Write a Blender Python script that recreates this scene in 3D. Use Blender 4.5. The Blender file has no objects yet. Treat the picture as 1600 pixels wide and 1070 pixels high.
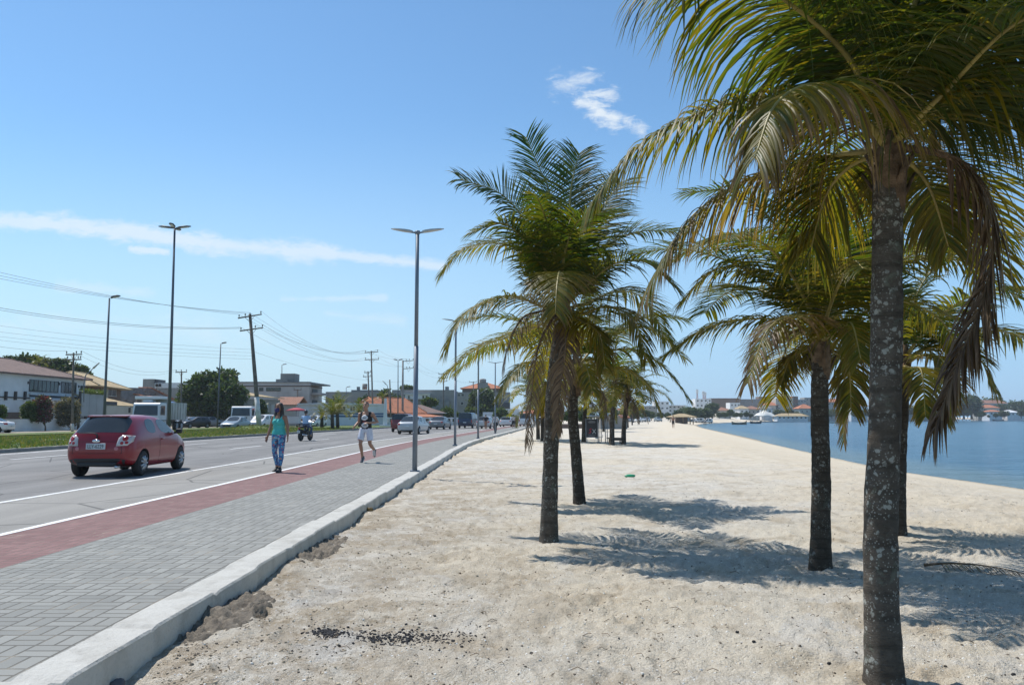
import bpy, bmesh, math, random
import numpy as np
from mathutils import Vector, Matrix, noise
from mathutils.bvhtree import BVHTree
R = math.radians
SC = bpy.context.scene
COL = SC.collection
random.seed(7)

# ------------------------------------------------------------------ camera
F = 1220.0; CAMZ = 1.33; TH = math.atan(117 / F)
SAND = -0.12; SEA = -0.95
cd = bpy.data.cameras.new('camera'); cam = bpy.data.objects.new('camera', cd); COL.objects.link(cam)
cd.sensor_width = 36; cd.lens = 36 * F / 1600; cd.clip_start = 0.05; cd.clip_end = 6000
cam.location = (0, 0, CAMZ); cam.rotation_euler = (math.pi / 2 + TH, 0, 0)
SC.camera = cam
def ray(px, py):
    u = (px - 800) / F; v = (535 - py) / F
    return Vector((u, math.cos(TH) - v * math.sin(TH), math.sin(TH) + v * math.cos(TH)))
def P(px, py, d):
    r = ray(px, py); return Vector((0, 0, CAMZ)) + r * (d / r.y)
def G(px, py, z=0.0):
    r = ray(px, py); return Vector((0, 0, CAMZ)) + r * ((z - CAMZ) / r.z)

# ------------------------------------------------------------------ node helpers
def nd(nt, t, **kw):
    n = nt.nodes.new(t)
    for k, v in kw.items():
        if k.startswith('i_'):
            n.inputs[int(k[2:])].default_value = v
        else:
            setattr(n, k, v)
    return n
def mth(nt, op, a, b=None, c=None, clamp=False):
    n = nt.nodes.new('ShaderNodeMath'); n.operation = op; n.use_clamp = clamp
    for i, v in enumerate((a, b, c)):
        if v is None: continue
        if isinstance(v, (int, float)): n.inputs[i].default_value = v
        else: nt.links.new(v, n.inputs[i])
    return n.outputs[0]
def sstep(nt, v, lo, hi):
    n = nt.nodes.new('ShaderNodeMapRange'); n.interpolation_type = 'SMOOTHSTEP'
    nt.links.new(v, n.inputs[0]); n.inputs[1].default_value = lo; n.inputs[2].default_value = hi
    return n.outputs[0]
def mixc(nt, f, a, b, bt='MIX'):
    n = nt.nodes.new('ShaderNodeMix'); n.data_type = 'RGBA'; n.blend_type = bt
    for i, v in ((0, f), (6, a), (7, b)):
        if isinstance(v, (int, float)): n.inputs[i].default_value = v
        elif isinstance(v, (tuple, list)): n.inputs[i].default_value = tuple(v)[:3] + (1,)
        else: nt.links.new(v, n.inputs[i])
    return n.outputs[2]
def noi(nt, vec, scale, detail=4, rough=.55, dist=0):
    n = nt.nodes.new('ShaderNodeTexNoise'); n.inputs['Scale'].default_value = scale
    n.inputs['Detail'].default_value = detail; n.inputs['Roughness'].default_value = rough
    n.inputs['Distortion'].default_value = dist
    if vec is not None: nt.links.new(vec, n.inputs['Vector'])
    return n.outputs['Fac']
def vor(nt, vec, scale, feature='F1', rnd=1.0):
    n = nt.nodes.new('ShaderNodeTexVoronoi'); n.feature = feature
    n.inputs['Scale'].default_value = scale; n.inputs['Randomness'].default_value = rnd
    nt.links.new(vec, n.inputs['Vector'])
    return n
def bump(nt, h, strength=.5, dist=.02, normal=None):
    n = nt.nodes.new('ShaderNodeBump'); n.inputs['Strength'].default_value = strength
    n.inputs['Distance'].default_value = dist
    nt.links.new(h, n.inputs['Height'])
    if normal is not None: nt.links.new(normal, n.inputs['Normal'])
    return n.outputs[0]
def newmat(name):
    m = bpy.data.materials.new(name); m.use_nodes = True
    nt = m.node_tree; bs = nt.nodes['Principled BSDF']
    tc = nt.nodes.new('ShaderNodeTexCoord')
    return m, nt, bs, tc
_mc = {}
def M(name, col, rough=.6, metal=0., var=.12, scale=4., bmp=0., dirt=None, dirt_amt=0., spec=.5, coat=0., bscale=None):
    """plain painted / cast / woven surface with noise variation"""
    if name in _mc: return _mc[name]
    m, nt, bs, tc = newmat(name)
    v = tc.outputs['Object']
    n = noi(nt, v, scale, 5)
    lo = tuple(c * (1 - var) for c in col); hi = tuple(min(1, c * (1 + var)) for c in col)
    c = mixc(nt, sstep(nt, n, .3, .7), lo, hi)
    if dirt is not None:
        n2 = noi(nt, v, scale * .35, 6, .65)
        c = mixc(nt, mth(nt, 'MULTIPLY', sstep(nt, n2, .45, .75), dirt_amt), c, dirt)
    nt.links.new(c, bs.inputs['Base Color'])
    bs.inputs['Roughness'].default_value = rough; bs.inputs['Metallic'].default_value = metal
    bs.inputs['Specular IOR Level'].default_value = spec
    bs.inputs['Coat Weight'].default_value = coat; bs.inputs['Coat Roughness'].default_value = .05
    if bmp:
        nt.links.new(bump(nt, noi(nt, v, bscale or scale * 6, 4), bmp, .02), bs.inputs['Normal'])
    _mc[name] = m
    return m

# ------------------------------------------------------------------ object helpers
def tag(o, label=None, cat=None, group=None, kind=None):
    if label: o['label'] = label
    if cat: o['category'] = cat
    if group: o['group'] = group
    if kind: o['kind'] = kind
    return o
def empty(name, loc, label, cat, group=None, rz=0.0):
    o = bpy.data.objects.new(name, None); COL.objects.link(o)
    o.empty_display_size = .2
    o.location = loc; o.rotation_euler = (0, 0, rz)
    return tag(o, label, cat, group)
def mesh_obj(name, me, parent=None, mat=None):
    o = bpy.data.objects.new(name, me); COL.objects.link(o)
    if parent is not None: o.parent = parent
    if mat is not None:
        me.materials.clear(); me.materials.append(mat)
    return o
def copy_tree(o, parent=None):
    c = o.copy(); COL.objects.link(c)
    if parent is not None: c.parent = parent
    for ch in list(o.children): copy_tree(ch, c)
    return c
def frame_of(t, hint=Vector((0, 0, 1))):
    t = t.normalized()
    if abs(t.dot(hint)) > .97: hint = Vector((0, 1, 0))
    a = t.cross(hint).normalized(); b = a.cross(t).normalized()
    return a, b
class MB:
    def __init__(s): s.v = []; s.f = []; s.c = []; s.sm = []
    def add(s, vs, fs, smooth=False):
        n = len(s.v); s.v.extend([tuple(v) for v in vs])
        for f in fs: s.f.append(tuple(i + n for i in f)); s.sm.append(smooth)
    def box(s, c, d, rz=0, bevel=0.0, M4=None):
        x, y, z = d[0] / 2, d[1] / 2, d[2] / 2
        if bevel > 0:
            b = min(bevel, x * .9, y * .9, z * .9)
            bm = bmesh.new(); bmesh.ops.create_cube(bm, size=1)
            for v in bm.verts: v.co = Vector((v.co.x * d[0], v.co.y * d[1], v.co.z * d[2]))
            bmesh.ops.bevel(bm, geom=bm.edges[:], offset=b, segments=2, affect='EDGES', profile=.5)
            vs = [v.co.copy() for v in bm.verts]; bm.verts.index_update()
            fs = [[v.index for v in f.verts] for f in bm.faces]; bm.free()
        else:
            vs = [Vector((sx * x, sy * y, sz * z)) for sz in (-1, 1) for sy in (-1, 1) for sx in (-1, 1)]
            fs = [(0, 2, 3, 1), (4, 5, 7, 6), (0, 1, 5, 4), (2, 6, 7, 3), (0, 4, 6, 2), (1, 3, 7, 5)]
        if M4 is not None: vs = [M4 @ v for v in vs]
        if rz: rm = Matrix.Rotation(rz, 3, 'Z'); vs = [rm @ v for v in vs]
        c = Vector(c)
        s.add([v + c for v in vs], fs); return s
    def b2(s, x0, x1, y0, y1, z0, z1, bevel=0.0):
        return s.box(((x0 + x1) / 2, (y0 + y1) / 2, (z0 + z1) / 2), (x1 - x0, y1 - y0, z1 - z0), bevel=bevel)
    def tube(s, pts, rad, n=8, cap=True, sx=1.0, smooth=True, hint=Vector((0, 0, 1))):
        pts = [Vector(p) for p in pts]; m = len(pts)
        if not hasattr(rad, '__len__'): rad = [rad] * m
        vs = []; a = None
        for i, p in enumerate(pts):
            t = (pts[min(i + 1, m - 1)] - pts[max(i - 1, 0)])
            if a is None: a, b = frame_of(t, hint)
            else:
                t = t.normalized(); a = (a - t * a.dot(t)).normalized(); b = a.cross(t)
            r = rad[i]
            rx, ry = (r if hasattr(r, '__len__') else (r * sx, r))
            for k in range(n):
                an = 2 * math.pi * k / n
                vs.append(p + a * (math.cos(an) * rx) + b * (math.sin(an) * ry))
        fs = []
        for i in range(m - 1):
            for k in range(n):
                k2 = (k + 1) % n
                fs.append((i * n + k, i * n + k2, (i + 1) * n + k2, (i + 1) * n + k))
        if cap:
            fs.append(tuple(range(n - 1, -1, -1))); fs.append(tuple((m - 1) * n + k for k in range(n)))
        s.add(vs, fs, smooth); return s
    def ball(s, c, r, nu=10, nv=7, smooth=True):
        c = Vector(c); rx, ry, rz = (r if hasattr(r, '__len__') else (r, r, r))
        vs = [c + Vector((0, 0, -rz))]
        for j in range(1, nv):
            ph = -math.pi / 2 + math.pi * j / nv
            for k in range(nu):
                a = 2 * math.pi * k / nu
                vs.append(c + Vector((math.cos(ph) * math.cos(a) * rx, math.cos(ph) * math.sin(a) * ry, math.sin(ph) * rz)))
        vs.append(c + Vector((0, 0, rz))); fs = []
        for k in range(nu): fs.append((0, 1 + (k + 1) % nu, 1 + k))
        for j in range(nv - 2):
            for k in range(nu):
                a = 1 + j * nu; fs.append((a + k, a + (k + 1) % nu, a + nu + (k + 1) % nu, a + nu + k))
        L = len(vs) - 1; a = 1 + (nv - 2) * nu
        for k in range(nu): fs.append((a + k, a + (k + 1) % nu, L))
        s.add(vs, fs, smooth); return s
    def prism(s, poly, axis, a0, a1):
        """poly: 2-D outline; axis 'x','y' or 'z' = extrusion axis"""
        def m(p, a):
            return {'x': (a, p[0], p[1]), 'y': (p[0], a, p[1]), 'z': (p[0], p[1], a)}[axis]
        n = len(poly); vs = [m(p, a0) for p in poly] + [m(p, a1) for p in poly]
        fs = [tuple(range(n - 1, -1, -1)), tuple(range(n, 2 * n))]
        for k in range(n): fs.append((k, (k + 1) % n, n + (k + 1) % n, n + k))
        s.add(vs, fs); return s
    def lathe(s, prof, c=(0, 0, 0), n=20, axis='x', smooth=True):
        """prof: (radius, along)"""
        c = Vector(c); vs = []
        for r, a in prof:
            for k in range(n):
                an = 2 * math.pi * k / n; u, w = math.cos(an) * r, math.sin(an) * r
                vs.append(c + Vector({'x': (a, u, w), 'y': (u, a, w), 'z': (u, w, a)}[axis]))
        fs = []
        for i in range(len(prof) - 1):
            for k in range(n): fs.append((i * n + k, i * n + (k + 1) % n, (i + 1) * n + (k + 1) % n, (i + 1) * n + k))
        fs.append(tuple(range(n - 1, -1, -1))); fs.append(tuple((len(prof) - 1) * n + k for k in range(n)))
        s.add(vs, fs, smooth); return s
    def build(s, name, mat, parent=None, label=None, off=None, fix=True):
        me = bpy.data.meshes.new(name)
        vs = s.v if off is None else [(v[0] - off[0], v[1] - off[1], v[2] - off[2]) for v in s.v]
        me.from_pydata(vs, [], s.f)
        me.polygons.foreach_set('use_smooth', s.sm)
        if s.c:
            ca = me.color_attributes.new('Col', 'FLOAT_COLOR', 'POINT')
            ca.data.foreach_set('color', np.array(s.c, dtype=np.float32).ravel())
        if fix and len(s.f) < 30000:
            bm = bmesh.new(); bm.from_mesh(me); bmesh.ops.recalc_face_normals(bm, faces=bm.faces); bm.to_mesh(me); bm.free()
        me.update()
        o = mesh_obj(name, me, parent, mat)
        if label: o['label'] = label
        return o
def eval_mesh(o):
    dg = bpy.context.evaluated_depsgraph_get()
    me = bpy.data.meshes.new_from_object(o.evaluated_get(dg), depsgraph=dg)
    return me
def catmull(pts, n):
    """smooth curve through points"""
    pts = [Vector(p) for p in pts]
    q = [pts[0] * 2 - pts[1]] + pts + [pts[-1] * 2 - pts[-2]]
    segs = len(pts) - 1; out = []
    for i in range(n):
        t = i / (n - 1) * segs; k = min(int(t), segs - 1); u = t - k
        a, b, c, d = q[k:k + 4]
        out.append(.5 * ((2 * b) + (c - a) * u + (2 * a - 5 * b + 4 * c - d) * u * u + (3 * b - a - 3 * c + d) * u ** 3))
    return out
def text_mesh(name, body, size, mat, parent, loc, rot, align='CENTER', extrude=.002, sx=1.0, shear=0.0):
    cu = bpy.data.curves.new(name, 'FONT'); cu.body = body; cu.size = size; cu.extrude = extrude
    cu.align_x = align; cu.align_y = 'CENTER'; cu.shear = shear
    o = bpy.data.objects.new(name, cu); COL.objects.link(o)
    me = eval_mesh(o); bpy.data.objects.remove(o); me.name = name
    o = mesh_obj(name, me, parent, mat); o.location = loc; o.rotation_euler = rot; o.scale = (sx, 1, 1)
    return o

# ------------------------------------------------------------------ light, sky, clouds
SUN = Vector((-.47, .38, 1.0)).normalized()      # direction towards the sun
EL = math.asin(SUN.z)
ld = bpy.data.lights.new('sun', 'SUN'); ld.energy = 4.8; ld.angle = R(.53); ld.color = (1, .955, .89)
so = bpy.data.objects.new('sun', ld); COL.objects.link(so); so.location = SUN * 50
so.rotation_euler = SUN.to_track_quat('Z', 'Y').to_euler()
w = bpy.data.worlds.new('World'); SC.world = w; w.use_nodes = True
nt = w.node_tree; bg = nt.nodes['Background']
sky = nt.nodes.new('ShaderNodeTexSky'); sky.sky_type = 'NISHITA'; sky.sun_disc = False
sky.sun_elevation = EL; sky.sun_rotation = math.atan2(SUN.x, SUN.y)
sky.altitude = 0; sky.air_density = 1.0; sky.dust_density = .1; sky.ozone_density = 3.0
tc = nt.nodes.new('ShaderNodeTexCoord')
sep = nt.nodes.new('ShaderNodeSeparateXYZ'); nt.links.new(tc.outputs['Generated'], sep.inputs[0])
X, Y, Z = sep.outputs
yy = mth(nt, 'MAXIMUM', Y, .05)
U = mth(nt, 'DIVIDE', X, yy); W = mth(nt, 'DIVIDE', Z, yy)
cmb = nt.nodes.new('ShaderNodeCombineXYZ'); nt.links.new(U, cmb.inputs[0]); nt.links.new(mth(nt, 'MULTIPLY', W, 2.2), cmb.inputs[1])
uv = cmb.outputs[0]
def uw(px, py):
    r = ray(px, py); return r.x / r.y, r.z / r.y
fb = noi(nt, uv, 11, 10, .62, .8); fb2 = noi(nt, uv, 42, 8, .66, .5)
def blob(x0, y0, x1, y1, th, lo, hi, amp, ka=2.6, kb=1.4):
    """soft streak of cloud between two directions, broken up by noise"""
    (u0, w0), (u1, w1) = uw(x0, y0), uw(x1, y1)
    dx, dw = u1 - u0, w1 - w0; L = math.hypot(dx, dw)
    a = mth(nt, 'ADD', mth(nt, 'MULTIPLY', mth(nt, 'SUBTRACT', U, u0), dx / L), mth(nt, 'MULTIPLY', mth(nt, 'SUBTRACT', W, w0), dw / L))
    b = mth(nt, 'ADD', mth(nt, 'MULTIPLY', mth(nt, 'SUBTRACT', U, u0), -dw / L), mth(nt, 'MULTIPLY', mth(nt, 'SUBTRACT', W, w0), dx / L))
    e = mth(nt, 'SUBTRACT', mth(nt, 'ABSOLUTE', mth(nt, 'SUBTRACT', a, L / 2)), L / 2)
    e = mth(nt, 'MAXIMUM', e, 0.0)
    d = mth(nt, 'SQRT', mth(nt, 'ADD', mth(nt, 'MULTIPLY', e, e), mth(nt, 'MULTIPLY', b, b)))
    d = mth(nt, 'DIVIDE', d, th / F)
    v = mth(nt, 'SUBTRACT', mth(nt, 'ADD', mth(nt, 'MULTIPLY_ADD', fb, ka, -.5 * ka), mth(nt, 'MULTIPLY_ADD', fb2, kb, 1.15 - .5 * kb)), d)
    return mth(nt, 'MULTIPLY', sstep(nt, v, lo, hi), amp)
cl = None
for args in ((-250, 326, 60, 348, 24, .3, 1.0, .66, 1.5, 1.1), (60, 348, 330, 380, 27, .3, 1.0, .70, 1.5, 1.1), (330, 382, 520, 396, 27, .3, 1.05, .66, 1.5, 1.1), (500, 394, 690, 416, 15, .3, 1.0, .6, 1.4, 1.),
             (205, 389, 262, 393, 10, .2, .9, .66),
             (872, 136, 922, 128, 24, .1, 1.9, .62, 2.2, 4.2), (918, 151, 952, 147, 16, .0, 1.5, .8, 1.6, 3.6), (908, 160, 924, 166, 15, .0, 1.4, .85, 1.4, 3.4), (928, 168, 957, 188, 21, .0, 1.25, .95, 1.2, 2.8), (978, 190, 1002, 204, 15, .1, 1.6, .7, 1.4, 3.6),
             (440, 468, 600, 466, 9, .3, 1.2, .34), (90, 448, 240, 458, 14, .3, 1.4, .3), (-100, 505, 420, 520, 40, .4, 1.8, .28), (510, 490, 630, 502, 12, .3, 1.4, .24), (560, 560, 900, 575, 30, .4, 2., .22)):
    b = blob(*args)
    cl = b if cl is None else mth(nt, 'MAXIMUM', cl, b)
hz = sstep(nt, W, .42, -.03)      # pale sea air low over the horizon, bluer over the bay
low = mixc(nt, sstep(nt, U, -.45, .55), (4.3, 5.85, 6.9), (2.7, 4.55, 6.9))
skyc = mixc(nt, mth(nt, 'MULTIPLY', hz, .93), mixc(nt, 1.0, sky.outputs[0], (.87, 1.09, 1.14), 'MULTIPLY'), low)
nt.links.new(mixc(nt, mth(nt, 'MULTIPLY', cl, .92), skyc, (6.4, 6.9, 7.3)), bg.inputs[0])
bg.inputs[1].default_value = .136
SC.view_settings.view_transform = 'Standard'; SC.view_settings.look = 'None'
SC.view_settings.exposure = 0.0; SC.view_settings.gamma = 1
SC.cycles.max_bounces = 6; SC.cycles.transparent_max_bounces = 8
SC.cycles.caustics_reflective = False; SC.cycles.caustics_refractive = False

# ------------------------------------------------------------------ the lie of the land
KY = np.array([-40, 0, 20, 34, 42, 49, 60, 81, 110, 135, 200, 300, 600, 1200.])
KX = np.array([-2.6, -2.55, -2.5, -2.58, -2.45, -2.1, -1.35, .05, 2.0, 3.8, 9, 20, 60, 140.])
def kx(y):
    # smooth interpolation of the kerb line
    t = np.asarray(y, dtype=float)
    acc = 0
    for o, wt in ((-4, .2), (-2, .2), (0, .2), (2, .2), (4, .2)): acc = acc + wt * np.interp(t + o, KY, KX)
    return acc
shore_px = [(1600, 760), (1415, 735), (1270, 705), (1200, 690), (1140, 677), (1100, 668.5), (1089, 664.5), (1100, 661.5), (1180, 658.6), (1300, 656.6), (1450, 655.3), (1600, 654.3), (1800, 653.6)]
SHORE = [(15.0, -90.), (16.0, 0.), (16.3, 15.)] + [(G(a, b, SEA).x, G(a, b, SEA).y) for a, b in shore_px]
SHORE += [(1500, SHORE[-1][1] + 100)]
_poly = np.array(SHORE + [(1500, 6000), (-6000, 6000), (-6000, -90)])
_seg = np.array(SHORE)
def shore_dist(x, y):
    d = np.full(x.shape, 1e9)
    for (ax, ay), (bx, by) in zip(_seg[:-1], _seg[1:]):
        dx, dy = bx - ax, by - ay; t = np.clip(((x - ax) * dx + (y - ay) * dy) / (dx * dx + dy * dy), 0, 1)
        d = np.minimum(d, np.hypot(x - ax - t * dx, y - ay - t * dy))
    ins = np.zeros(x.shape, bool); n = len(_poly)
    for i in range(n):
        (ax, ay), (bx, by) = _poly[i], _poly[(i + 1) % n]
        if ay == by: continue
        c = ((ay > y) != (by > y)) & (x < (bx - ax) * (y - ay) / (by - ay) + ax)
        ins ^= c
    return np.where(ins, d, -d)
def smst(a, b, t):
    t = np.clip((t - a) / (b - a), 0, 1); return t * t * (3 - 2 * t)
def base_h(x, y):
    d = shore_dist(x, y)
    h = SAND + (SEA - SAND) * (1 - smst(0, 8.5, d))
    h = np.where(d < 0, SEA + np.maximum(d * .07, -3), h)
    far = smst(230, 420, np.hypot(x, y)) * smst(2, 30, d)       # the town shore rises a little
    return h + far * 1.6
def sand_z(x, y):
    return float(base_h(np.array([float(x)]), np.array([float(y)]))[0])
def GS(px, py):
    """ground point on the sand under a pixel"""
    z = SAND
    for _ in range(6):
        p = G(px, py, z); z = sand_z(p.x, p.y)
    return G(px, py, z)
# ------------------------------------------------------------------ ground materials
def mat_sand():
    m, nt, bs, tc = newmat('sand'); v = tc.outputs['Object']
    big = noi(nt, v, .22, 5, .6); mid = noi(nt, v, 1.3, 6, .62, .6); fine = noi(nt, v, 55, 3, .7); grit = noi(nt, v, 160, 2, .7)
    c = mixc(nt, sstep(nt, big, .36, .64), (.66, .62, .54), (.66, .57, .425))
    c = mixc(nt, mth(nt, 'MULTIPLY', sstep(nt, mid, .5, .64), .68), c, (.42, .335, .225))
    # dark soil mixed in by the kerb
    sp = nt.nodes.new('ShaderNodeSeparateXYZ'); nt.links.new(v, sp.inputs[0])
    near = mth(nt, 'MULTIPLY', sstep(nt, sp.outputs[0], 1.6, -2.6), sstep(nt, sp.outputs[1], 45, 10))
    dn = noi(nt, v, 2.6, 7, .68, 1.2)
    c = mixc(nt, mth(nt, 'MULTIPLY', mth(nt, 'MULTIPLY', sstep(nt, dn, .40, .58), near), .85), c, (.32, .25, .165))
    wv = nt.nodes.new('ShaderNodeVectorMath'); wv.operation = 'MULTIPLY'; wv.inputs[1].default_value = (.5, 1.6, 1); nt.links.new(v, wv.inputs[0])
    st = noi(nt, wv.outputs[0], 1.1, 6, .65, .5)
    c = mixc(nt, mth(nt, 'MULTIPLY', sstep(nt, st, .52, .68), .6), c, (.42, .375, .30))
    # crushed shell and dark grit
    sh = vor(nt, v, 48); c = mixc(nt, mth(nt, 'MULTIPLY', mth(nt, 'MULTIPLY', sstep(nt, sh.outputs['Distance'], .30, .16), sstep(nt, mid, .62, .42)), .8), c, (.80, .78, .73))
    dk = vor(nt, v, 27); dk2 = vor(nt, v, 70); c = mixc(nt, mth(nt, 'MULTIPLY', sstep(nt, dk2.outputs['Distance'], .22, .1), .5), c, (.26, .21, .15)); c = mixc(nt, mth(nt, 'MULTIPLY', sstep(nt, dk.outputs['Distance'], .16, .06), .8), c, (.14, .115, .09))
    c = mixc(nt, mth(nt, 'MULTIPLY', sstep(nt, fine, .42, .66), .36), c, (.38, .32, .24))
    c = mixc(nt, mth(nt, 'MULTIPLY', sstep(nt, grit, .6, .42), .3), c, (.74, .7, .62))
    br = mth(nt, 'MULTIPLY', sstep(nt, noi(nt, v, 1.0, 9, .72, 1.4), .47, .60), sstep(nt, noi(nt, v, 13, 5, .7), .36, .6))
    c = mixc(nt, mth(nt, 'MULTIPLY', br, mth(nt, 'MULTIPLY_ADD', near, .5, .28)), c, (.33, .255, .165))
    gw = mth(nt, 'MULTIPLY', sstep(nt, noi(nt, v, .6, 8, .7, 1.), .53, .66), .45)
    c = mixc(nt, gw, c, (.62, .61, .585))
    # smoother warm sand by the water, wet at the very edge
    at = nt.nodes.new('ShaderNodeAttribute'); at.attribute_name = 'shore'
    c = mixc(nt, mth(nt, 'MULTIPLY', sstep(nt, at.outputs['Fac'], 14, 5), .62), c, mixc(nt, fine, (.62, .515, .365), (.74, .635, .47)))
    c = mixc(nt, mth(nt, 'MULTIPLY', sstep(nt, at.outputs['Fac'], 1.2, .25), .8), c, (.25, .19, .12))
    c = mixc(nt, sstep(nt, at.outputs['Fac'], -.1, -3.0), c, (.05, .07, .06))
    nt.links.new(c, bs.inputs['Base Color']); bs.inputs['Roughness'].default_value = .95
    bs.inputs['Specular IOR Level'].default_value = .15
    b1 = bump(nt, mid, .5, .10); b2 = bump(nt, noi(nt, v, 9, 7, .75), .8, .045, b1); b3 = bump(nt, fine, 1.0, .022, b2)
    nt.links.new(b3, bs.inputs['Normal'])
    return m
def mat_asphalt(name, base, worn):
    m, nt, bs, tc = newmat(name); v = tc.outputs['Object']
    wv = nt.nodes.new('ShaderNodeVectorMath'); wv.operation = 'MULTIPLY'; wv.inputs[1].default_value = (1, .12, 1); nt.links.new(v, wv.inputs[0])
    n = noi(nt, wv.outputs[0], .9, 6, .6, .4); n2 = noi(nt, v, 60, 3, .7); n3 = noi(nt, v, .5, 7, .65, 1.0)
    c = mixc(nt, sstep(nt, n, .35, .68), base, worn)
    c = mixc(nt, mth(nt, 'MULTIPLY', sstep(nt, n3, .56, .7), .5), c, tuple(x * .62 for x in base))
    c = mixc(nt, mth(nt, 'MULTIPLY', sstep(nt, n2, .35, .75), .4), c, tuple(x * .5 for x in base))
    cr = vor(nt, v, .35, 'DISTANCE_TO_EDGE'); c = mixc(nt, mth(nt, 'MULTIPLY', sstep(nt, cr.outputs['Distance'], .012, .003), .6), c, (.03, .03, .03))
    nt.links.new(c, bs.inputs['Base Color']); bs.inputs['Roughness'].default_value = .85
    bs.inputs['Specular IOR Level'].default_value = .3
    nt.links.new(bump(nt, n2, .5, .008), bs.inputs['Normal'])
    return m
def mat_paver(name, c0, c1, joint):
    m, nt, bs, tc = newmat(name); v = tc.outputs['Object']
    sp = nt.nodes.new('ShaderNodeSeparateXYZ'); nt.links.new(v, sp.inputs[0])
    S = 1 / .215
    x = mth(nt, 'MULTIPLY', sp.outputs[0], S); y = mth(nt, 'MULTIPLY', sp.outputs[1], S)
    ix = mth(nt, 'FLOOR', x); iy = mth(nt, 'FLOOR', y); fx = mth(nt, 'FRACT', x); fy = mth(nt, 'FRACT', y)
    par = mth(nt, 'FLOORED_MODULO', mth(nt, 'ADD', ix, iy), 2.0)
    a = mth(nt, 'ADD', mth(nt, 'MULTIPLY', fx, par), mth(nt, 'MULTIPLY', fy, mth(nt, 'SUBTRACT', 1.0, par)))
    edge = lambda f: mth(nt, 'MINIMUM', f, mth(nt, 'SUBTRACT', 1.0, f))
    d = mth(nt, 'MINIMUM', mth(nt, 'MINIMUM', edge(fx), edge(fy)), mth(nt, 'ABSOLUTE', mth(nt, 'SUBTRACT', a, .5)))
    j = sstep(nt, d, .018, .05)
    cb = nt.nodes.new('ShaderNodeCombineXYZ'); nt.links.new(ix, cb.inputs[0]); nt.links.new(iy, cb.inputs[1])
    nt.links.new(mth(nt, 'FLOOR', mth(nt, 'MULTIPLY', a, 2)), cb.inputs[2])
    wn = nt.nodes.new('ShaderNodeTexWhiteNoise'); wn.noise_dimensions = '3D'; nt.links.new(cb.outputs[0], wn.inputs['Vector'])
    c = mixc(nt, wn.outputs['Value'], c0, c1)
    g = noi(nt, v, .8, 6, .6); c = mixc(nt, mth(nt, 'MULTIPLY', sstep(nt, g, .45, .75), .28), c, tuple(k * 1.35 for k in c1))
    g2 = noi(nt, v, 70, 3, .7); c = mixc(nt, mth(nt, 'MULTIPLY', g2, .25), c, tuple(k * .55 for k in c0))
    stn = noi(nt, v, .55, 8, .7, .8); c = mixc(nt, mth(nt, 'MULTIPLY', sstep(nt, stn, .52, .7), .3), c, tuple(k * .62 for k in c0))
    dn = noi(nt, v, 2.2, 6, .65)
    jc = mixc(nt, sstep(nt, dn, .5, .72), joint, (.36, .32, .26))
    c = mixc(nt, j, jc, c)
    nt.links.new(c, bs.inputs['Base Color']); bs.inputs['Roughness'].default_value = .88
    bs.inputs['Specular IOR Level'].default_value = .18
    hh = mth(nt, 'ADD', j, mth(nt, 'MULTIPLY', wn.outputs['Value'], .35))
    nt.links.new(bump(nt, g2, .3, .004, bump(nt, hh, .8, .006)), bs.inputs['Normal'])
    return m
def mat_grass():
    m, nt, bs, tc = newmat('grass'); v = tc.outputs['Object']
    n = noi(nt, v, .45, 6, .65); n2 = noi(nt, v, 7, 4, .7)
    c = mixc(nt, sstep(nt, n, .38, .62), (.085, .15, .028), (.17, .20, .045))
    c = mixc(nt, mth(nt, 'MULTIPLY', sstep(nt, noi(nt, v, .9, 6, .7, 1.), .58, .7), .7), c, (.30, .25, .12))
    c = mixc(nt, mth(nt, 'MULTIPLY', n2, .4), c, (.05, .08, .02))
    nt.links.new(c, bs.inputs['Base Color']); bs.inputs['Roughness'].default_value = .9
    nt.links.new(bump(nt, n2, 1.0, .12), bs.inputs['Normal'])
    return m
def mat_concrete(name, col, stain, amt=.6, crack=True):
    m, nt, bs, tc = newmat(name); v = tc.outputs['Object']
    n = noi(nt, v, 3.2, 7, .65, .4); n2 = noi(nt, v, 45, 4, .7); n3 = noi(nt, v, 11, 5, .7)
    c = mixc(nt, mth(nt, 'MULTIPLY', sstep(nt, n, .42, .72), amt), col, stain)
    c = mixc(nt, mth(nt, 'MULTIPLY', sstep(nt, n2, .5, .75), .35), c, tuple(x * .5 for x in col))
    c = mixc(nt, mth(nt, 'MULTIPLY', sstep(nt, n3, .6, .72), .5), c, tuple(min(1, x * 1.25) for x in col))
    nt.links.new(c, bs.inputs['Base Color']); bs.inputs['Roughness'].default_value = .88
    nt.links.new(bump(nt, n2, .6, .01, bump(nt, n3, .6, .025)), bs.inputs['Normal'])
    return m
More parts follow.
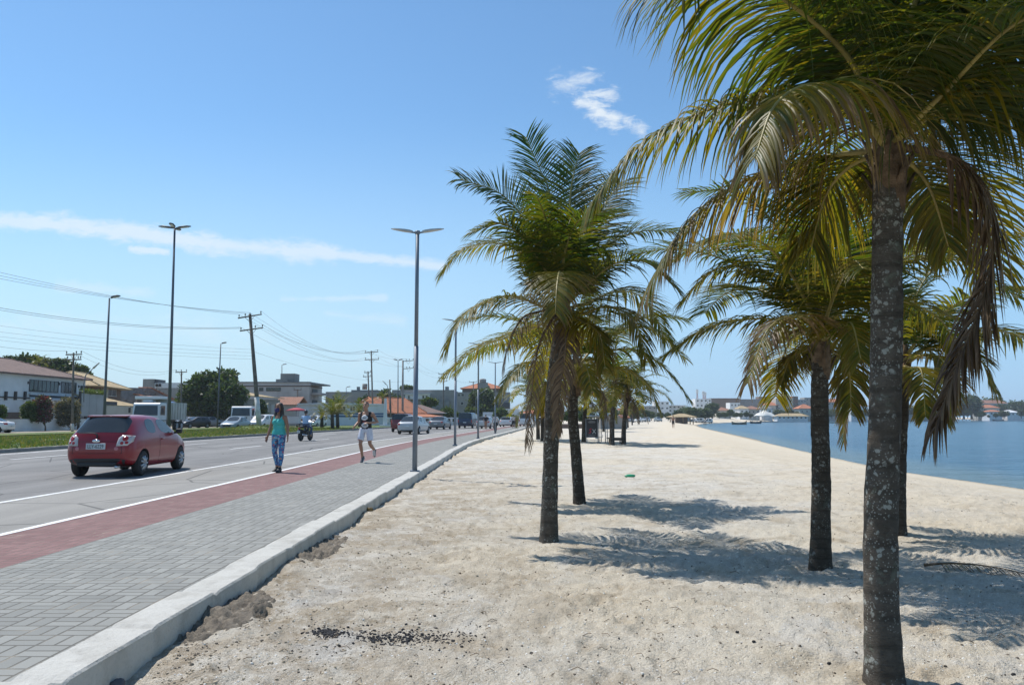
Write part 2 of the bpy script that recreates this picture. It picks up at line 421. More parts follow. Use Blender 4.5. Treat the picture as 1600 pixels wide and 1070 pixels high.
def mat_water():
    m, nt, bs, tc = newmat('water'); v = tc.outputs['Object']
    wv = nt.nodes.new('ShaderNodeVectorMath'); wv.operation = 'MULTIPLY'; wv.inputs[1].default_value = (1, 1.9, 1); nt.links.new(v, wv.inputs[0])
    rip = noi(nt, wv.outputs[0], 1.5, 4, .6, .4); sw = noi(nt, wv.outputs[0], .3, 3, .5); pat = noi(nt, wv.outputs[0], .05, 7, .68)
    at = nt.nodes.new('ShaderNodeAttribute'); at.attribute_name = 'shore'
    c = mixc(nt, sstep(nt, pat, .4, .62), (.022, .085, .14), (.040, .12, .18))
    c = mixc(nt, sstep(nt, at.outputs['Fac'], -5.0, -.4), c, (.10, .155, .16))
    nt.links.new(c, bs.inputs['Base Color']); bs.inputs['Roughness'].default_value = .16
    bs.inputs['IOR'].default_value = 1.33; bs.inputs['Specular IOR Level'].default_value = .5
    b1 = bump(nt, sw, .8, .5); nt.links.new(bump(nt, rip, 1.0, .22, b1), bs.inputs['Normal'])
    return m
def mat_line(name='road_paint', col=(.74, .74, .72), wear=.6):
    m, nt, bs, tc = newmat(name); v = tc.outputs['Object']
    n = noi(nt, v, 5, 7, .75, .5); n2 = noi(nt, v, 40, 3, .7)
    c = mixc(nt, mth(nt, 'MULTIPLY', sstep(nt, n, .47, .68), wear), col, (.22, .215, .2))
    c = mixc(nt, mth(nt, 'MULTIPLY', sstep(nt, n2, .55, .75), .35), c, (.3, .29, .27))
    nt.links.new(c, bs.inputs['Base Color']); bs.inputs['Roughness'].default_value = .7
    return m

# ------------------------------------------------------------------ sand and sea bed: one sheet
ys = [-90, -60, -40, -25, -15, -9, -5, -2, 0, 1.2, 2.0]
y = 2.6
while y < 70: ys.append(y); y *= 1.0095 if y < 22 else 1.0125
while y < 5000: ys.append(y); y *= 1.055
ys = np.array(ys)
ss = np.concatenate([[-8, -4, -2.2, -1.4, -1.0], np.linspace(-.78, .78, 470), [1.0, 1.4, 2.2, 4, 8]])
YY, S2 = np.meshgrid(ys, ss, indexing='ij')
XX = S2 * np.sqrt(YY ** 2 + 9) + 0.0
SD = shore_dist(XX, YY)
H = base_h(XX, YY)
def fbm2(x, y, sc, seed): return noise.fractal(Vector((x * sc + seed, y * sc - seed, seed * .37)), .8, 2.1, 4)
flat = H.copy(); Xf, Yf, Df, Hf = XX.ravel(), YY.ravel(), SD.ravel(), flat.ravel()
Kf = kx(Yf)
for i in range(Xf.size):
    x_, y_ = Xf[i], Yf[i]
    kd = x_ - (Kf[i] + .3)
    if kd < -.02: Hf[i] = -.35; continue
    if y_ < -1 or y_ > 75 or Df[i] < -1 or abs(x_) > y_ + 6: continue
    fade = min(1, max(0, (Df[i]) / 6)) * min(1, (80 - y_) / 30)
    a = fbm2(x_, y_, .55, 3.1) * .028 + fbm2(x_, y_, 1.9, 9.4) * .028 + abs(fbm2(x_, y_, 4.7, 5.2)) * .024
    if y_ < 22: a += fbm2(x_, y_, 11., 2.7) * .013
    if y_ < 13: a += fbm2(x_, y_, 27., 1.7) * .006
    Hf[i] += a * fade - .012
    if kd < .5: Hf[i] += .06 * (1 - kd / .5) * noise.noise(Vector((x_ * 1.3, y_ * .8, 4)))     # soil banked on the kerb
# footprints and scuffs trodden into the dry sand
_rf = random.Random(21); _pr = []
for x0, y0, ang, n_ in ((-1.6, 3.5, 1.5, 26), (.2, 4.0, 1.2, 22), (1.3, 3.6, 1.75, 26), (3.0, 7.5, 2.6, 16), (-.9, 8, 1.45, 30), (2.6, 10, 1.9, 20), (5.0, 8, 1.3, 20), (.6, 7.0, .5, 14)):
    x_, y_ = x0, y0
    for k_ in range(n_):
        a_ = ang + .25 * math.sin(k_ * .4); x_ += math.cos(a_) * .62; y_ += math.sin(a_) * .62; sd_ = .10 * (1 if k_ % 2 else -1)
        _pr.append((x_ - math.sin(a_) * sd_, y_ + math.cos(a_) * sd_, a_ + _rf.uniform(-.15, .15), .14, .055, .022))
for _ in range(420):
    yv_ = 3.8 * (24 / 3.8) ** _rf.random(); _pr.append((_rf.uniform(-1.9, .66 * yv_ + .5), yv_, _rf.uniform(0, 3.14), _rf.uniform(.06, .2), _rf.uniform(.04, .10), _rf.uniform(.006, .022) * _rf.choice((1, 1, -.7))))
for (x_, y_, a_, la, lb, dp) in _pr:
    m_ = np.nonzero((np.abs(Xf - x_) < .45) & (np.abs(Yf - y_) < .45) & (Xf > Kf + .36))[0]
    if m_.size == 0: continue
    dx_, dy_ = Xf[m_] - x_, Yf[m_] - y_; u_ = (dx_ * math.cos(a_) + dy_ * math.sin(a_)) / la; v_ = (-dx_ * math.sin(a_) + dy_ * math.cos(a_)) / lb
    r_ = np.sqrt(u_ * u_ + v_ * v_); Hf[m_] += dp * (-np.exp(-r_ ** 4 * .9) + .5 * np.exp(-((r_ - 1.5) / .35) ** 2))
nr, nc = XX.shape
vs = np.stack([Xf, Yf, Hf], 1)
idx = np.arange(nr * nc).reshape(nr, nc)
fs = np.stack([idx[:-1, :-1], idx[:-1, 1:], idx[1:, 1:], idx[1:, :-1]], -1).reshape(-1, 4)
me = bpy.data.meshes.new('sand'); me.from_pydata(vs.tolist(), [], fs.tolist())
at = me.attributes.new('shore', 'FLOAT', 'POINT'); at.data.foreach_set('value', Df.astype(np.float32))
me.polygons.foreach_set('use_smooth', [True] * len(me.polygons)); me.update()
tag(mesh_obj('sand', me, None, mat_sand()), kind='structure')
_zg = Hf.reshape(nr, nc)
def ground_at(x, y):
    """height of the finished sand sheet"""
    i = int(np.clip(np.searchsorted(ys, y) - 1, 0, nr - 2)); out = []
    for k in (i, i + 1):
        out.append(np.interp(x, XX[k], _zg[k]))
    t = (y - ys[i]) / (ys[i + 1] - ys[i]); return float(out[0] * (1 - t) + out[1] * t)

# water
wy = [-90, -40, 0, 10, 20, 30, 45, 60, 80, 110, 150, 200, 260, 330, 420, 540, 700, 1000, 1600, 3000, 5000]
wm = MB(); vals = []
wxs = np.concatenate([np.linspace(8, 60, 53), np.linspace(65, 300, 40), [400, 600, 1000, 2000, 5000]])
gx, gy = np.meshgrid(wxs, np.array(wy, float), indexing='ij')
vs = np.stack([gx.ravel(), gy.ravel(), np.full(gx.size, SEA)], 1)
idx = np.arange(gx.size).reshape(gx.shape)
fs = np.stack([idx[:-1, :-1], idx[1:, :-1], idx[1:, 1:], idx[:-1, 1:]], -1).reshape(-1, 4)
me = bpy.data.meshes.new('water'); me.from_pydata(vs.tolist(), [], fs.tolist())
at = me.attributes.new('shore', 'FLOAT', 'POINT'); at.data.foreach_set('value', shore_dist(gx.ravel(), gy.ravel()).astype(np.float32))
me.update(); tag(mesh_obj('water', me, None, mat_water()), kind='structure')

# ------------------------------------------------------------------ pavement, cycle path, road, verge
def strip(name, o0, o1, z, mat, y0=-40, y1=700, step=2.0, kind='structure', th=0.0, jit=0.0):
    mb = MB(); yl = np.arange(y0, y1 + .01, step); k = kx(yl); n = len(yl)
    for i in range(n):
        j0 = jit * noise.noise(Vector((yl[i] * .9, o0, 0))); j1 = jit * noise.noise(Vector((yl[i] * 1.1, o1, 3)))
        mb.v += [(k[i] + o0 + j0, yl[i], z), (k[i] + o1 + j1, yl[i], z)]
    for i in range(n - 1): mb.f.append((2 * i, 2 * i + 1, 2 * i + 3, 2 * i + 2)); mb.sm.append(False)
    o = mb.build(name, mat, fix=False)
    return tag(o, kind=kind) if kind else o
strip('pavement', -2.0, .02, 0.0, mat_paver('paver_grey', (.255, .256, .238), (.33, .33, .305), (.155, .148, .13)))
strip('cycle_path', -3.25, -2.0, 0.0, mat_paver('paver_red', (.225, .13, .124), (.285, .172, .162), (.18, .14, .125)))
RO = -16.6
strip('road', RO - .02, -3.25, -.008, mat_asphalt('asphalt', (.185, .18, .172), (.26, .252, .24)))
strip('road_shoulder', -5.5, -3.32, -.004, mat_asphalt('asphalt_shoulder', (.27, .258, .235), (.33, .315, .285)))
lw = mat_line('fresh_road_paint', (.78, .78, .77), .25); lo_ = mat_line()
mk = strip('road_marking', -3.35, -3.235, .004, lw)
def dashes(o0, o1, lst, name='road_marking'):
    mb = MB()
    for a, b in lst:
        yl = np.linspace(a, b, max(2, int((b - a) / 2) + 1)); k = kx(yl)
        for i in range(len(yl) - 1):
            n = len(mb.v); mb.v += [(k[i] + o0, yl[i], .0), (k[i] + o1, yl[i], .0), (k[i + 1] + o1, yl[i + 1], .0), (k[i + 1] + o0, yl[i + 1], .0)]
            mb.f.append((n, n + 1, n + 2, n + 3)); mb.sm.append(False)
    return tag(mb.build(name, lo_, fix=False), kind='structure')
dashes(-5.6, -5.47, [(-40, 400)])
dashes(-9.42, -9.28, [(a, a + 4.) for a in np.arange(-37.5, 380, 11.8)])
dashes(-13.45, -13.31, [(a, a + 4.) for a in np.arange(-34, 380, 11.8)])
dashes(-15.9, -15.72, [(-40, 400)])
grass_m = mat_grass()
# median with a slight crown, a mound under the leaning pole
mb = MB(); yl = np.concatenate([np.arange(-40, 150, 1.5), np.arange(150, 520, 8)]); k = kx(yl); nx = 14; RM = -28.6
for i in range(len(yl)):
    for j in range(nx):
        t = j / (nx - 1); x = k[i] + RO - .14 + (RM + .16 - RO) * t
        z = .12 + .10 * math.sin(math.pi * t) + .05 * noise.noise(Vector((x * .5, yl[i] * .4, 0)))
        z += .38 * math.exp(-((x + 24.2) ** 2 + (yl[i] - 75) ** 2) / 6.5)
        mb.v.append((x, yl[i], z))
for i in range(len(yl) - 1):
    for j in range(nx - 1): a = i * nx + j; mb.f.append((a, a + 1, a + nx + 1, a + nx)); mb.sm.append(True)
tag(mb.build('grass_median', grass_m, fix=False), kind='structure')
strip('far_road', -34.5, RM, -.004, mat_asphalt('asphalt_far', (.22, .21, .195), (.29, .28, .26)), y1=500)
strip('verge', -39, -34.5, .06, grass_m, y1=500)
strip('town_ground', -900, -39, .04, mat_concrete('dusty_ground', (.30, .265, .21), (.20, .20, .10)), y1=500, step=6)
strip('verge', RM - .01, RM + .02, .1, grass_m, y1=500)

def kerb_strip(name, o0, o1, ztop, zbot, mat, y1, step, block, jit, parent=None):
    """cast kerb: top, both faces, softened arris, broken into blocks"""
    mb = MB(); yl = []; y = -12.0
    while y < y1: yl.append(y); y += step if y < 60 else step * 6
    prof = [(o0, zbot), (o0, ztop - .015), (o0 + .015, ztop), (o0 * .66 + o1 * .34, ztop), (o0 * .33 + o1 * .67, ztop), (o1 - .012, ztop - .002), (o1, ztop - .016), (o1 + .01, (ztop + zbot) / 2), (o1 + .02, zbot)]
    n = len(prof)
    for yv in yl:
        k = float(kx(yv)); bl = math.floor(yv / block); fr = yv / block - bl
        gap = .012 if (fr < step / block and y < 1e9 and yv < 40) else 0
        dz = .012 * noise.cell(Vector((bl + .5, o0, 1))) if jit else 0
        dx = .02 * (noise.cell(Vector((bl + .5, o0, 7))) - .5) if jit else 0
        for q, (o, z) in enumerate(prof):
            nz = noise.fractal(Vector((yv * 2.3, o * 5, z * 4)), .8, 2, 4) * jit
            edge = jit * 4.5 * max(0, noise.noise(Vector((yv * 3.1, 3, 8))) - .12) if q in (5, 6) else 0
            mb.v.append((k + o + dx + (nz * .7 - edge if q >= 5 else 0) , yv, z + dz - gap + (nz * .6 - edge * .7 if 2 <= q <= 7 else 0)))
    for i in range(len(yl) - 1):
        for q in range(n - 1): a = i * n + q; mb.f.append((a, a + 1, a + n + 1, a + n)); mb.sm.append(False)
    return tag(mb.build(name, mat, fix=False), kind='structure')
kerb_strip('kerb', .02, .31, .035, -.35, mat_concrete('kerb_concrete', (.52, .505, .46), (.33, .31, .27)), 420, .07, 1.0, .007)
kerb_strip('median_kerb', RO - .16, RO, .15, -.1, mat_concrete('median_concrete', (.24, .23, .21), (.13, .125, .11)), 480, .5, 1.0, .006)
# ------------------------------------------------------------------ coconut palms
def mat_leaf(name, rough=.46, trans=.54):
    m, nt, bs, tc = newmat(name)
    at = nt.nodes.new('ShaderNodeAttribute'); at.attribute_name = 'Col'
    n = noi(nt, tc.outputs['Object'], 6, 3)
    c = mixc(nt, mth(nt, 'MULTIPLY', n, .35), at.outputs['Color'], mixc(nt, 1.0, at.outputs['Color'], (.55, .55, .5), 'MULTIPLY'))
    nt.links.new(c, bs.inputs['Base Color']); bs.inputs['Roughness'].default_value = rough
    bs.inputs['Specular IOR Level'].default_value = .55
    tr = nt.nodes.new('ShaderNodeBsdfTranslucent')
    nt.links.new(mixc(nt, 1.0, c, (1.8, 1.6, .5), 'MULTIPLY'), tr.inputs[0])
    mx = nt.nodes.new('ShaderNodeMixShader'); mx.inputs[0].default_value = trans
    nt.links.new(bs.outputs[0], mx.inputs[1]); nt.links.new(tr.outputs[0], mx.inputs[2])
    nt.links.new(mx.outputs[0], nt.nodes['Material Output'].inputs[0])
    return m
LEAF = mat_leaf('palm_leaf'); DRY = mat_leaf('dry_palm_leaf', .6, .15); TLEAF = mat_leaf('tree_leaf', .5, .3)
def mat_trunk(name, c0, c1, lich, amt, ring=16.):
    m, nt, bs, tc = newmat(name); v = tc.outputs['Object']
    sp = nt.nodes.new('ShaderNodeSeparateXYZ'); nt.links.new(v, sp.inputs[0])
    warp = noi(nt, v, 3, 4); z = mth(nt, 'ADD', sp.outputs[2], mth(nt, 'MULTIPLY', warp, .09))
    rg = mth(nt, 'SINE', mth(nt, 'MULTIPLY', z, ring * 6.28))
    n = noi(nt, v, 9, 6, .7); wv = nt.nodes.new('ShaderNodeVectorMath'); wv.operation = 'MULTIPLY'; wv.inputs[1].default_value = (1, 1, 3.5); nt.links.new(v, wv.inputs[0])
    n2 = noi(nt, wv.outputs[0], 24, 5, .7)
    c = mixc(nt, sstep(nt, n, .35, .65), c0, c1)
    c = mixc(nt, mth(nt, 'MULTIPLY', sstep(nt, rg, .6, .98), .4), c, tuple(x * .45 for x in c0))
    c = mixc(nt, mth(nt, 'MULTIPLY', sstep(nt, n2, .52, .7), .55), c, tuple(x * .4 for x in c0))
    wq = nt.nodes.new('ShaderNodeTexNoise'); wq.inputs['Scale'].default_value = 14; wq.inputs['Detail'].default_value = 4; nt.links.new(v, wq.inputs['Vector'])
    wa = nt.nodes.new('ShaderNodeVectorMath'); wa.operation = 'MULTIPLY_ADD'; wa.inputs[1].default_value = (.07, .07, .07); nt.links.new(wq.outputs['Color'], wa.inputs[0]); nt.links.new(v, wa.inputs[2])
    l1 = vor(nt, wa.outputs[0], 22); l2 = noi(nt, v, 4.5, 5, .65); l3 = vor(nt, v, 60)
    k = mth(nt, 'MULTIPLY', sstep(nt, l1.outputs['Distance'], .36, .27), sstep(nt, l2, .46, .55))
    k2 = mth(nt, 'MULTIPLY', sstep(nt, l3.outputs['Distance'], .3, .2), sstep(nt, l2, .44, .54))
    c = mixc(nt, mth(nt, 'MULTIPLY', mth(nt, 'MAXIMUM', k, mth(nt, 'MULTIPLY', k2, .8)), amt), c, lich)
    gl = noi(nt, v, 7.3, 5, .7, .5); c = mixc(nt, mth(nt, 'MULTIPLY', sstep(nt, gl, .56, .68), amt * .6), c, tuple(x * y for x, y in zip(lich, (.42, .48, .42))))
    nt.links.new(c, bs.inputs['Base Color']); bs.inputs['Roughness'].default_value = .92; bs.inputs['Specular IOR Level'].default_value = .2
    h = mth(nt, 'ADD', mth(nt, 'MULTIPLY', rg, -.15), mth(nt, 'ADD', n2, n))
    nt.links.new(bump(nt, h, .8, .02), bs.inputs['Normal'])
    return m
TRUNK = mat_trunk('palm_trunk_bark', (.082, .069, .056), (.125, .108, .09), (.42, .43, .39), .75, 7.)
TRUNK2 = mat_trunk('palm_trunk_ringed', (.055, .044, .034), (.085, .07, .056), (.28, .28, .25), .6, 11.)
FIBRE = M('palm_fibre', (.15, .10, .06), .9, var=.4, scale=14, bmp=.8)
STEM = M('frond_stem', (.30, .24, .07), .5, var=.3, scale=5)
GREEN = [(.018, .056, .012), (.030, .078, .014), (.048, .098, .016)]
OLIVE = [(.10, .125, .014), (.17, .155, .016), (.22, .175, .02)]
DEAD = [(.085, .05, .03), (.13, .08, .05), (.19, .125, .08)]
def lerp(a, b, t): return tuple(x + (y - x) * t for x, y in zip(a, b))
def age_col(age, rng):
    if age < .5: return lerp(rng.choice(GREEN), rng.choice(OLIVE), age * 2)
    if age < .8: return lerp(rng.choice(OLIVE), rng.choice(OLIVE), .5)
    return rng.choice(DEAD)
def frond_mesh(pts, age=.3, nl=62, L=.72, wid=.034, segs=5, rng=None, stem_r=.022, start=.16, spread=1.0, fold=True, tips=None, upv=None, droop=None):
    if age > .8: spread *= .6
    """a feather leaf: rachis through pts, leaflets both sides, hanging by age. returns (leaf MB, rachis MB)"""
    rng = rng or random
    lf = MB(); st = MB()
    N = 26; c = catmull(pts, N)
    cum = [0]
    for i in range(1, N): cum.append(cum[-1] + (c[i] - c[i - 1]).length)
    tot = cum[-1]
    rad = [stem_r * (1.15 - 1.05 * (i / (N - 1)) ** .45) + .0015 for i in range(N)]
    st.tube(c, rad, 6, sx=1.3)
    brown = tips if tips is not None else max(0, age - .25) * 1.1
    droop0 = .46 + 1.35 * age if droop is None else droop
    def at(t):
        s = t * tot; k = 0
        while k < N - 2 and cum[k + 1] < s: k += 1
        u = (s - cum[k]) / max(1e-6, cum[k + 1] - cum[k])
        return c[k].lerp(c[k + 1], u), (c[min(k + 2, N - 1)] - c[max(k - 1, 0)]).normalized()
    side0 = None
    Zv = Vector((0, 0, 1))
    bend = (c[0] + (c[-1] - c[0]) * .5 - c[N // 2])
    for i in range(nl):
        t = start + (1 - start) * ((i + rng.uniform(-.3, .3)) / (nl - 1)); t = min(.997, max(start * .8, t))
        p, T = at(t)
        up = Zv - T * T.dot(Zv)
        if upv is not None: up = Vector(upv) - T * T.dot(Vector(upv))
        if up.length < .25:
            b2 = bend - T * bend.dot(T); up = -b2 if b2.length > 1e-3 else Vector((0, -1, 0)) - T * T.y * -1
        up.normalize()
        S = T.cross(up).normalized()
        if side0 is not None and S.dot(side0) < 0: S = -S; up = -up
        side0 = S
        prof = .45 + .55 * math.sin(math.pi * min(1, (t * 1.12)) ** .85) if t < .9 else .62 - (t - .9) * 2.2
        for sg in (-1, 1):
            if age > .55 and rng.random() < .06: continue
            ll = L * prof * rng.uniform(.88, 1.1)
            fw = .30 + .55 * t + .35 * t ** 6 + rng.uniform(-.1, .1)
            d = (S * sg * spread + T * fw * .85 + up * ((.42 - age * .6) + rng.uniform(-.13, .13))).normalized()
            dr = droop0 * rng.uniform(.65, 1.4)
            if rng.random() < .05: dr *= 2.2
            col = age_col(min(1, max(0, age + rng.uniform(-.14, .14))), rng)
            tipc = lerp(rng.choice(DEAD), (.30, .22, .12), rng.random() * .5)
            bt = brown * rng.uniform(.3, 1.4) + .12
            wl = wid * rng.uniform(.8, 1.15) * (1.0 if age < .8 else .62)
            n0 = len(lf.v); q = p.copy(); dd = d.copy()
            for k in range(segs + 1):
                u = k / segs
                sd = dd.cross(up)
                if sd.length < 1e-3: sd = S.copy()
                sd.normalize(); nn = sd.cross(dd)
                ww = wl * (0.45 + 1.1 * u if u < .35 else (1.0 - ((u - .35) / .65) ** 1.6) * .84 + .03)
                cc = lerp(col, tipc, min(1, max(0, (u - (1 - bt)) * 2.4))) + (1,)
                if fold and k < segs:
                    lf.v += [q - sd * ww * .5 - nn * ww * .16, q + nn * ww * .12, q + sd * ww * .5 - nn * ww * .16]; lf.c += [cc] * 3
                elif fold:
                    lf.v.append(q); lf.c.append(cc)
                else:
                    lf.v += [q - sd * ww * .5, q + sd * ww * .5]; lf.c += [cc] * 2
                dd = (dd + Vector((0, 0, -1)) * dr * .26 * (.5 + u) + Vector((rng.uniform(-.03, .03), rng.uniform(-.03, .03), 0))).normalized()
                q = q + dd * (ll / segs)
            for k in range(segs):
                if fold:
                    a = n0 + 3 * k
                    if k < segs - 1: lf.f += [(a, a + 1, a + 4, a + 3), (a + 1, a + 2, a + 5, a + 4)]
                    else: lf.f += [(a, a + 1, a + 3), (a + 1, a + 2, a + 3)]
                    lf.sm += [True, True]
                else:
                    a = n0 + 2 * k; lf.f.append((a, a + 1, a + 3, a + 2)); lf.sm.append(True)
    return lf, st
def add_frond(parent, org, pts, age, rng, **kw):
    pts = [Vector(p) - org for p in pts]
    lf, st = frond_mesh(pts, age, rng=rng, **kw)
    o = lf.build('frond', DRY if age > .8 else LEAF, parent, fix=False)
    st.build('frond_stem', FIBRE if age > .8 else STEM, o, fix=False)
    if age > .8: o['label'] = 'withered brown frond hanging down'
    elif age > .5: o['label'] = 'yellowing frond with brown leaf tips'
    return o
def trunk_mb(pts, r0, r1, n=20, m=70, ring=.085, wob=.0035, seed=0.):
    c = catmull(pts, m); mb = MB(); rr = []
    z0 = c[0].z
    for i, p in enumerate(c):
        t = i / (m - 1); r = r0 + (r1 - r0) * t ** .8 + .035 * r0 / .1 * math.exp(-t * 16)
        rr.append(r)
    a = Vector((1, 0, 0)); b = Vector((0, 1, 0))
    for i, p in enumerate(c):
        saw = ((p.z - z0) / ring + .35 * noise.noise(Vector((p.z * 3, seed, 0)))) % 1.0
        for k in range(n):
            an = 2 * math.pi * k / n
            q = rr[i] + wob * (1.0 - saw) * .9 + wob * 1.6 * noise.fractal(Vector((math.cos(an) * 1.6, math.sin(an) * 1.6 + seed, p.z * 5)), .8, 2, 3)
            mb.v.append(p + a * math.cos(an) * q + b * math.sin(an) * q)
    for i in range(m - 1):
        for k in range(n): mb.f.append((i * n + k, i * n + (k + 1) % n, (i + 1) * n + (k + 1) % n, (i + 1) * n + k)); mb.sm.append(True)
    mb.f.append(tuple((m - 1) * n + k for k in range(n))); mb.sm.append(False)
    return mb
def crown_base(parent, top, r, rng, n=16):
    """petiole bases and matted fibre below the fronds"""
    mb = MB()
    for i in range(n):
        a = i * 2.4 + rng.uniform(-.2, .2); z = -.30 + .42 * i / n
        d = Vector((math.cos(a), math.sin(a), 0)); p = top + Vector((0, 0, z))
        mb.tube([p + d * r * .5, p + d * r * 1.25 + Vector((0, 0, .09)), p + d * r * 2.0 + Vector((0, 0, .20))], [(r * .5, r * .22), (r * .36, r * .16), (r * .18, r * .08)], 6)
    mb.tube([top + Vector((0, 0, -.34)), top + Vector((0, 0, -.1)), top + Vector((0, 0, .2)), top + Vector((0, 0, .42))], [r * 1.0, r * 1.3, r * 1.05, r * .5], 12)
    return mb.build('leaf_bases', FIBRE, parent)
def ring_frond(top, az, el, length, droop, rng):
    d = Vector((math.cos(az), math.sin(az), 0)); pts = [top]
    p = top.copy(); e = el; n = 5
    for i in range(n):
        p = p + (d * math.cos(e) + Vector((0, 0, math.sin(e)))) * (length / n); pts.append(p.copy()); e -= droop / n * (.6 + .25 * i)
    return pts
def palm(base_px, mid, top_px, spec, label, r0, r1, seed, filler=(), trunk_m=TRUNK, group='coconut palms along the beach', base_z=None, tdep=0.0, kw=None):
    kw = kw or {}
    rng = random.Random(seed)
    b = GS(*base_px); b.z = ground_at(b.x, b.y) - .05
    d = b.y
    root = empty('coconut_palm', b, label, 'palm tree', group)
    top = P(*top_px, d + tdep)
    pts = [Vector((0, 0, -.05))] + [P(x, y, d + tdep * .5) - b for x, y in mid] + [top - b]
    trunk_mb(pts, r0, r1, seed=seed).build('trunk', trunk_m, root, fix=False)
    crown_base(root, top - b, r1 * .95, rng)
    for s in spec:
        age, plist = s[0], s[1]; k2 = dict(kw); k2.update(s[2] if len(s) > 2 else {})
        pp = [top + Vector((0, 0, .05))] + [P(x, y, d + tdep + dd) for x, y, dd in plist]
        add_frond(root, b, pp, age, rng, **k2)
    for az, el, ln, dr, age in filler:
        add_frond(root, b, ring_frond(top + Vector((0, 0, .12)), R(az), R(el), ln, dr, rng), age, rng, **kw)
    return root, top

# nearest palm, right of frame: its crown runs out of the top of the picture
palm((1381, 1056), [(1376, 850), (1384, 600), (1386, 400)], (1388, 245), [
    (.22, [(1330, 97, -.25), (1228, 2, -.5), (1130, -45, -.7), (1040, -40, -.9)], dict(L=.95, droop=1.9, nl=120)),
    (.36, [(1300, 165, .1), (1200, 152, .15), (1085, 180, .2), (990, 235, .2), (925, 318, .2)], dict(L=.66, droop=1.7)),
    (.50, [(1345, 180, -.45), (1280, 133, -.9), (1215, 160, -1.2), (1180, 245, -1.3)], dict(L=.66, tips=.5, droop=1.9)),
    (.58, [(1280, 248, .2), (1160, 285, .35), (1075, 345, .4), (1012, 450, .4)], dict(L=.66, tips=.6)),
    (.45, [(1325, 262, .3), (1288, 310, .45), (1266, 392, .5)], dict(L=.74, spread=1.2, tips=.1)),
    (.10, [(1384, 90, -.15), (1382, -40, -.25), (1376, -260, -.4)], dict(L=.75)),
    (.12, [(1420, 80, .1), (1480, -40, .2), (1570, -170, .2)], dict(L=.8)),
    (.2, [(1440, 160, -.2), (1530, 40, -.5), (1660, -40, -.7)], dict(L=.85, droop=1.7)),
    (.46, [(1430, 200, -.1), (1510, 138, -.2), (1600, 150, -.3), (1700, 270, -.4)], dict(L=.85, tips=.15)),
    (.36, [(1450, 190, .3), (1560, 120, .6), (1700, 140, .9)], dict(L=.8)),
    (.95, [(1450, 236, -.1), (1512, 262, -.15), (1552, 340, -.2), (1542, 450, -.2), (1500, 560, -.2), (1462, 668, -.2)], dict(L=.55, nl=110, wid=.045, spread=1.05, stem_r=.028)),
    (.48, [(1425, 258, .3), (1455, 300, .5), (1482, 385, .6)], dict(L=.62)),
    (.18, [(1350, 110, .4), (1290, -30, .9), (1210, -160, 1.2)], dict(L=.8)),
    (.15, [(1360, 60, -.3), (1310, -120, -.6), (1230, -330, -1.0)], dict(L=.8)),
    (.15, [(1420, 40, -.4), (1500, -180, -.9), (1620, -330, -1.3)], dict(L=.8)),
    (.3, [(1470, 150, -.5), (1600, 30, -1.1), (1760, 40, -1.6)], dict(L=.8)),
], 'nearest coconut palm with a pale lichen spotted trunk and its crown cut by the frame', .094, .080, 11,
    filler=((20, 50, 2.6, 1.2, .2), (75, 42, 2.6, 1.5, .25), (250, 55, 2.5, 1.1, .15), (300, 40, 2.6, 1.3, .25), (45, 15, 2.5, 1.4, .42)),
    kw=dict(nl=104, L=.80, wid=.023, segs=5, stem_r=.022), group='five near coconut palms')

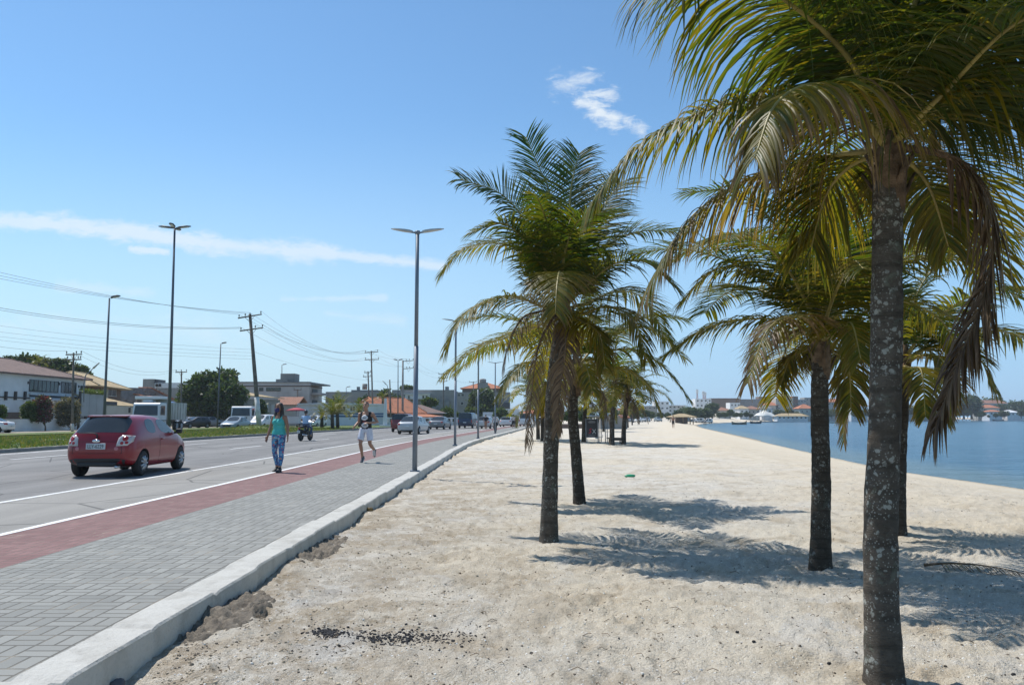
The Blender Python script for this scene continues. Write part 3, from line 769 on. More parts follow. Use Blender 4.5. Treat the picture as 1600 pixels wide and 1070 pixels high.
# palm left of centre
palm((857, 842), [(861, 700), (866, 590)], (880, 488), [
    (.08, [(866, 380, .3), (858, 300, .6), (842, 262, .8), (822, 215, .9)], dict(L=.80, spread=.75, upv=(.2, -1, .2))),
    (.10, [(887, 380, .2), (892, 300, .4), (897, 270, .5), (905, 240, .6)], dict(L=.80, spread=.85, upv=(-.2, -1, .2))),
    (.14, [(905, 400, .3), (938, 330, .6), (970, 285, .8)], dict(L=.8, upv=(-.5, -1, .3))),
    (.14, [(860, 420, -.1), (830, 360, -.2), (785, 305, -.3), (720, 280, -.4)], dict(L=.7, upv=(.2, -.7, .8))),
    (.16, [(868, 400, -.4), (852, 340, -.7), (838, 305, -1.0)], dict(L=.52, droop=1.5)),
    (.2, [(862, 440, -.2), (830, 390, -.4), (790, 350, -.6), (745, 360, -.7)], dict(L=.66)),
    (.38, [(860, 460, .1), (820, 395, .2), (770, 380, .3), (720, 392, .3), (690, 425, .3)], dict(L=.62)),
    (.44, [(850, 480, -.1), (800, 462, -.3), (750, 475, -.4), (715, 505, -.5), (697, 545, -.5)], dict(L=.6)),
    (.40, [(850, 505, .3), (800, 525, .7), (745, 545, 1.0), (695, 585, 1.1)], dict(L=.55)),
    (.55, [(878, 440, -.6), (874, 425, -1.0), (870, 450, -1.35), (868, 490, -1.5)], dict(L=.6, tips=.4)),
    (.18, [(905, 440, .1), (950, 385, .2), (1000, 362, .2), (1055, 362, .3)], dict(L=.66)),
    (.22, [(912, 450, -.2), (960, 412, -.4), (1010, 410, -.6), (1055, 450, -.7)], dict(L=.68)),
    (.34, [(915, 475, .2), (965, 455, .4), (1010, 470, .5), (1040, 530, .6)], dict(L=.66)),
    (.42, [(910, 490, -.3), (950, 478, -.6), (990, 500, -.8), (1010, 560, -.9)], dict(L=.64)),
    (.95, [(862, 500, -.2), (842, 540, -.3), (832, 600, -.3), (824, 695, -.3)], dict(L=.34, nl=60)),
    (.95, [(885, 505, -.35), (884, 545, -.5), (876, 600, -.5), (870, 672, -.5)], dict(L=.36, nl=60, wid=.04)),
    (.9, [(850, 485, -.3), (815, 498, -.5), (795, 540, -.6), (785, 575, -.6)], dict(L=.38, nl=44)),
    (.2, [(880, 410, -.4), (900, 350, -.7), (940, 330, -1.0)], dict(L=.7)),
    (.6, [(905, 500, -.3), (935, 520, -.5), (945, 570, -.5)], dict(L=.5)),
], 'coconut palm with upright spear leaves and brown fronds hanging round its trunk', .098, .08, 23,
    filler=((80, 40, 2.2, 1.4, .25), (95, 0, 2.1, 1.3, .45)),
    kw=dict(nl=90, segs=4, wid=.024), group='five near coconut palms', trunk_m=TRUNK)

# palm just behind it
palm((906, 786), [(901, 720), (895, 640)], (900, 588), [
    (.34, [(930, 560, -.2), (980, 545, -.4), (1035, 572, -.5), (1076, 622, -.6)], dict(L=.6)),
    (.30, [(925, 545, .2), (970, 515, .4), (1020, 515, .4), (1070, 560, .5)], dict(L=.6)),
    (.42, [(925, 580, .2), (970, 575, .4), (1010, 600, .5), (1030, 640, .5)], dict(L=.55)),
    (.38, [(870, 560, .2), (820, 535, .4), (760, 545, .6), (712, 582, .7)], dict(L=.58)),
    (.4, [(875, 580, -.2), (835, 565, -.4), (800, 585, -.6), (780, 620, -.7)], dict(L=.55)),
    (.2, [(900, 520, -.2), (915, 450, -.3), (950, 400, -.4)], dict(L=.6)),
    (.2, [(880, 530, .2), (850, 470, .3), (820, 440, .4)], dict(L=.6)),
    (.5, [(905, 575, -.7), (915, 570, -1.1), (925, 610, -1.4)], dict(L=.55)),
    (.62, [(880, 590, .4), (858, 600, .6), (845, 640, .7)], dict(L=.5)),
    (.9, [(922, 600, -.2), (940, 610, -.3), (948, 650, -.4)], dict(L=.3, nl=36)),
], 'second coconut palm half hidden behind the spear topped one, dark ringed trunk', .10, .08, 37,
    filler=((60, 45, 2.3, 1.4, .25), (120, 45, 2.3, 1.4, .25), (90, 20, 2.3, 1.5, .35), (0, 50, 2.2, 1.3, .2), (180, 50, 2.2, 1.3, .2), (270, 45, 2.0, 1.3, .25)),
    kw=dict(nl=74, segs=4, wid=.034), group='five near coconut palms', trunk_m=TRUNK2)

# palm between the middle and the nearest one
palm((1281, 887), [(1283, 740), (1281, 640)], (1282, 540), [
    (.36, [(1240, 505, .1), (1185, 498, .2), (1110, 510, .3), (1038, 555, .4)], dict(L=.6)),
    (.62, [(1275, 505, -.5), (1245, 492, -.9), (1200, 515, -1.1), (1168, 598, -1.2)], dict(L=.5, tips=.9)),
    (.44, [(1255, 470, .2), (1195, 425, .4), (1120, 420, .5), (1065, 470, .6)], dict(L=.62)),
    (.3, [(1250, 440, -.1), (1200, 385, -.1), (1130, 370, -.2), (1060, 400, -.2)], dict(L=.62)),
    (.16, [(1255, 430, .2), (1210, 350, .3), (1150, 300, .3), (1075, 300, .3)], dict(L=.62)),
    (.10, [(1270, 430, .3), (1255, 330, .6), (1230, 250, .8)], dict(L=.7, upv=(.2, -1, .2))),
    (.10, [(1295, 420, .3), (1310, 320, .6), (1335, 240, .8)], dict(L=.7, upv=(-.2, -1, .2))),
    (.2, [(1320, 440, .2), (1390, 350, .3), (1450, 310, .4), (1510, 300, .4)], dict(L=.62)),
    (.36, [(1330, 470, -.1), (1420, 410, -.2), (1510, 410, -.3), (1590, 465, -.4)], dict(L=.55)),
    (.4, [(1330, 500, .2), (1400, 470, .3), (1470, 500, .4), (1500, 560, .5)], dict(L=.6)),
    (.48, [(1310, 520, -.5), (1330, 505, -.9), (1345, 560, -1.1)], dict(L=.55)),
    (.42, [(1300, 470, -.5), (1330, 410, -.9), (1350, 420, -1.3)], dict(L=.6)),
    (.6, [(1262, 545, .3), (1235, 560, .5), (1220, 600, .6)], dict(L=.4)),
    (.62, [(1302, 548, .3), (1325, 570, .4), (1330, 640, .5)], dict(L=.5)),
], 'coconut palm with a dark slim trunk standing left of the nearest palm', .093, .078, 41,
    filler=((60, 45, 2.2, 1.4, .3), (110, 40, 2.2, 1.4, .25), (85, 10, 2.1, 1.4, .45), (20, 50, 2.2, 1.2, .2), (160, 50, 2.2, 1.2, .2), (270, 60, 2.0, 1.2, .15), (225, 45, 2.1, 1.3, .25), (315, 45, 2.1, 1.3, .25)),
    kw=dict(nl=84, segs=4, wid=.025), group='five near coconut palms', trunk_m=TRUNK2)

# palm behind the nearest trunk
palm((1402, 834), [(1404, 740), (1408, 650)], (1412, 578), [
    (.46, [(1380, 548, 0), (1345, 552, 0), (1322, 600, 0), (1318, 690, 0)], dict(L=.45, tips=.8)),
    (.4, [(1385, 540, .3), (1330, 520, .5), (1280, 560, .6)], dict(L=.5)),
    (.46, [(1440, 548, 0), (1490, 535, -.1), (1530, 560, -.1), (1556, 612, -.2)], dict(L=.5)),
    (.44, [(1440, 555, -.3), (1470, 560, -.5), (1482, 600, -.6), (1478, 655, -.6)], dict(L=.5, tips=.4)),
    (.2, [(1440, 520, .2), (1490, 480, .3), (1545, 480, .3)], dict(L=.55)),
    (.25, [(1420, 500, 0), (1450, 430, 0), (1510, 380, 0)], dict(L=.6)),
    (.2, [(1400, 500, 0), (1380, 430, 0), (1340, 380, 0)], dict(L=.6)),
    (.56, [(1425, 575, -.6), (1440, 580, -.9), (1446, 650, -1.1)], dict(L=.45)),
], 'coconut palm hidden behind the nearest trunk, closest of them to the water', .095, .08, 53,
    filler=((60, 40, 2.0, 1.4, .3), (120, 40, 2.0, 1.4, .3), (0, 30, 2.0, 1.4, .35), (180, 40, 2.0, 1.4, .3), (300, 50, 1.8, 1.3, .3)),
    kw=dict(nl=70, segs=4, wid=.032), group='five near coconut palms', trunk_m=TRUNK2)

# palms farther along the beach: two prototypes, copied
def small_palm(seed, hgt, lean):
    rng = random.Random(seed)
    root = empty('coconut_palm', (0, 0, 0), 'x', 'palm tree', 'small palms farther along the sand')
    top = Vector((lean, 0, hgt))
    trunk_mb([(0, 0, -.3), (lean * .2, 0, hgt * .4), top], .14, .11, n=10, m=14).build('trunk', TRUNK2, root, fix=False)
    crown_base(root, top, .12, rng, 8)
    for i in range(20):
        u = i / 20; age = .1 + .36 * u
        pts = ring_frond(top + Vector((0, 0, .1)), i * 2.4 + rng.uniform(-.2, .2), R(72 - 85 * u), rng.uniform(2.3, 2.8), rng.uniform(1.1, 1.7), rng)
        add_frond(root, Vector((0, 0, 0)), pts, age, rng, nl=26, segs=3, L=.72, wid=.085, fold=False, stem_r=.03)
    for i in range(3):
        pts = ring_frond(top - Vector((0, 0, .05)), rng.uniform(0, 6.28), R(-35), 1.9, .9, rng)
        add_frond(root, Vector((0, 0, 0)), pts, .92, rng, nl=22, segs=3, L=.4, wid=.08, fold=False, stem_r=.03)
    return root
protos = [small_palm(5, 2.7, .35), small_palm(9, 3.2, -.2), small_palm(15, 2.3, .1)]
far_palms = [
    ((841, 686), 1, 'left one of the thin pair of palm trunks seen beside the brown fronds', .2),
    ((848, 689), 2, 'right one of the thin pair of palm trunks seen beside the brown fronds', 2.),
    ((912, 691), 0, 'small palm standing left of the dark SX board', 1.),
    ((956, 695), 1, 'small palm with its trunk between the posts and the wooden bench', 3.),
    ((974, 694), 0, 'small palm with a curved trunk at the right end of the wooden bench', .4),
    ((943, 674), 2, 'palm standing behind the SX board near the grey wall', 4.),
    ((981, 668), 1, 'palm beyond the grey wall, nearer one of two thin trunks', 5.),
    ((988, 664), 0, 'palm beyond the grey wall, farther one of two thin trunks', 2.6)]
for i, (px, k, lab, rz) in enumerate(far_palms):
    used = [q[1] for q in far_palms[:i]]
    o = protos[k] if k not in used else copy_tree(protos[k])
    b = GS(*px); o.location = (b.x, b.y, sand_z(b.x, b.y)); o.rotation_euler[2] = rz; o['label'] = lab
# ------------------------------------------------------------------ street furniture
STEEL = M('lamp_post_steel', (.16, .19, .23), .5, .3, var=.1, scale=2)
STEELD = M('dark_steel', (.10, .115, .14), .5, .3, var=.1)
LED = M('lamp_wing', (.42, .42, .40), .5, var=.08)
LENS = M('lamp_lens', (.75, .75, .72), .25)
WOODP = M('weathered_pole', (.135, .118, .10), .9, var=.3, scale=3, bmp=.3)
CONCP = M('pole_concrete', (.25, .24, .22), .85, var=.15)
WHITEW = M('lime_wash', (.55, .55, .52), .9, var=.2, scale=2)
INS = M('insulator', (.06, .05, .045), .3)
CABLE = M('cable', (.10, .11, .12), .7)

def wing_lamp(px, py, d, lab, h=5.9, span=.66):
    b = G(px, py, 0.03); b = Vector((P(px, py, d).x, d, 0.0))
    r = empty('street_lamp', b, lab, 'street lamp', 'twin wing street lamps along the kerb')
    mb = MB(); mb.tube([(0, 0, -.3), (0, 0, h * .52)], [.062, .058], 12); mb.tube([(.0, 0, h * .52), (0, 0, h)], [.050, .045], 12)
    mb.tube([(0, 0, h - .03), (0, 0, h + .05)], .062, 12); mb.build('post', STEEL, r)
    mb = MB(); mb.b2(-.11, .11, -.11, .11, .0, .06, .01); mb.build('base_plate', STEEL, r)
    for s in (-1, 1):
        mb = MB(); n = 8; top = []
        prof = [(.12, .045, .05), (.2, .07, .055), (.32, .085, .05), (.45, .08, .04), (.57, .06, .028), (span, .012, .014)]
        for x, wd, th in prof:
            z = h + .0 + (x - .1) * .17
            top += [(s * x, -wd, z), (s * x, wd, z), (s * x, wd * .8, z + th), (s * x, -wd * .8, z + th)]
        for i in range(len(prof) - 1):
            for k in range(4): mb.f.append((i * 4 + k, i * 4 + (k + 1) % 4, i * 4 + 4 + (k + 1) % 4, i * 4 + 4 + k)); mb.sm.append(False)
        mb.v = top; mb.f += [(0, 1, 2, 3), tuple((len(prof) - 1) * 4 + k for k in range(4))]; mb.sm += [False, False]
        hd = mb.build('lamp_head', LED, r)
        m2 = MB(); m2.tube([(0, 0, h), (s * .15, 0, h + .02)], .022, 8); m2.build('bracket', STEELD, hd)
    return r
for a in ((648, 735, 19.1, 'tall twin wing street lamp nearest on the kerb, in front of the silver car'),
          (711, 694, 37., 'second twin wing street lamp along the kerb, right of the grey sedan'),
          (747, 683, 49., 'third twin wing street lamp along the kerb, right of the blue van'),
          (773.7, 675, 66., 'fourth twin wing street lamp along the kerb, at the walker in pale top'),):
    wing_lamp(*a)
def mast(px, ytop, pybase, d, lab, heads, r0=.11, zb=.15, group=None, bend=0.0, topx=None):
    b = Vector((P(px, 650, d).x, d, zb)); t = P(topx or px, ytop, d)
    r = empty('street_lamp', b, lab, 'street lamp', group)
    tl = t - b
    mb = MB(); mb.tube([(0, 0, -.3), tl * .5, tl], [r0, r0 * .8, r0 * .55], 12); mb.build('post', STEELD, r)
    for ang, ln in heads:
        d2 = Vector((math.cos(R(ang)), math.sin(R(ang)), 0)); mb = MB()
        mb.tube([tl + d2 * .1 + Vector((0, 0, .02)), tl + d2 * ln * .35 + Vector((0, 0, .10)), tl + d2 * ln * .75 + Vector((0, 0, .17)), tl + d2 * ln + Vector((0, 0, .17))],
                [(.06, .05), (.2, .09), (.2, .08), (.08, .04)], 10)
        hd = mb.build('lamp_head', STEELD, r)
        m2 = MB(); m2.tube([tl + d2 * ln * .4 + Vector((0, 0, .035)), tl + d2 * ln * .85 + Vector((0, 0, .095))], [(.13, .03), (.12, .03)], 8); m2.build('lens', LENS, hd)
    return r
mast(264.5, 357, 671, 62, 'tallest street lamp with four heads standing on the grass behind the red car', [(0, 1.3), (180, 1.3), (95, 1.3), (275, 1.1)], .135, topx=273)
mast(163, 466, 675, 55, 'single headed street lamp on the grass at the left, in front of the panels', [(0, .75)], .10, topx=171)
mast(340, 537, 664, 100, 'single headed street lamp in front of the big dark tree', [(0, .75)], .11, topx=345)
mast(440.5, 570, 664, 150, 'single headed street lamp behind the woman, before the apartment block', [(0, .9)], .12, topx=440.5)
mast(541, 605, 664, 165, 'small street lamp head showing above the median date palms', [(0, .9)], .10, topx=541)
mast(622, 563, 660, 125, 'double headed street lamp beside the pole in front of the orange roof', [(0, .75), (180, .75)], .10, topx=622)
def arm_lamp(px, pyb, d, pts, lab, r0=.05):
    b = Vector((P(px, pyb, d).x, d, .04)); r = empty('street_lamp', b, lab, 'street lamp')
    q = [P(x, y, d) - b for x, y in pts]; mb = MB(); mb.tube(q, r0, 8); mb.build('arm', STEEL, r)
    mb = MB(); mb.tube([q[-1], q[-1] + (q[-1] - q[-2]).normalized() * .8], [(.16, .09), (.10, .05)], 8); mb.build('lamp_head', LED, r)
arm_lamp(129, 660, 80, [(131, 628), (131, 600), (134, 586), (146, 575)], 'curved arm street lamp above the panels at the left house')
arm_lamp(742, 664, 170, [(742, 650), (744, 622), (750, 615), (757, 610)], 'curved arm street lamp before the bushy tree beyond the blue van')
arm_lamp(784, 664, 190, [(782, 650), (782, 634), (789, 626), (796, 621)], 'curved arm street lamp in front of the white wall far down the road')
arm_lamp(606, 664, 130, [(609, 645), (607, 612), (605, 602), (603, 600)], 'small curved arm street lamp left of the restaurant pole')

# utility poles with cross arms
def upole(base, top, d, arms, lab, r0=.16, wash=0.0, zb=.1, mat=WOODP, extra=None):
    b = Vector((P(base[0], base[1], d).x, d, zb)); t = P(top[0], top[1], d)
    r = empty('utility_pole', b, lab, 'utility pole', 'wooden utility poles with cross arms')
    tl = t - b; mb = MB(); mb.tube([-tl * .03, tl * .4, tl], [r0, r0 * .85, r0 * .6], 12); mb.build('post', mat, r)
    if wash: m2 = MB(); m2.tube([tl * .002, tl * wash], [r0 + .012, r0 * .95 + .012], 12); m2.build('white_base', WHITEW, r)
    out = []
    for (xa, ya), (xb, yb), pins in arms:
        A = P(xa, ya, d - .2) - b; B = P(xb, yb, d - .2) - b
        mb = MB(); mb.tube([A, B], (.075, .06), 6, smooth=False)
        mid = (A + B) / 2; tm = mid - Vector((0, 0, .55))
        mb.tube([A.lerp(B, .28), tm], .018, 5); mb.tube([A.lerp(B, .72), tm], .018, 5)
        ar = mb.build('cross_arm', mat, r)
        for u in pins:
            p = A.lerp(B, u); m3 = MB(); m3.lathe([(.02, 0), (.02, .1), (.055, .12), (.05, .18), (.065, .2), (.05, .27), (.02, .30)], p + Vector((0, 0, .03)), 8, 'z')
            m3.build('insulator', INS, ar); out.append(b + p + Vector((0, 0, .34)))
    if extra:
        for x, y, w_, h_ in extra:
            c = P(x, y, d - .4) - b; m4 = MB(); m4.tube([c - Vector((0, 0, h_ / 2)), c + Vector((0, 0, h_ / 2))], w_ / 2, 12); m4.build('transformer', CONCP, r)
    return out
pA = upole((405, 667), (390.5, 491), 75, [((372, 497), (409, 491), (.04, .3, .5, .96)), ((375, 517), (411, 512), (.04, .66, .97))], 'tall leaning utility pole with whitewashed foot on the grass mound', .23, .26, .45)
pB = upole((583, 662), (580, 548), 118, [((570, 551), (591, 549.5), (.05, .95)), ((570, 562), (592, 561.5), (.05, .97))], 'slim utility pole with two cross arms behind the jogger', .15)
pC = upole((578, 662), (575, 580), 140, [((569, 582), (580, 581.5), (.1, .9)), ((567, 588.5), (580, 588), (.1, .9))], 'utility pole carrying a round transformer, just left of the slim one', .17, extra=[(570, 604, .9, 1.0)])
pD = upole((629, 662), (629.5, 563), 132, [((630, 564.5), (646, 563), (.3, .6, .97)), ((631, 576), (646, 575), (.3, .6, .97))], 'thick utility pole rising before the orange restaurant roof', .22, mat=CONCP)
pE = upole((693, 660), (693, 583), 165, [((685, 584.5), (700, 584), (.05, .95)), ((685, 590.5), (700, 590), (.05, .95)), ((686, 596), (699, 595.5), (.05, .95))], 'utility pole with three stacked cross arms above the brown roof', .17)
pF = upole((740, 660), (739.5, 596), 215, [((733, 597), (745, 597), (.05, .95))], 'distant utility pole in front of the bushy tree', .19)
pG = upole((113, 670), (115, 551), 73, [((103, 554), (128, 553.5), (.04, .65, .95)), ((103, 562), (127, 561.5), (.1, .8, .95))], 'utility pole with two cross arms in front of the white house', .13, .09)
pH = upole((283, 664), (283.5, 580), 100, [((274.5, 581.5), (292, 581), (.04, .5, .96))], 'utility pole with one cross arm between the truck and the tree', .14)
pI = upole((465, 655), (465, 608), 128, [((459, 609), (471, 609), (.05, .95))], 'low utility pole beside the tiled cottage behind the woman', .14, extra=[(467, 634, .6, .8)])
pJ = upole((611, 658), (609, 593), 120, [], 'bare slanting pole before the orange roof', .14)
def cable(a, b, sag, r=.012, cat='cable', lab='thin black cable', n=18):
    mb = MB(); mb.tube([a.lerp(b, i / n) - Vector((0, 0, sag * 4 * (i / n) * (1 - i / n))) for i in range(n + 1)], r * .72, 4)
    c = (a + b) / 2; o = mb.build('power_cable', CABLE, None, off=c, fix=False); o.location = c
    tag(o, lab, 'power cable', 'power cables strung between the poles')
offs = Vector((0, 0, 0))
for i, (p, q) in enumerate((((-120, 396), pA[0]), ((-120, 404), pA[1]), ((-120, 411), pA[2]))):
    cable(P(*p, 52), q, .5, .016, lab='one of the three highest cables from the left edge to the leaning pole top')
cable(P(-120, 458, 54), pA[4], .8, .022, lab='thick dark cable to the lower cross arm of the leaning pole')
cable(P(-120, 462, 54), pA[4] + Vector((0, 0, -.1)), .8, .018, lab='cable running just under the thick dark one')
for i, y0 in enumerate((492, 503, 511, 517)):
    cable(P(-120, y0, 56), P(393 - 0 + i, 546 + i * 5, 75), .35, .010, lab=f'{("topmost", "second", "third", "lowest")[i]} of four faint cables crossing behind the tall lamp')
cable(P(-80, 527, 60), pG[0], .3, .014, lab='cable reaching the top of the pole before the white house from the left')
cable(pG[2], pH[0], 1.0, .014, lab='upper cable from the white house pole to the single armed pole')
cable(pG[5], pH[1], 1.2, .012, lab='lower cable from the white house pole to the single armed pole')
for i in range(4): cable(pA[i], pB[0 if i < 2 else 1], 1.5 + .2 * i, .014, lab='one of the upper cables sagging from the leaning pole to the slim pole')
for i in range(4, 7): cable(pA[i], pB[2 if i < 5 else 3], 1.7, .014, lab='one of the lower cables sagging from the leaning pole to the slim pole')
for i, j in ((0, 0), (1, 1), (2, 3), (3, 4)): cable(pB[i], pD[j], .5, .013, lab='one of the cables from the slim pole to the thick pole')
for i, j in ((0, 0), (2, 1), (5, 3)): cable(pD[i], pE[j], 1.0, .014, lab='one of the cables from the thick pole to the three armed pole')
for i, j in ((1, 0), (3, 1)): cable(pE[i], pF[j], 1.0, .014, lab='one of the cables leaving the three armed pole to the right')
cable(P(395, 549, 75), P(640, 595, 160), 1.2, .012, lab='low cable from the middle of the leaning pole sagging over the apartment block')

# ------------------------------------------------------------------ buildings along the road
WHITE = M('white_plaster', (.68, .69, .70), .85, var=.06, scale=.5, dirt=(.36, .34, .31), dirt_amt=.45)
CREAM = M('cream_plaster', (.46, .43, .37), .85, var=.08, scale=.5, dirt=(.28, .25, .21), dirt_amt=.5)
GREY = M('grey_plaster', (.27, .26, .245), .9, var=.1, scale=.4, dirt=(.14, .13, .12), dirt_amt=.6)
BLOCK = M('grey_block_wall', (.21, .215, .22), .9, var=.2, scale=1.2, dirt=(.1, .1, .1), dirt_amt=.6)
PINKW = M('stained_white_wall', (.50, .46, .44), .9, var=.1, scale=.4, dirt=(.24, .20, .18), dirt_amt=.8)
DARKW = M('dark_timber', (.05, .045, .045), .7)
BROWNW = M('brown_wall', (.16, .115, .09), .85, var=.15)  # plain brown, for walls, doors and pier timber
GLASS = M('window_glass', (.03, .04, .045), .08, spec=.6, var=.3, scale=.8)
GLASSG = M('green_glass', (.035, .065, .06), .08, spec=.6, var=.4, scale=1.2)
FRAMEW = M('white_frame', (.6, .6, .6), .6)
FRAMED = M('dark_frame', (.045, .05, .06), .5)
BLUE = M('blue_band', (.03, .10, .22), .7, var=.1)
METALP = M('grey_panel', (.33, .345, .36), .6, .2, var=.1, scale=.6)
def mat_tile(name, c0, c1, dirt):
    m, nt, bs, tc = newmat(name); v = tc.outputs['Object']
    sp = nt.nodes.new('ShaderNodeSeparateXYZ'); nt.links.new(v, sp.inputs[0])
    s = mth(nt, 'SINE', mth(nt, 'MULTIPLY', sp.outputs[0], 22)); s2 = mth(nt, 'SINE', mth(nt, 'MULTIPLY', sp.outputs[2], 34))
    n = noi(nt, v, .9, 6, .65); n2 = noi(nt, v, 6, 4, .7)
    c = mixc(nt, sstep(nt, n2, .3, .7), c0, c1); c = mixc(nt, mth(nt, 'MULTIPLY', sstep(nt, n, .48, .7), .6), c, dirt)
    nt.links.new(c, bs.inputs['Base Color']); bs.inputs['Roughness'].default_value = .9
    nt.links.new(bump(nt, mth(nt, 'ADD', s, mth(nt, 'MULTIPLY', s2, .4)), .8, .05), bs.inputs['Normal'])
    return m
TILE_O = mat_tile('orange_roof_tile', (.46, .165, .085), (.56, .23, .12), (.26, .12, .08))
TILE_B = mat_tile('brown_roof_tile', (.19, .125, .105), (.25, .17, .14), (.12, .085, .07))
TILE_S = mat_tile('straw_roof_tile', (.47, .35, .19), (.56, .43, .25), (.26, .19, .11))
TILE_R = mat_tile('old_red_roof_tile', (.30, .14, .095), (.42, .22, .14), (.18, .10, .08))
class Fac:
    """a vertical facade between two ground points; local x along it, local y away from the viewer"""
    def __init__(s, name, label, cat, A, B, z0=.02, group=None):
        a = P(A[0], 650, A[1]); b = P(B[0], 650, B[1])
        s.a = Vector((a.x, a.y, 0)); s.b = Vector((b.x, b.y, 0)); v = s.b - s.a; s.L = v.length; s.u = v / s.L
        s.rz = math.atan2(v.y, v.x); s.n = Vector((-s.u.y, s.u.x, 0)); s.z0 = z0
        s.root = empty(name, s.a + Vector((0, 0, z0)), label, cat, group, s.rz)
    def at(s, px, py, off=0.0):
        r = ray(px, py); o = Vector((0, 0, CAMZ)); q = s.a + s.n * off
        t = (q - o).dot(s.n) / r.dot(s.n); p = o + r * t
        return (p - s.a).dot(s.u), p.z - s.z0
    def zz(s, px, py, off=0.0): return s.at(px, py, off)[1]
    def box(s, name, mat, x0, x1, y0, y1, z0, z1, parent=None, bevel=0.0, label=None):
        return MB().b2(x0, x1, y0, y1, z0, z1, bevel).build(name, mat, parent or s.root, label)
    def win(s, p0, p1, bars=1, fm=FRAMEW, gm=GLASS, off=0.0, hbars=0, proud=.06):
        (x0, z1), (x1, z0) = s.at(p0[0], p0[1], off), s.at(p1[0], p1[1], off)
        f = .06; mb = MB(); y0 = off - proud; y1 = off + .04
        mb.b2(x0 - f, x1 + f, y0, y1, z1, z1 + f); mb.b2(x0 - f, x1 + f, y0 - .04, y1, z0 - f, z0)
        mb.b2(x0 - f, x0, y0, y1, z0, z1); mb.b2(x1, x1 + f, y0, y1, z0, z1)
        for i in range(1, bars + 1):
            x = x0 + (x1 - x0) * i / (bars + 1); mb.b2(x - .03, x + .03, y0 + .012, y1, z0, z1)
        w_ = mb.build('window', fm, s.root)
        MB().b2(x0, x1, off - .02, off + .03, z0, z1).build('pane', gm, w_)
        return w_
    def hip(s, x0, x1, y0, y1, ze, zr, mat, ov=.5, th=.12, inset=None, parent=None):
        x0 -= ov; x1 += ov; y0 -= ov; y1 += ov; h = (y1 - y0) / 2
        ins = min(h, (x1 - x0) / 2 - .05) if inset is None else inset
        ym = (y0 + y1) / 2
        top = [(x0, y0, ze), (x1, y0, ze), (x1, y1, ze), (x0, y1, ze), (x0 + ins, ym, zr), (x1 - ins, ym, zr)]
        mb = MB(); mb.add(top + [(p[0], p[1], ze - th) for p in top[:4]], [(0, 1, 5, 4), (1, 2, 5), (2, 3, 4, 5), (3, 0, 4), (0, 6, 7, 1), (1, 7, 8, 2), (2, 8, 9, 3), (3, 9, 6, 0), (9, 8, 7, 6)])
        rf = mb.build('roof', mat, parent or s.root)
        m2 = MB(); m2.tube([top[4], top[5]], .11, 6)
        for a, b in ((0, 4), (3, 4), (1, 5), (2, 5)): m2.tube([top[a], top[b]], .09, 6)
        m2.build('ridge_tiles', mat, rf); return rf
    def gable(s, x0, x1, y0, y1, ze, zr, mat, ov=.4, th=.12, axis='x'):
        x0 -= ov; x1 += ov; y0 -= ov; y1 += ov; mb = MB()
        if axis == 'x':
            m = (y0 + y1) / 2; mb.prism([(y0, ze), (m, zr), (y1, ze), (y1, ze - th), (m, zr - th), (y0, ze - th)], 'x', x0, x1)
        else:
            m = (x0 + x1) / 2; mb.prism([(x0, ze), (m, zr), (x1, ze), (x1, ze - th), (m, zr - th), (x0, ze - th)], 'y', y0, y1)
        return mb.build('roof', mat, s.root)
    def shed(s, p, mat, th=.12, name='roof'):
        """free roof plane: four corners"""
        mb = MB(); mb.add(list(p) + [(q[0], q[1], q[2] - th) for q in p], [(0, 1, 2, 3), (7, 6, 5, 4), (0, 4, 5, 1), (1, 5, 6, 2), (2, 6, 7, 3), (3, 7, 4, 0)])
        return mb.build(name, mat, s.root)

# white two storey house at the left edge
f = Fac('white_house', 'white two storey house with brown hip roof at the left edge', 'house', (-70, 70), (131, 91))
ze = f.zz(60, 587.5); T = 11
f.box('wall', WHITE, 0, f.L, 0, T, 0, ze)
f.hip(0, f.L, 0, T, ze + .1, f.zz(40, 563, 5), TILE_B, .55)
f.win((46.5, 593.5), (90, 613), 6, FRAMED, GLASSG); f.win((96, 597), (118, 614), 3, FRAMED, GLASS)
f.win((126, 603), (132, 609), 0, FRAMED, GLASS)
xa, za = f.at(46, 614); xb, zb = f.at(119, 623)
f.box('balcony_recess', FRAMED, xa, xb, -.03, .05, zb, za - .15); f.box('balcony_rail', FRAMEW, xa - .2, xb + .3, -.25, -.02, za - .17, za - .05)
xa, za = f.at(-60, 616.5)
f.box('balcony_beam', DARKW, 0.2, f.at(46, 616)[0], -.12, -.02, za - .12, za)
for q in (-30, -12, 8, 23, 38): x, z = f.at(q, 613); f.box('beam_post', DARKW, x - .12, x + .12, -.2, .0, z - .75, z + .1)
xa, za = f.at(-60, 643); f.box('garage_door', BROWNW, .3, f.at(39, 643)[0], -.05, .05, .1, za)
for q in (78, 98, 118): x, z = f.at(q, 640); f.box('column', WHITE, x - .18, x + .18, -.9, -.5, 0, f.zz(q, 624, -.7))
f.box('terrace_slab', WHITE, f.at(46, 624)[0], f.L - .2, -1.2, -.02, f.zz(80, 624) - .16, f.zz(80, 624))
for q in (82, 106): x, z = f.at(q, 650); f.box('doorway', FRAMED, x - .8, x + .8, -.04, .03, 0, 2.2)
for q, y0 in ((43.5, 598), (92.5, 600), (122.5, 604)): x, z = f.at(q, y0); f.box('wall_lamp', FRAMED, x - .06, x + .06, -.12, 0, z - .12, z + .15)
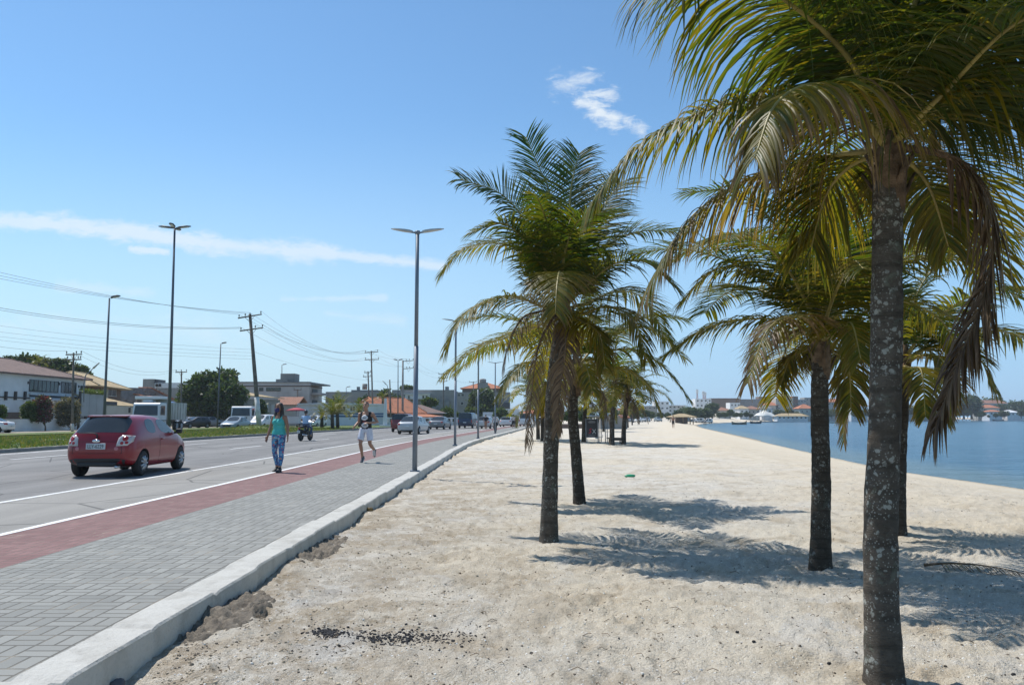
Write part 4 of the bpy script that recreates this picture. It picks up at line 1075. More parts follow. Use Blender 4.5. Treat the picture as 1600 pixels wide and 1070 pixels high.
# perimeter wall in front
f = Fac('perimeter_wall', 'low white perimeter wall in front of the white house', 'wall', (-90, 62), (138, 84.5))
f.box('wall', WHITE, 0, f.L, 0, .22, 0, f.zz(60, 655.5)); f.box('coping', WHITE, -.05, f.L + .05, -.04, .26, f.zz(60, 655.5), f.zz(60, 655.5) + .06)
# grey panels with plants on top
f = Fac('panel_screen', 'screen of grey metal panels under a strip of green plants', 'screen', (126.5, 82), (161, 88.5))
z1 = f.zz(140, 615); z0 = f.zz(140, 650)
for i in range(3): f.box('panel', METALP, f.L * i / 3 + .03, f.L * (i + 1) / 3 - .03, 0, .08, max(z0, .9), z1)
for i in range(4): f.box('post', DARKW, f.L * i / 3 - .1, f.L * i / 3 + .1, .1, .3, 0, z1 + .2)
PANEL = f
# hut with straw coloured roof
f = Fac('tiled_house', 'house with a straw coloured hip roof and brown upper walls behind the panels', 'house', (142, 96), (187, 108))
f.box('wall', BROWNW, 0, f.L, 0, 7, 0, f.zz(165, 606)); f.hip(0, f.L, 0, 7, f.zz(165, 605), f.zz(162, 588, 3.5), TILE_S, 1.2)
f.win((168, 608), (181, 619), 1, FRAMEW, GLASS)
f.box('pillar', CREAM, f.at(158, 600)[0], f.at(166, 600)[0], -.3, .02, 0, f.zz(165, 606))
f = Fac('walled_annex', 'low annex with a sloping straw coloured roof above a pale wall', 'house', (166, 89), (232, 101))
f.box('wall', CREAM, 0, f.L, 0, .25, 0, f.zz(190, 634.5)); ze = f.zz(190, 633)
f.shed([(0, .3, ze), (f.L, .3, ze), (f.L, 6.5, f.zz(225, 626, 6.5)), (0, 6.5, f.zz(170, 607, 6.5))], TILE_S)
f.box('back_wall', BROWNW, 0.1, f.L - .1, 6.3, 6.8, 0, f.zz(225, 627, 6.5))
f.box('window_strip', FRAMED, .5, 3.4, .3, .6, ze - .02, ze + .4)
# grey block gable with orange roofs
f = Fac('block_house', 'unplastered grey block house with a gable and orange roof behind the truck', 'house', (183, 122), (266, 128))
z1 = f.zz(225, 606); ze = f.zz(260, 624)
f.box('wall', BLOCK, 0, f.L, 0, 9, 0, ze)
m = MB(); m.prism([(0, ze), (0, z1), (f.at(236, 606)[0], z1), (f.L, ze)], 'y', 0, .3); m.build('gable_wall', BLOCK, f.root)
f.shed([(f.at(236, 606)[0], -.3, z1 + .12), (f.L + .6, -.3, ze + .1), (f.L + 1.2, 9, ze + .1), (f.at(236, 606)[0] + 1.5, 9, z1 + .5)], TILE_O)
f.shed([(f.at(213, 616)[0], -1.5, f.zz(213, 617)), (f.at(262, 624)[0], -1.5, f.zz(262, 624)), (f.at(250, 624)[0], 0, f.zz(250, 620)), (f.at(208, 616)[0], -.02, f.zz(210, 614.5))], TILE_O, name='porch_roof')
f = Fac('grey_rooftop_house', 'flat roofed grey house with a rooftop room, behind the truck', 'house', (221, 150), (292, 150))
f.box('wall', GREY, 0, f.L, 0, 8, 0, f.zz(260, 598)); f.box('rooftop_room', GREY, 0, f.at(241, 592)[0], -.05, 5, f.zz(230, 607), f.zz(230, 592))
x0 = f.at(242, 600)[0]; f.box('upper_wall', WHITE, x0, f.L, -.02, 6, f.zz(260, 606), f.zz(260, 598.5)); f.win((243, 599.5), (252, 604), 1)
f.box('stair_hood', FRAMED, f.at(241, 593)[0] + .02, f.at(246.5, 593)[0], .2, 3, f.zz(242, 598), f.zz(242, 593))
f = Fac('red_roof_shed', 'low shed with an old orange roof right of the dump truck', 'shed', (275, 118), (300, 122))
f.box('wall', BROWNW, 0, f.L, 0, 4, 0, f.zz(287, 640)); f.gable(0, f.L, 0, 4, f.zz(287, 639), f.zz(287, 633, 2), TILE_O)
# apartment block
f = Fac('apartment_block', 'stained white three storey apartment block with balconies and rooftop tank', 'apartment building', (330, 140), (482, 140))
zt = f.zz(400, 598); T = 9.5
f.box('wall', PINKW, 0, f.L, 0, T, 0, zt); f.box('parapet', BLOCK, -.1, f.L + .1, -.12, T + .1, zt, f.zz(400, 596.2))
for yv in (603, 625, 642): f.box('floor_band', BROWNW if yv == 603 else PINKW, 0, f.L + .06, -.08, T, f.zz(400, yv) - .12, f.zz(400, yv) + .1)
for a, b in ((405.5, 411), (416.5, 427), (428.5, 438)): f.win((a, 606), (b, 610.5), 1, FRAMED, GLASS)
for a in (448, 460, 470): f.win((a, 632), (a + 5, 638), 1, FRAMED, GLASS)
for k, (ya, yb) in enumerate(((607, 613), (624, 630), (640, 646))):
    f.box('balcony', PINKW, f.L - .5, f.L + 1.7, 1.5, 6.5, f.zz(482, yb + 3.5), f.zz(482, yb))
    f.box('balcony_door', FRAMED, f.L + .01, f.L + .1, 2.2, 5.8, f.zz(482, yb), f.zz(482, ya))
f.box('balcony_roof', BLOCK, f.L, f.L + 2.2, 1.2, 7, zt - .35, zt - .12)
x0 = f.at(433, 590)[0]; x1 = f.at(456, 590)[0]
f.box('water_tank_room', GREY, x0, x1, 2, 5, zt, f.zz(445, 583.5, 2)); f.box('tank_annex', GREY, x0 - .4, x0 + 1.5, .6, 1.9, zt, f.zz(440, 592))
# house with long straw roof, and tiled cottage
f = Fac('barn_like_house', 'grey house with a long straw coloured roof left of the woman', 'house', (380, 112), (437, 118))
f.box('wall', GREY, 0, f.L, 0, 8, 0, f.zz(420, 624)); ze = f.zz(437, 622)
f.shed([(-.4, -.6, f.zz(385, 617.5)), (f.L + .3, -.6, f.zz(437, 622)), (f.L + .1, 5, f.zz(437, 619.5, 5)), (.3, 5, f.zz(388, 606, 5))], TILE_S)
for a in (415, 424, 431): f.win((a, 632), (a + 4, 650), 0, CREAM, METALP)
f = Fac('tiled_cottage', 'small cottage with an old red tiled gable roof behind the woman', 'house', (432, 122), (462, 122))
f.box('wall', PINKW, 0, f.L, 0, 6, 0, f.zz(450, 632)); f.gable(0, f.L, 0, 6, f.zz(450, 632), f.zz(450, 620, 3), TILE_R)
f.win((438, 636), (444, 643), 1)
# white and blue building behind the date palms
f = Fac('blue_banded_building', 'white building with two blue bands behind the median date palms', 'building', (520, 108), (600, 116))
z1 = f.zz(560, 632); f.box('wall', WHITE, 0, f.L, 0, 7, 0, z1); f.box('roof_slab', WHITE, -.3, f.L + .3, -.3, 7.2, z1, z1 + .18)
f.box('blue_band', BLUE, 0, f.L, -.03, .02, f.zz(560, 647.3), f.zz(560, 645)); f.box('blue_band', BLUE, 0, f.L, -.03, .02, f.zz(560, 651.5), f.zz(560, 648.7))
for a in (532, 547, 562): f.win((a, 635), (a + 7, 642), 1)
f = Fac('grey_flat_building', 'dark grey flat roofed building above the date palms', 'building', (508, 175), (596, 175))
f.box('wall', GREY, 0, f.L, 0, 9, 0, f.zz(550, 612)); f.box('upper_floor', BLOCK, f.at(548, 610)[0], f.at(590, 610)[0], .5, 8, f.zz(550, 612), f.zz(550, 609)); f.box('roof_tank', BLOCK, f.at(556, 606)[0], f.at(560, 606)[0], 1, 2, f.zz(550, 609, 1), f.zz(550, 604, 1))
for a in (517, 527): f.win((a, 622), (a + 6, 627), 1)
# obelisk
f = Fac('white_obelisk', 'slim white tapering obelisk on the grass left of the orange restaurant', 'monument', (598, 105), (605, 105))
h = f.zz(601, 622); c = f.L / 2
m = MB(); m.add([(c - .28, 0, .2), (c + .28, 0, .2), (c + .28, .5, .2), (c - .28, .5, .2), (c - .13, .1, h), (c + .13, .1, h), (c + .13, .4, h), (c - .13, .4, h)], [(0, 1, 5, 4), (1, 2, 6, 5), (2, 3, 7, 6), (3, 0, 4, 7), (4, 5, 6, 7), (3, 2, 1, 0)]); m.build('shaft', WHITE, f.root)
f.box('plinth', WHITE, c - .7, c + .7, -.4, .9, 0, .3)
# orange restaurant
f = Fac('orange_restaurant', 'low restaurant with two tiers of bright orange tiled roof', 'restaurant', (593, 128), (692, 140))
xe = f.at(661, 640)[0]; f.box('wall', BROWNW, 0, f.L, 0, 11, 0, f.zz(640, 645))
f.hip(0, xe, -.5, 8, f.zz(620, 645), f.zz(630, 622, 4), TILE_O, .3, inset=1.2)
f.shed([(f.at(606, 650)[0], -3.2, f.zz(620, 651, -3)), (f.at(676, 650)[0], -3.2, f.zz(650, 651, -3)), (f.at(660, 650)[0], -.3, f.zz(640, 645.5)), (f.at(612, 645)[0], -.3, f.zz(620, 645.5))], TILE_O, name='porch_roof')
for q in (608, 622, 640, 658, 672): x = f.at(q, 652, -3)[0]; f.box('porch_post', DARKW, x - .1, x + .1, -3.0, -2.8, 0, f.zz(q, 651.5, -3))
f.shed([(xe + .1, -.8, f.zz(672, 645)), (f.L, -.8, f.zz(690, 645)), (f.L - .3, 5, f.zz(690, 633, 5)), (xe + .5, 5, f.zz(672, 632.5, 5))], TILE_B, name='brown_roof')
f.box('gutter', FRAMEW, xe + .1, f.L, -.95, -.82, f.zz(680, 645.5), f.zz(680, 644.8))
f = Fac('white_fence', 'low white fence with brown base in front of the orange restaurant', 'fence', (598, 118), (722, 135))
f.box('base_wall', CREAM, 0, f.L, 0, .25, 0, f.zz(660, 659)); f.box('rail', WHITE, 0, f.L, .02, .2, f.zz(660, 654), f.zz(660, 652.3))
n = 14
for i in range(n + 1): x = f.L * i / n; f.box('fence_post', WHITE, x - .12, x + .12, -.02, .27, 0, f.zz(660, 651.8))
# big grey building
f = Fac('large_grey_building', 'large windowless grey building with a long flat top above the restaurant', 'building', (612, 190), (709, 190))
z1 = f.zz(660, 609); f.box('wall', GREY, 0, f.L, 0, 14, 0, z1)
f.box('terrace', WHITE, f.at(634, 617)[0], f.at(672, 617)[0], -1.5, -.02, f.zz(650, 623.5), f.zz(650, 616)); f.box('terrace_roof', WHITE, f.at(632, 616)[0], f.at(673, 616)[0], -2.2, 0.02, f.zz(650, 615.9), f.zz(650, 615))
for a in (637.5, 660, 665): f.win((a, 618), (a + 3, 622.5), 0, FRAMEW, GLASS, off=-1.5)
f.box('step_wall', BLOCK, f.at(674, 624)[0], f.at(702, 624)[0], -1, 0.01, 0, f.zz(690, 625)); f.box('roof_tank', BLOCK, f.at(695, 605)[0], f.at(700, 605)[0], 1, 3, z1, f.zz(697, 603.5))
# building with orange roof tower
f = Fac('turreted_house', 'big house with orange hip roofs and a round water tank on top', 'house', (700, 225), (797, 225))
f.box('wall', GREY, 0, f.L, 0, 12, 0, f.zz(750, 612.5)); f.box('upper_wall', BROWNW, f.at(722, 608)[0], f.at(787, 608)[0], 1, 11, f.zz(750, 612.5), f.zz(750, 606))
f.hip(f.at(722, 608)[0], f.at(787, 608)[0], 1, 11, f.zz(750, 606.5), f.zz(750, 598, 6), TILE_O, .6)
f.box('tower', GREY, f.at(748, 600)[0], f.at(762, 600)[0], .6, 3.4, f.zz(750, 608), f.zz(750, 597.5))
m = MB(); m.lathe([(.3, 0), (.95, .1), (1.0, .9), (.8, 1.1), (.2, 1.25)], (f.at(754, 600)[0], 2, f.zz(754, 597.5)), 14, 'z'); m.build('water_tank', GREY, f.root)
for a, y0 in ((715, 615), (721, 615), (784, 616), (777, 616), (720, 628)): f.win((a, y0), (a + 4, y0 + 4), 0)
f.box('side_porch', FRAMED, f.at(773, 625)[0], f.at(796, 625)[0], -2, 0.02, f.zz(780, 636), f.zz(780, 629))
f = Fac('white_garden_wall', 'white stepped garden wall behind the parked cars at the road end', 'wall', (756, 185), (812, 200))
f.box('wall', WHITE, 0, f.L, 0, .3, 0, f.zz(790, 644)); f.box('wall_step', WHITE, f.at(778, 640)[0], f.L - .2, -.05, .5, 0, f.zz(790, 638.5))
f = Fac('gatehouse', 'tiny gatehouse with a tiled roof just behind the blue van', 'gatehouse', (725, 150), (744, 152))
f.box('wall', BROWNW, 0, f.L, 0, 2.5, 0, f.zz(735, 650)); f.hip(0, f.L, 0, 2.5, f.zz(735, 650), f.zz(735, 646, 1), TILE_R, .3); f.box('pillar', WHITE, f.L - .4, f.L + .2, -.5, -.1, 0, f.zz(742, 648))
f = Fac('beach_side_house', 'low pale house with an orange roof seen between the palm trunks', 'house', (806, 230), (862, 230))
f.box('wall', CREAM, 0, f.L, 0, 9, 0, f.zz(830, 646)); f.hip(0, f.L, 0, 9, f.zz(830, 646), f.zz(830, 640, 4), TILE_O, .6); f.box('pillar', WHITE, f.at(835, 650)[0], f.at(838, 650)[0], -.6, -.1, 0, f.zz(830, 640)); f.win((815, 649), (822, 655), 1)
# ------------------------------------------------------------------ vehicles
TYRE = M('tyre_rubber', (.022, .022, .023), .85, var=.2)
RIM = M('wheel_trim', (.42, .43, .44), .35, .6, var=.1)
CGLASS = M('car_glass', (.032, .036, .036), .06, spec=.7, var=.2, scale=1)
BLACKP = M('black_plastic', (.025, .025, .027), .55)
REDL = M('tail_light_red', (.36, .02, .02), .2, spec=.6)
CLEARL = M('clear_lamp_plastic', (.50, .47, .46), .15, spec=.6)
HEADL = M('headlight_glass', (.6, .62, .63), .1, spec=.8)
CHROME = M('chrome', (.65, .65, .66), .15, .95)
PLATE = M('number_plate', (.50, .53, .55), .5)
INK = M('plate_ink', (.03, .03, .035), .7)
def paint(name, c, rough=.3): return M(name, c, rough, 0, var=.04, scale=1, coat=.3, dirt=tuple(x * .7 + .015 for x in c), dirt_amt=.25)
RED = paint('red_car_paint', (.26, .008, .015))
def wheel(parent, x, y, r, wd, sgn, hub=True, name='wheel'):
    m = MB(); m.lathe([(r * .6, -wd * .5), (r * .9, -wd * .5), (r, -wd * .36), (r, wd * .36), (r * .9, wd * .5), (r * .62, wd * .5), (r * .58, wd * .38)], (x, y, r), 24, 'x')
    w_ = m.build(name, TYRE, parent)
    if hub:
        m = MB(); o = x + sgn * wd * .40
        m.lathe([(r * .66, o - .02), (r * .66, o + .01), (r * .60, o + .015), (r * .58, o + .005)] if sgn > 0 else [(r * .58, o - .005), (r * .60, o - .015), (r * .66, o - .01), (r * .66, o + .02)], (0, y, r), 24, 'x')
        for k in range(9):
            a = 2 * math.pi * k / 9; c, s = math.cos(a), math.sin(a)
            m.tube([(o + sgn * .035, y + c * r * .12, r + s * r * .12), (o + sgn * .02, y + c * r * .6, r + s * r * .6)], [r * .10, r * .085], 6)
        m.lathe([(r * .01, o - .0), (r * .2, o + sgn * .03), (r * .12, o + sgn * .045)], (0, y, r), 12, 'x'); m.build('rim', RIM, w_)
    return w_
def cage(st, glass):
    """st: stations (rear to front) of 9 ring points (x, y, z) for the right half; returns verts, faces, material ids"""
    ns, nr_ = len(st), 9; V = []; idx = {}
    def vid(i, j, s):
        if j in (0, 8): s = 1
        k = (i, j, s)
        if k not in idx: idx[k] = len(V); x, y, z = st[i][j]; V.append((x * s if j not in (0, 8) else 0, y, z))
        return idx[k]
    Fc = []; Mt = []
    for i in range(ns - 1):
        for j in range(8):
            for s in (1, -1):
                q = (vid(i, j, s), vid(i + 1, j, s), vid(i + 1, j + 1, s), vid(i, j + 1, s))
                if s < 0: q = q[::-1]
                Fc.append(q); Mt.append(glass.get((i, j), 0))
    for i, o in ((0, 1), (ns - 1, -1)):
        cen = []; mid = {1: [], -1: []}
        for j in range(0, 6):
            if j == 0: cen.append(vid(i, 0, 1)); mid[1].append(None); mid[-1].append(None); continue
            x, y, z = st[i][j]
            if j == 5:
                cen.append(vid(i, 8, 1)); mid[1].append(vid(i, 7, 1)); mid[-1].append(vid(i, 7, -1)); continue
            bulge = -o * .06
            cen.append(len(V)); V.append((0, y + bulge, z))
            for s in (1, -1): mid[s].append(len(V)); V.append((x * .6 * s, y + bulge * .7, z))
        for s in (1, -1):
            fl = []
            fl.append((cen[0], vid(i, 1, s), mid[s][1], cen[1]))
            for j in range(1, 5):
                if j < 4: fl += [(vid(i, j, s), vid(i, j + 1, s), mid[s][j + 1], mid[s][j])]
                else: fl += [(vid(i, 4, s), vid(i, 5, s), vid(i, 6, s), mid[s][5], mid[s][4])]
                fl.append((mid[s][j], mid[s][j + 1], cen[j + 1], cen[j]))
            for q in fl:
                Fc.append(q if s * o < 0 else q[::-1]); Mt.append(0)
    return V, Fc, Mt
def body_from(st, glass, wells, names, root, pm, gm=CGLASS, lev=2, wr=.34):
    V, Fc, Mt = cage(st, glass)
    me = bpy.data.meshes.new('cage'); me.from_pydata(V, [], Fc)
    me.polygons.foreach_set('material_index', Mt)
    for k in range(8): me.materials.append(pm)
    bm = bmesh.new(); bm.from_mesh(me); bmesh.ops.recalc_face_normals(bm, faces=bm.faces); bm.to_mesh(me); bm.free()
    mi = {}
    for pl_ in me.polygons:
        for ek in pl_.edge_keys: mi.setdefault(ek, set()).add(pl_.material_index)
    cr = me.attributes.new('crease_edge', 'FLOAT', 'EDGE')
    cr.data.foreach_set('value', [.85 if len(mi.get(tuple(sorted(ed.vertices)), ())) > 1 else 0. for ed in me.edges])
    o = bpy.data.objects.new('cage', me); COL.objects.link(o)
    sb = o.modifiers.new('s', 'SUBSURF'); sb.levels = lev; sb.render_levels = lev
    W_ = max(abs(v[0]) for v in V)
    c = MB()
    for (wy, wz) in wells:
        for s in (1, -1):
            c.lathe([(wr * .98, s * (W_ - .26)), (wr, s * (W_ + .3))] if s > 0 else [(wr, s * (W_ + .3)), (wr * .98, s * (W_ - .26))], (0, wy, wz), 22, 'x', False)
    cut = c.build('cut', pm); cut.data.materials.clear()
    for k in range(8): cut.data.materials.append(pm)
    cut.data.polygons.foreach_set('material_index', [7] * len(cut.data.polygons))
    bo = o.modifiers.new('b', 'BOOLEAN'); bo.operation = 'DIFFERENCE'; bo.object = cut; bo.solver = 'EXACT'
    try: bo.material_mode = 'INDEX'
    except Exception: pass
    ev = eval_mesh(o); bpy.data.objects.remove(o); bpy.data.objects.remove(cut)
    bm = bmesh.new(); bm.from_mesh(ev)
    bvh = BVHTree.FromBMesh(bm)
    out = {}
    ids = sorted({f.material_index for f in bm.faces})
    for k in ids:
        b2 = bm.copy(); bmesh.ops.delete(b2, geom=[f for f in b2.faces if f.material_index != k], context='FACES')
        if k not in (0, 7):      # panes sit a hair proud with real thickness
            for v in b2.verts: v.co += v.normal * .002
        m2 = bpy.data.meshes.new(names.get(k, 'body')); 
        for f in b2.faces: f.smooth = (k != 7); f.material_index = 0
        b2.to_mesh(m2); b2.free()
        if k in (2, 3, 7):
            ym = sum(q[0] for q in wells) / 2
            for s_ in (1, -1):
                for t_ in ((1, -1) if k == 7 else (0,)):
                    b3 = bmesh.new(); b3.from_mesh(m2); bmesh.ops.delete(b3, geom=[f for f in b3.faces if f.calc_center_median().x * s_ < 0 or (f.calc_center_median().y - ym) * t_ < 0], context='FACES')
                    m3 = bpy.data.meshes.new(names[k]); b3.to_mesh(m3); b3.free(); mesh_obj(names[k], m3, root, gm if k != 7 else BLACKP)
            continue
        out[k] = mesh_obj(names.get(k, 'body'), m2, root, pm if k == 0 else (BLACKP if k == 7 else gm))
    bm.free(); return out, bvh
def patch(bvh, outline, axis, name, mat, parent, off=.006, inset=.0):
    """thin moulded piece laid on the body: outline in the two coordinates across axis, projected along it"""
    def cast(a, b):
        if axis == '-y': o, d = Vector((a, -6, b)), Vector((0, 1, 0))
        elif axis == '+y': o, d = Vector((a, 8, b)), Vector((0, -1, 0))
        elif axis == '+x': o, d = Vector((4, a, b)), Vector((-1, 0, 0))
        else: o, d = Vector((-4, a, b)), Vector((1, 0, 0))
        h = bvh.ray_cast(o, d)
        return (h[0], h[1]) if h[0] is not None else None
    n = len(outline); pts = []
    for i in range(n):
        (a, b), (c, d) = outline[i], outline[(i + 1) % n]
        for k in range(3): pts.append((a + (c - a) * k / 3, b + (d - b) * k / 3))
    cx_, cy_ = sum(p[0] for p in pts) / len(pts), sum(p[1] for p in pts) / len(pts)
    rings = []
    for f in (1.0, .66, .33): rings.append([cast(cx_ + (p[0] - cx_) * f, cy_ + (p[1] - cy_) * f) for p in pts])
    cen = cast(cx_, cy_)
    if cen is None or any(q is None for r in rings for q in r): return None
    m = len(pts); mb = MB(); V = [q[0] + q[1] * off for r in rings for q in r] + [cen[0] + cen[1] * off] + [q[0] - q[1] * .01 for q in rings[0]]
    fs = []
    for r in range(2):
        for k in range(m): fs.append((r * m + k, r * m + (k + 1) % m, (r + 1) * m + (k + 1) % m, (r + 1) * m + k))
    for k in range(m): fs.append((2 * m + k, 2 * m + (k + 1) % m, 3 * m)); fs.append((k, 3 * m + 1 + k, 3 * m + 1 + (k + 1) % m, (k + 1) % m))
    mb.add(V, fs, True); return mb.build(name, mat, parent)
def mirror(ol): return [(-a, b) for a, b in ol]
def stations(L, W, H, kind, belt=.93, hood=.93):
    w = W / 2
    def ring(yl, yb, yt, z1, wl, zbelt, wb, zt, wt, roofz, wr_=None, yr=None):
        yr = yt if yr is None else yr; wr_ = wt - .10 if wr_ is None else wr_
        zz_ = min(zbelt - .14, .80)
        return [(0, yl, z1 - .02), (wl - .14, yl, z1 - .02), (wl - .03, yl, z1 + .07), (wl, yl, .26 + (zz_ - .26) * .5), (wl - .012, yl, zz_), (wb, yb, zbelt), (wt, yt, zt), (wr_, yr, roofz - .02), (0, yr, roofz)]
    gl = {}; S = []
    if kind == 'hatch':
        S.append([(0, .10, .30), (w - .20, .10, .28), (w - .09, .05, .38), (w - .07, .02, .58), (w - .08, .06, .80), (w - .14, .16, belt + .01), (w - .21, .15, belt + .045), (w - .27, .12, belt + .05), (0, .09, belt + .06)])
        S.append(ring(.38, .42, .60, .24, w - .005, belt + .03, w - .06, H - .12, w - .24, H - .015, w - .33, .48))
        S.append(ring(.95, .92, .98, .20, w, belt + .02, w - .055, H - .09, w - .21, H, w - .31))
        S.append(ring(1.52, 1.56, 1.52, .19, w - .01, belt - .01, w - .05, H - .075, w - .20, H + .005, w - .30))
        S.append(ring(1.62, 1.66, 1.60, .19, w - .01, belt - .01, w - .05, H - .075, w - .20, H + .005, w - .30))
        S.append(ring(2.62, 2.78, 2.14, .19, w - .005, belt - .02, w - .065, H - .10, w - .21, H - .03, w - .31, 2.0))
        S.append(ring(2.85, 2.92, 2.88, .19, w, belt - .02, w - .08, belt - .01, w - .12, belt + .06, w - .2, 2.83))
        S.append(ring(L - .55, L - .55, L - .55, .20, w - .03, hood - .10, w - .12, hood - .06, w - .2, hood - .02, w - .34))
        S.append([(0, L - .06, .28), (w - .26, L - .10, .26), (w - .16, L - .10, .36), (w - .14, L - .10, .5), (w - .15, L - .12, .62), (w - .2, L - .16, .70), (w - .28, L - .16, .73), (w - .4, L - .12, .75), (0, L - .07, .76)])
        gl = {(0, 7): 1, (2, 5): 2, (4, 5): 3, (5, 7): 4, (0, 6): 1}
    elif kind == 'van':
        S.append([(0, .06, .34), (w - .14, .06, .32), (w - .04, .04, .42), (w - .03, .02, .62), (w - .03, .02, .82), (w - .06, .05, belt + .1), (w - .10, .07, belt + .12), (w - .2, .06, belt + .12), (0, .05, belt + .13)])
        S.append(ring(.2, .2, .22, .30, w, belt + .1, w - .03, H - .12, w - .12, H - .01, w - .22, .16))
        S.append(ring(.7, .7, .7, .26, w, belt + .1, w - .03, H - .10, w - .11, H, w - .22))
        S.append(ring(L * .45, L * .45, L * .45, .26, w, belt + .08, w - .03, H - .10, w - .11, H, w - .22))
        S.append(ring(L * .48, L * .48, L * .48, .26, w, belt + .08, w - .03, H - .10, w - .11, H, w - .22))
        S.append(ring(L * .74, L * .78, L * .66, .26, w, belt, w - .05, H - .14, w - .14, H - .04, w - .25, L * .63))
        S.append(ring(L * .80, L * .83, L * .82, .26, w, belt - .02, w - .08, belt + .02, w - .12, belt + .08, w - .2, L * .81))
        S.append(ring(L - .3, L - .3, L - .3, .28, w - .05, hood - .06, w - .12, hood - .03, w - .2, hood + .02, w - .3))
        S.append([(0, L - .03, .34), (w - .2, L - .06, .32), (w - .12, L - .06, .42), (w - .1, L - .06, .56), (w - .1, L - .07, .70), (w - .16, L - .1, .78), (w - .22, L - .1, .80), (w - .36, L - .07, .82), (0, L - .04, .83)])
        gl = {(0, 7): 1, (0, 6): 1, (2, 5): 2, (4, 5): 3, (5, 7): 4}
    else:
        S.append([(0, .08, .30), (w - .2, .08, .28), (w - .1, .05, .38), (w - .08, .02, .58), (w - .08, .03, .80), (w - .13, .10, belt), (w - .2, .10, belt + .03), (w - .3, .08, belt + .04), (0, .06, belt + .05)])
        S.append(ring(.55, .60, .72, .22, w - .01, belt + .01, w - .09, belt + .04, w - .14, belt + .07, w - .24, .66))
        S.append(ring(1.15, 1.0, 1.32, .20, w, belt + .01, w - .07, H - .10, w - .23, H - .03, w - .32, 1.36))
        S.append(ring(2.05, 2.05, 2.02, .19, w, belt - .01, w - .06, H - .07, w - .2, H, w - .3))
        S.append(ring(2.13, 2.13, 2.10, .19, w, belt - .01, w - .06, H - .07, w - .2, H, w - .3))
        S.append(ring(L - 1.45, L - 1.30, L - 1.95, .19, w - .005, belt - .03, w - .07, H - .10, w - .21, H - .03, w - .31, L - 2.05))
        S.append(ring(L - 1.15, L - 1.12, L - 1.16, .19, w, belt - .03, w - .08, belt - .02, w - .12, belt + .04, w - .2, L - 1.22))
        S.append(ring(L - .55, L - .55, L - .55, .20, w - .03, hood - .12, w - .11, hood - .08, w - .2, hood - .05, w - .32))
        S.append([(0, L - .05, .28), (w - .25, L - .10, .26), (w - .15, L - .10, .36), (w - .12, L - .10, .5), (w - .13, L - .12, .60), (w - .2, L - .16, .66), (w - .28, L - .16, .68), (w - .4, L - .12, .70), (0, L - .07, .71)])
        gl = {(1, 7): 1, (1, 6): 1, (2, 5): 2, (4, 5): 3, (5, 7): 4}
    return S, gl
GN = {0: 'body', 1: 'rear_window', 2: 'rear_side_window', 3: 'front_side_window', 4: 'windscreen', 7: 'wheel_arch'}
def mk_car(kind, L, W, H, pm, label, cat='car', group=None, name='car', belt=.93, hood=.93, r=.30, axles=(.70, None), lev=2):
    root = empty(name, (0, 0, 0), label, cat, group)
    ax = (axles[0], axles[1] or L - .80)
    S, gl = stations(L, W, H, kind, belt, hood)
    yo = -ax[0]                                     # origin under the rear axle
    S = [[(x, y + yo, z) for x, y, z in s] for s in S]
    out, bvh = body_from(S, gl, [(0, r), (ax[1] - ax[0], r)], GN, root, pm, lev=lev, wr=r + .055)
    for y in (0, ax[1] - ax[0]):
        for s in (1, -1): wheel(root, s * (W / 2 - .105), y, r, .18, s)
    w = W / 2
    for s in (1, -1):
        m = MB(); ym = S[5][5][1] - .18; m.box((s * (w + .07), ym, belt + .05), (.16, .09, .12), bevel=.03); m.box((s * (w - .0), ym + .02, belt + .01), (.12, .05, .05)); m.build('side_mirror', BLACKP if kind == 'hatch' else pm, root)
    m = MB(); m.b2(-w * .55, w * .55, yo + .0, yo + .10, .255, .34, .02); m.build('bumper_trim', BLACKP, root)
    return root, bvh, yo
def std_lights(root, bvh, W, L, yo, belt, kind):
    w = W / 2
    tl = [(w - .30, belt - .21), (w - .10, belt - .20), (w - .10, belt - .04), (w - .30, belt - .05)] if kind != 'van' else [(w - .16, .72), (w - .05, .72), (w - .05, 1.05), (w - .16, 1.05)]
    for o in (tl, mirror(tl)): patch(bvh, o, '-y', 'tail_light', REDL, root, .008)
    hl = [(w - .42, .60), (w - .20, .62), (w - .20, .72), (w - .40, .69)]
    if kind == 'van': hl = [(w - .34, .66), (w - .16, .66), (w - .16, .80), (w - .34, .78)]
    for o in (hl, mirror(hl)): patch(bvh, o, '+y', 'headlight', HEADL, root, .008)
    patch(bvh, [(-.4, .40), (.4, .40), (.42, .56), (-.42, .56)], '+y', 'grille', BLACKP, root, .006)
    m = MB(); m.box((0, yo - .03 - .03, .62 if kind == 'sedan' else .72), (.4, .02, .12)); m.build('number_plate', PLATE, root)

# the red hatchback
root, bvh, yo = mk_car('hatch', 3.84, 1.54, 1.41, RED, 'shiny red hatchback driving away, seen from behind', name='red_car', r=.29, belt=.945, hood=.95)
root.location = (-9.27, 18.2, -.008); root.rotation_euler[2] = R(3.2)
w = .77
tl = [(w - .36, .70), (w - .14, .71), (w - .07, .80), (w - .08, .92), (w - .26, .945), (w - .33, .88)]
for o, sx in ((tl, 1), (mirror(tl), -1)):
    t_ = patch(bvh, o, '-y', 'tail_light', CLEARL, root, .012)
    if t_:
        for (a, b, rr, mt) in ((w - .25, .765, .035, REDL), (w - .165, .775, .033, REDL), (w - .20, .86, .055, REDL)):
            patch(bvh, [(sx * (a + rr * math.cos(q)), b + rr * math.sin(q)) for q in np.linspace(0, 6.28, 9)[:-1]], '-y', 'lamp_bulb_cover', mt, t_, .016)
patch(bvh, [(-.56, .29), (.56, .29), (.60, .40), (.46, .43), (-.46, .43), (-.60, .40)], '-y', 'bumper_insert', BLACKP, root, .012)
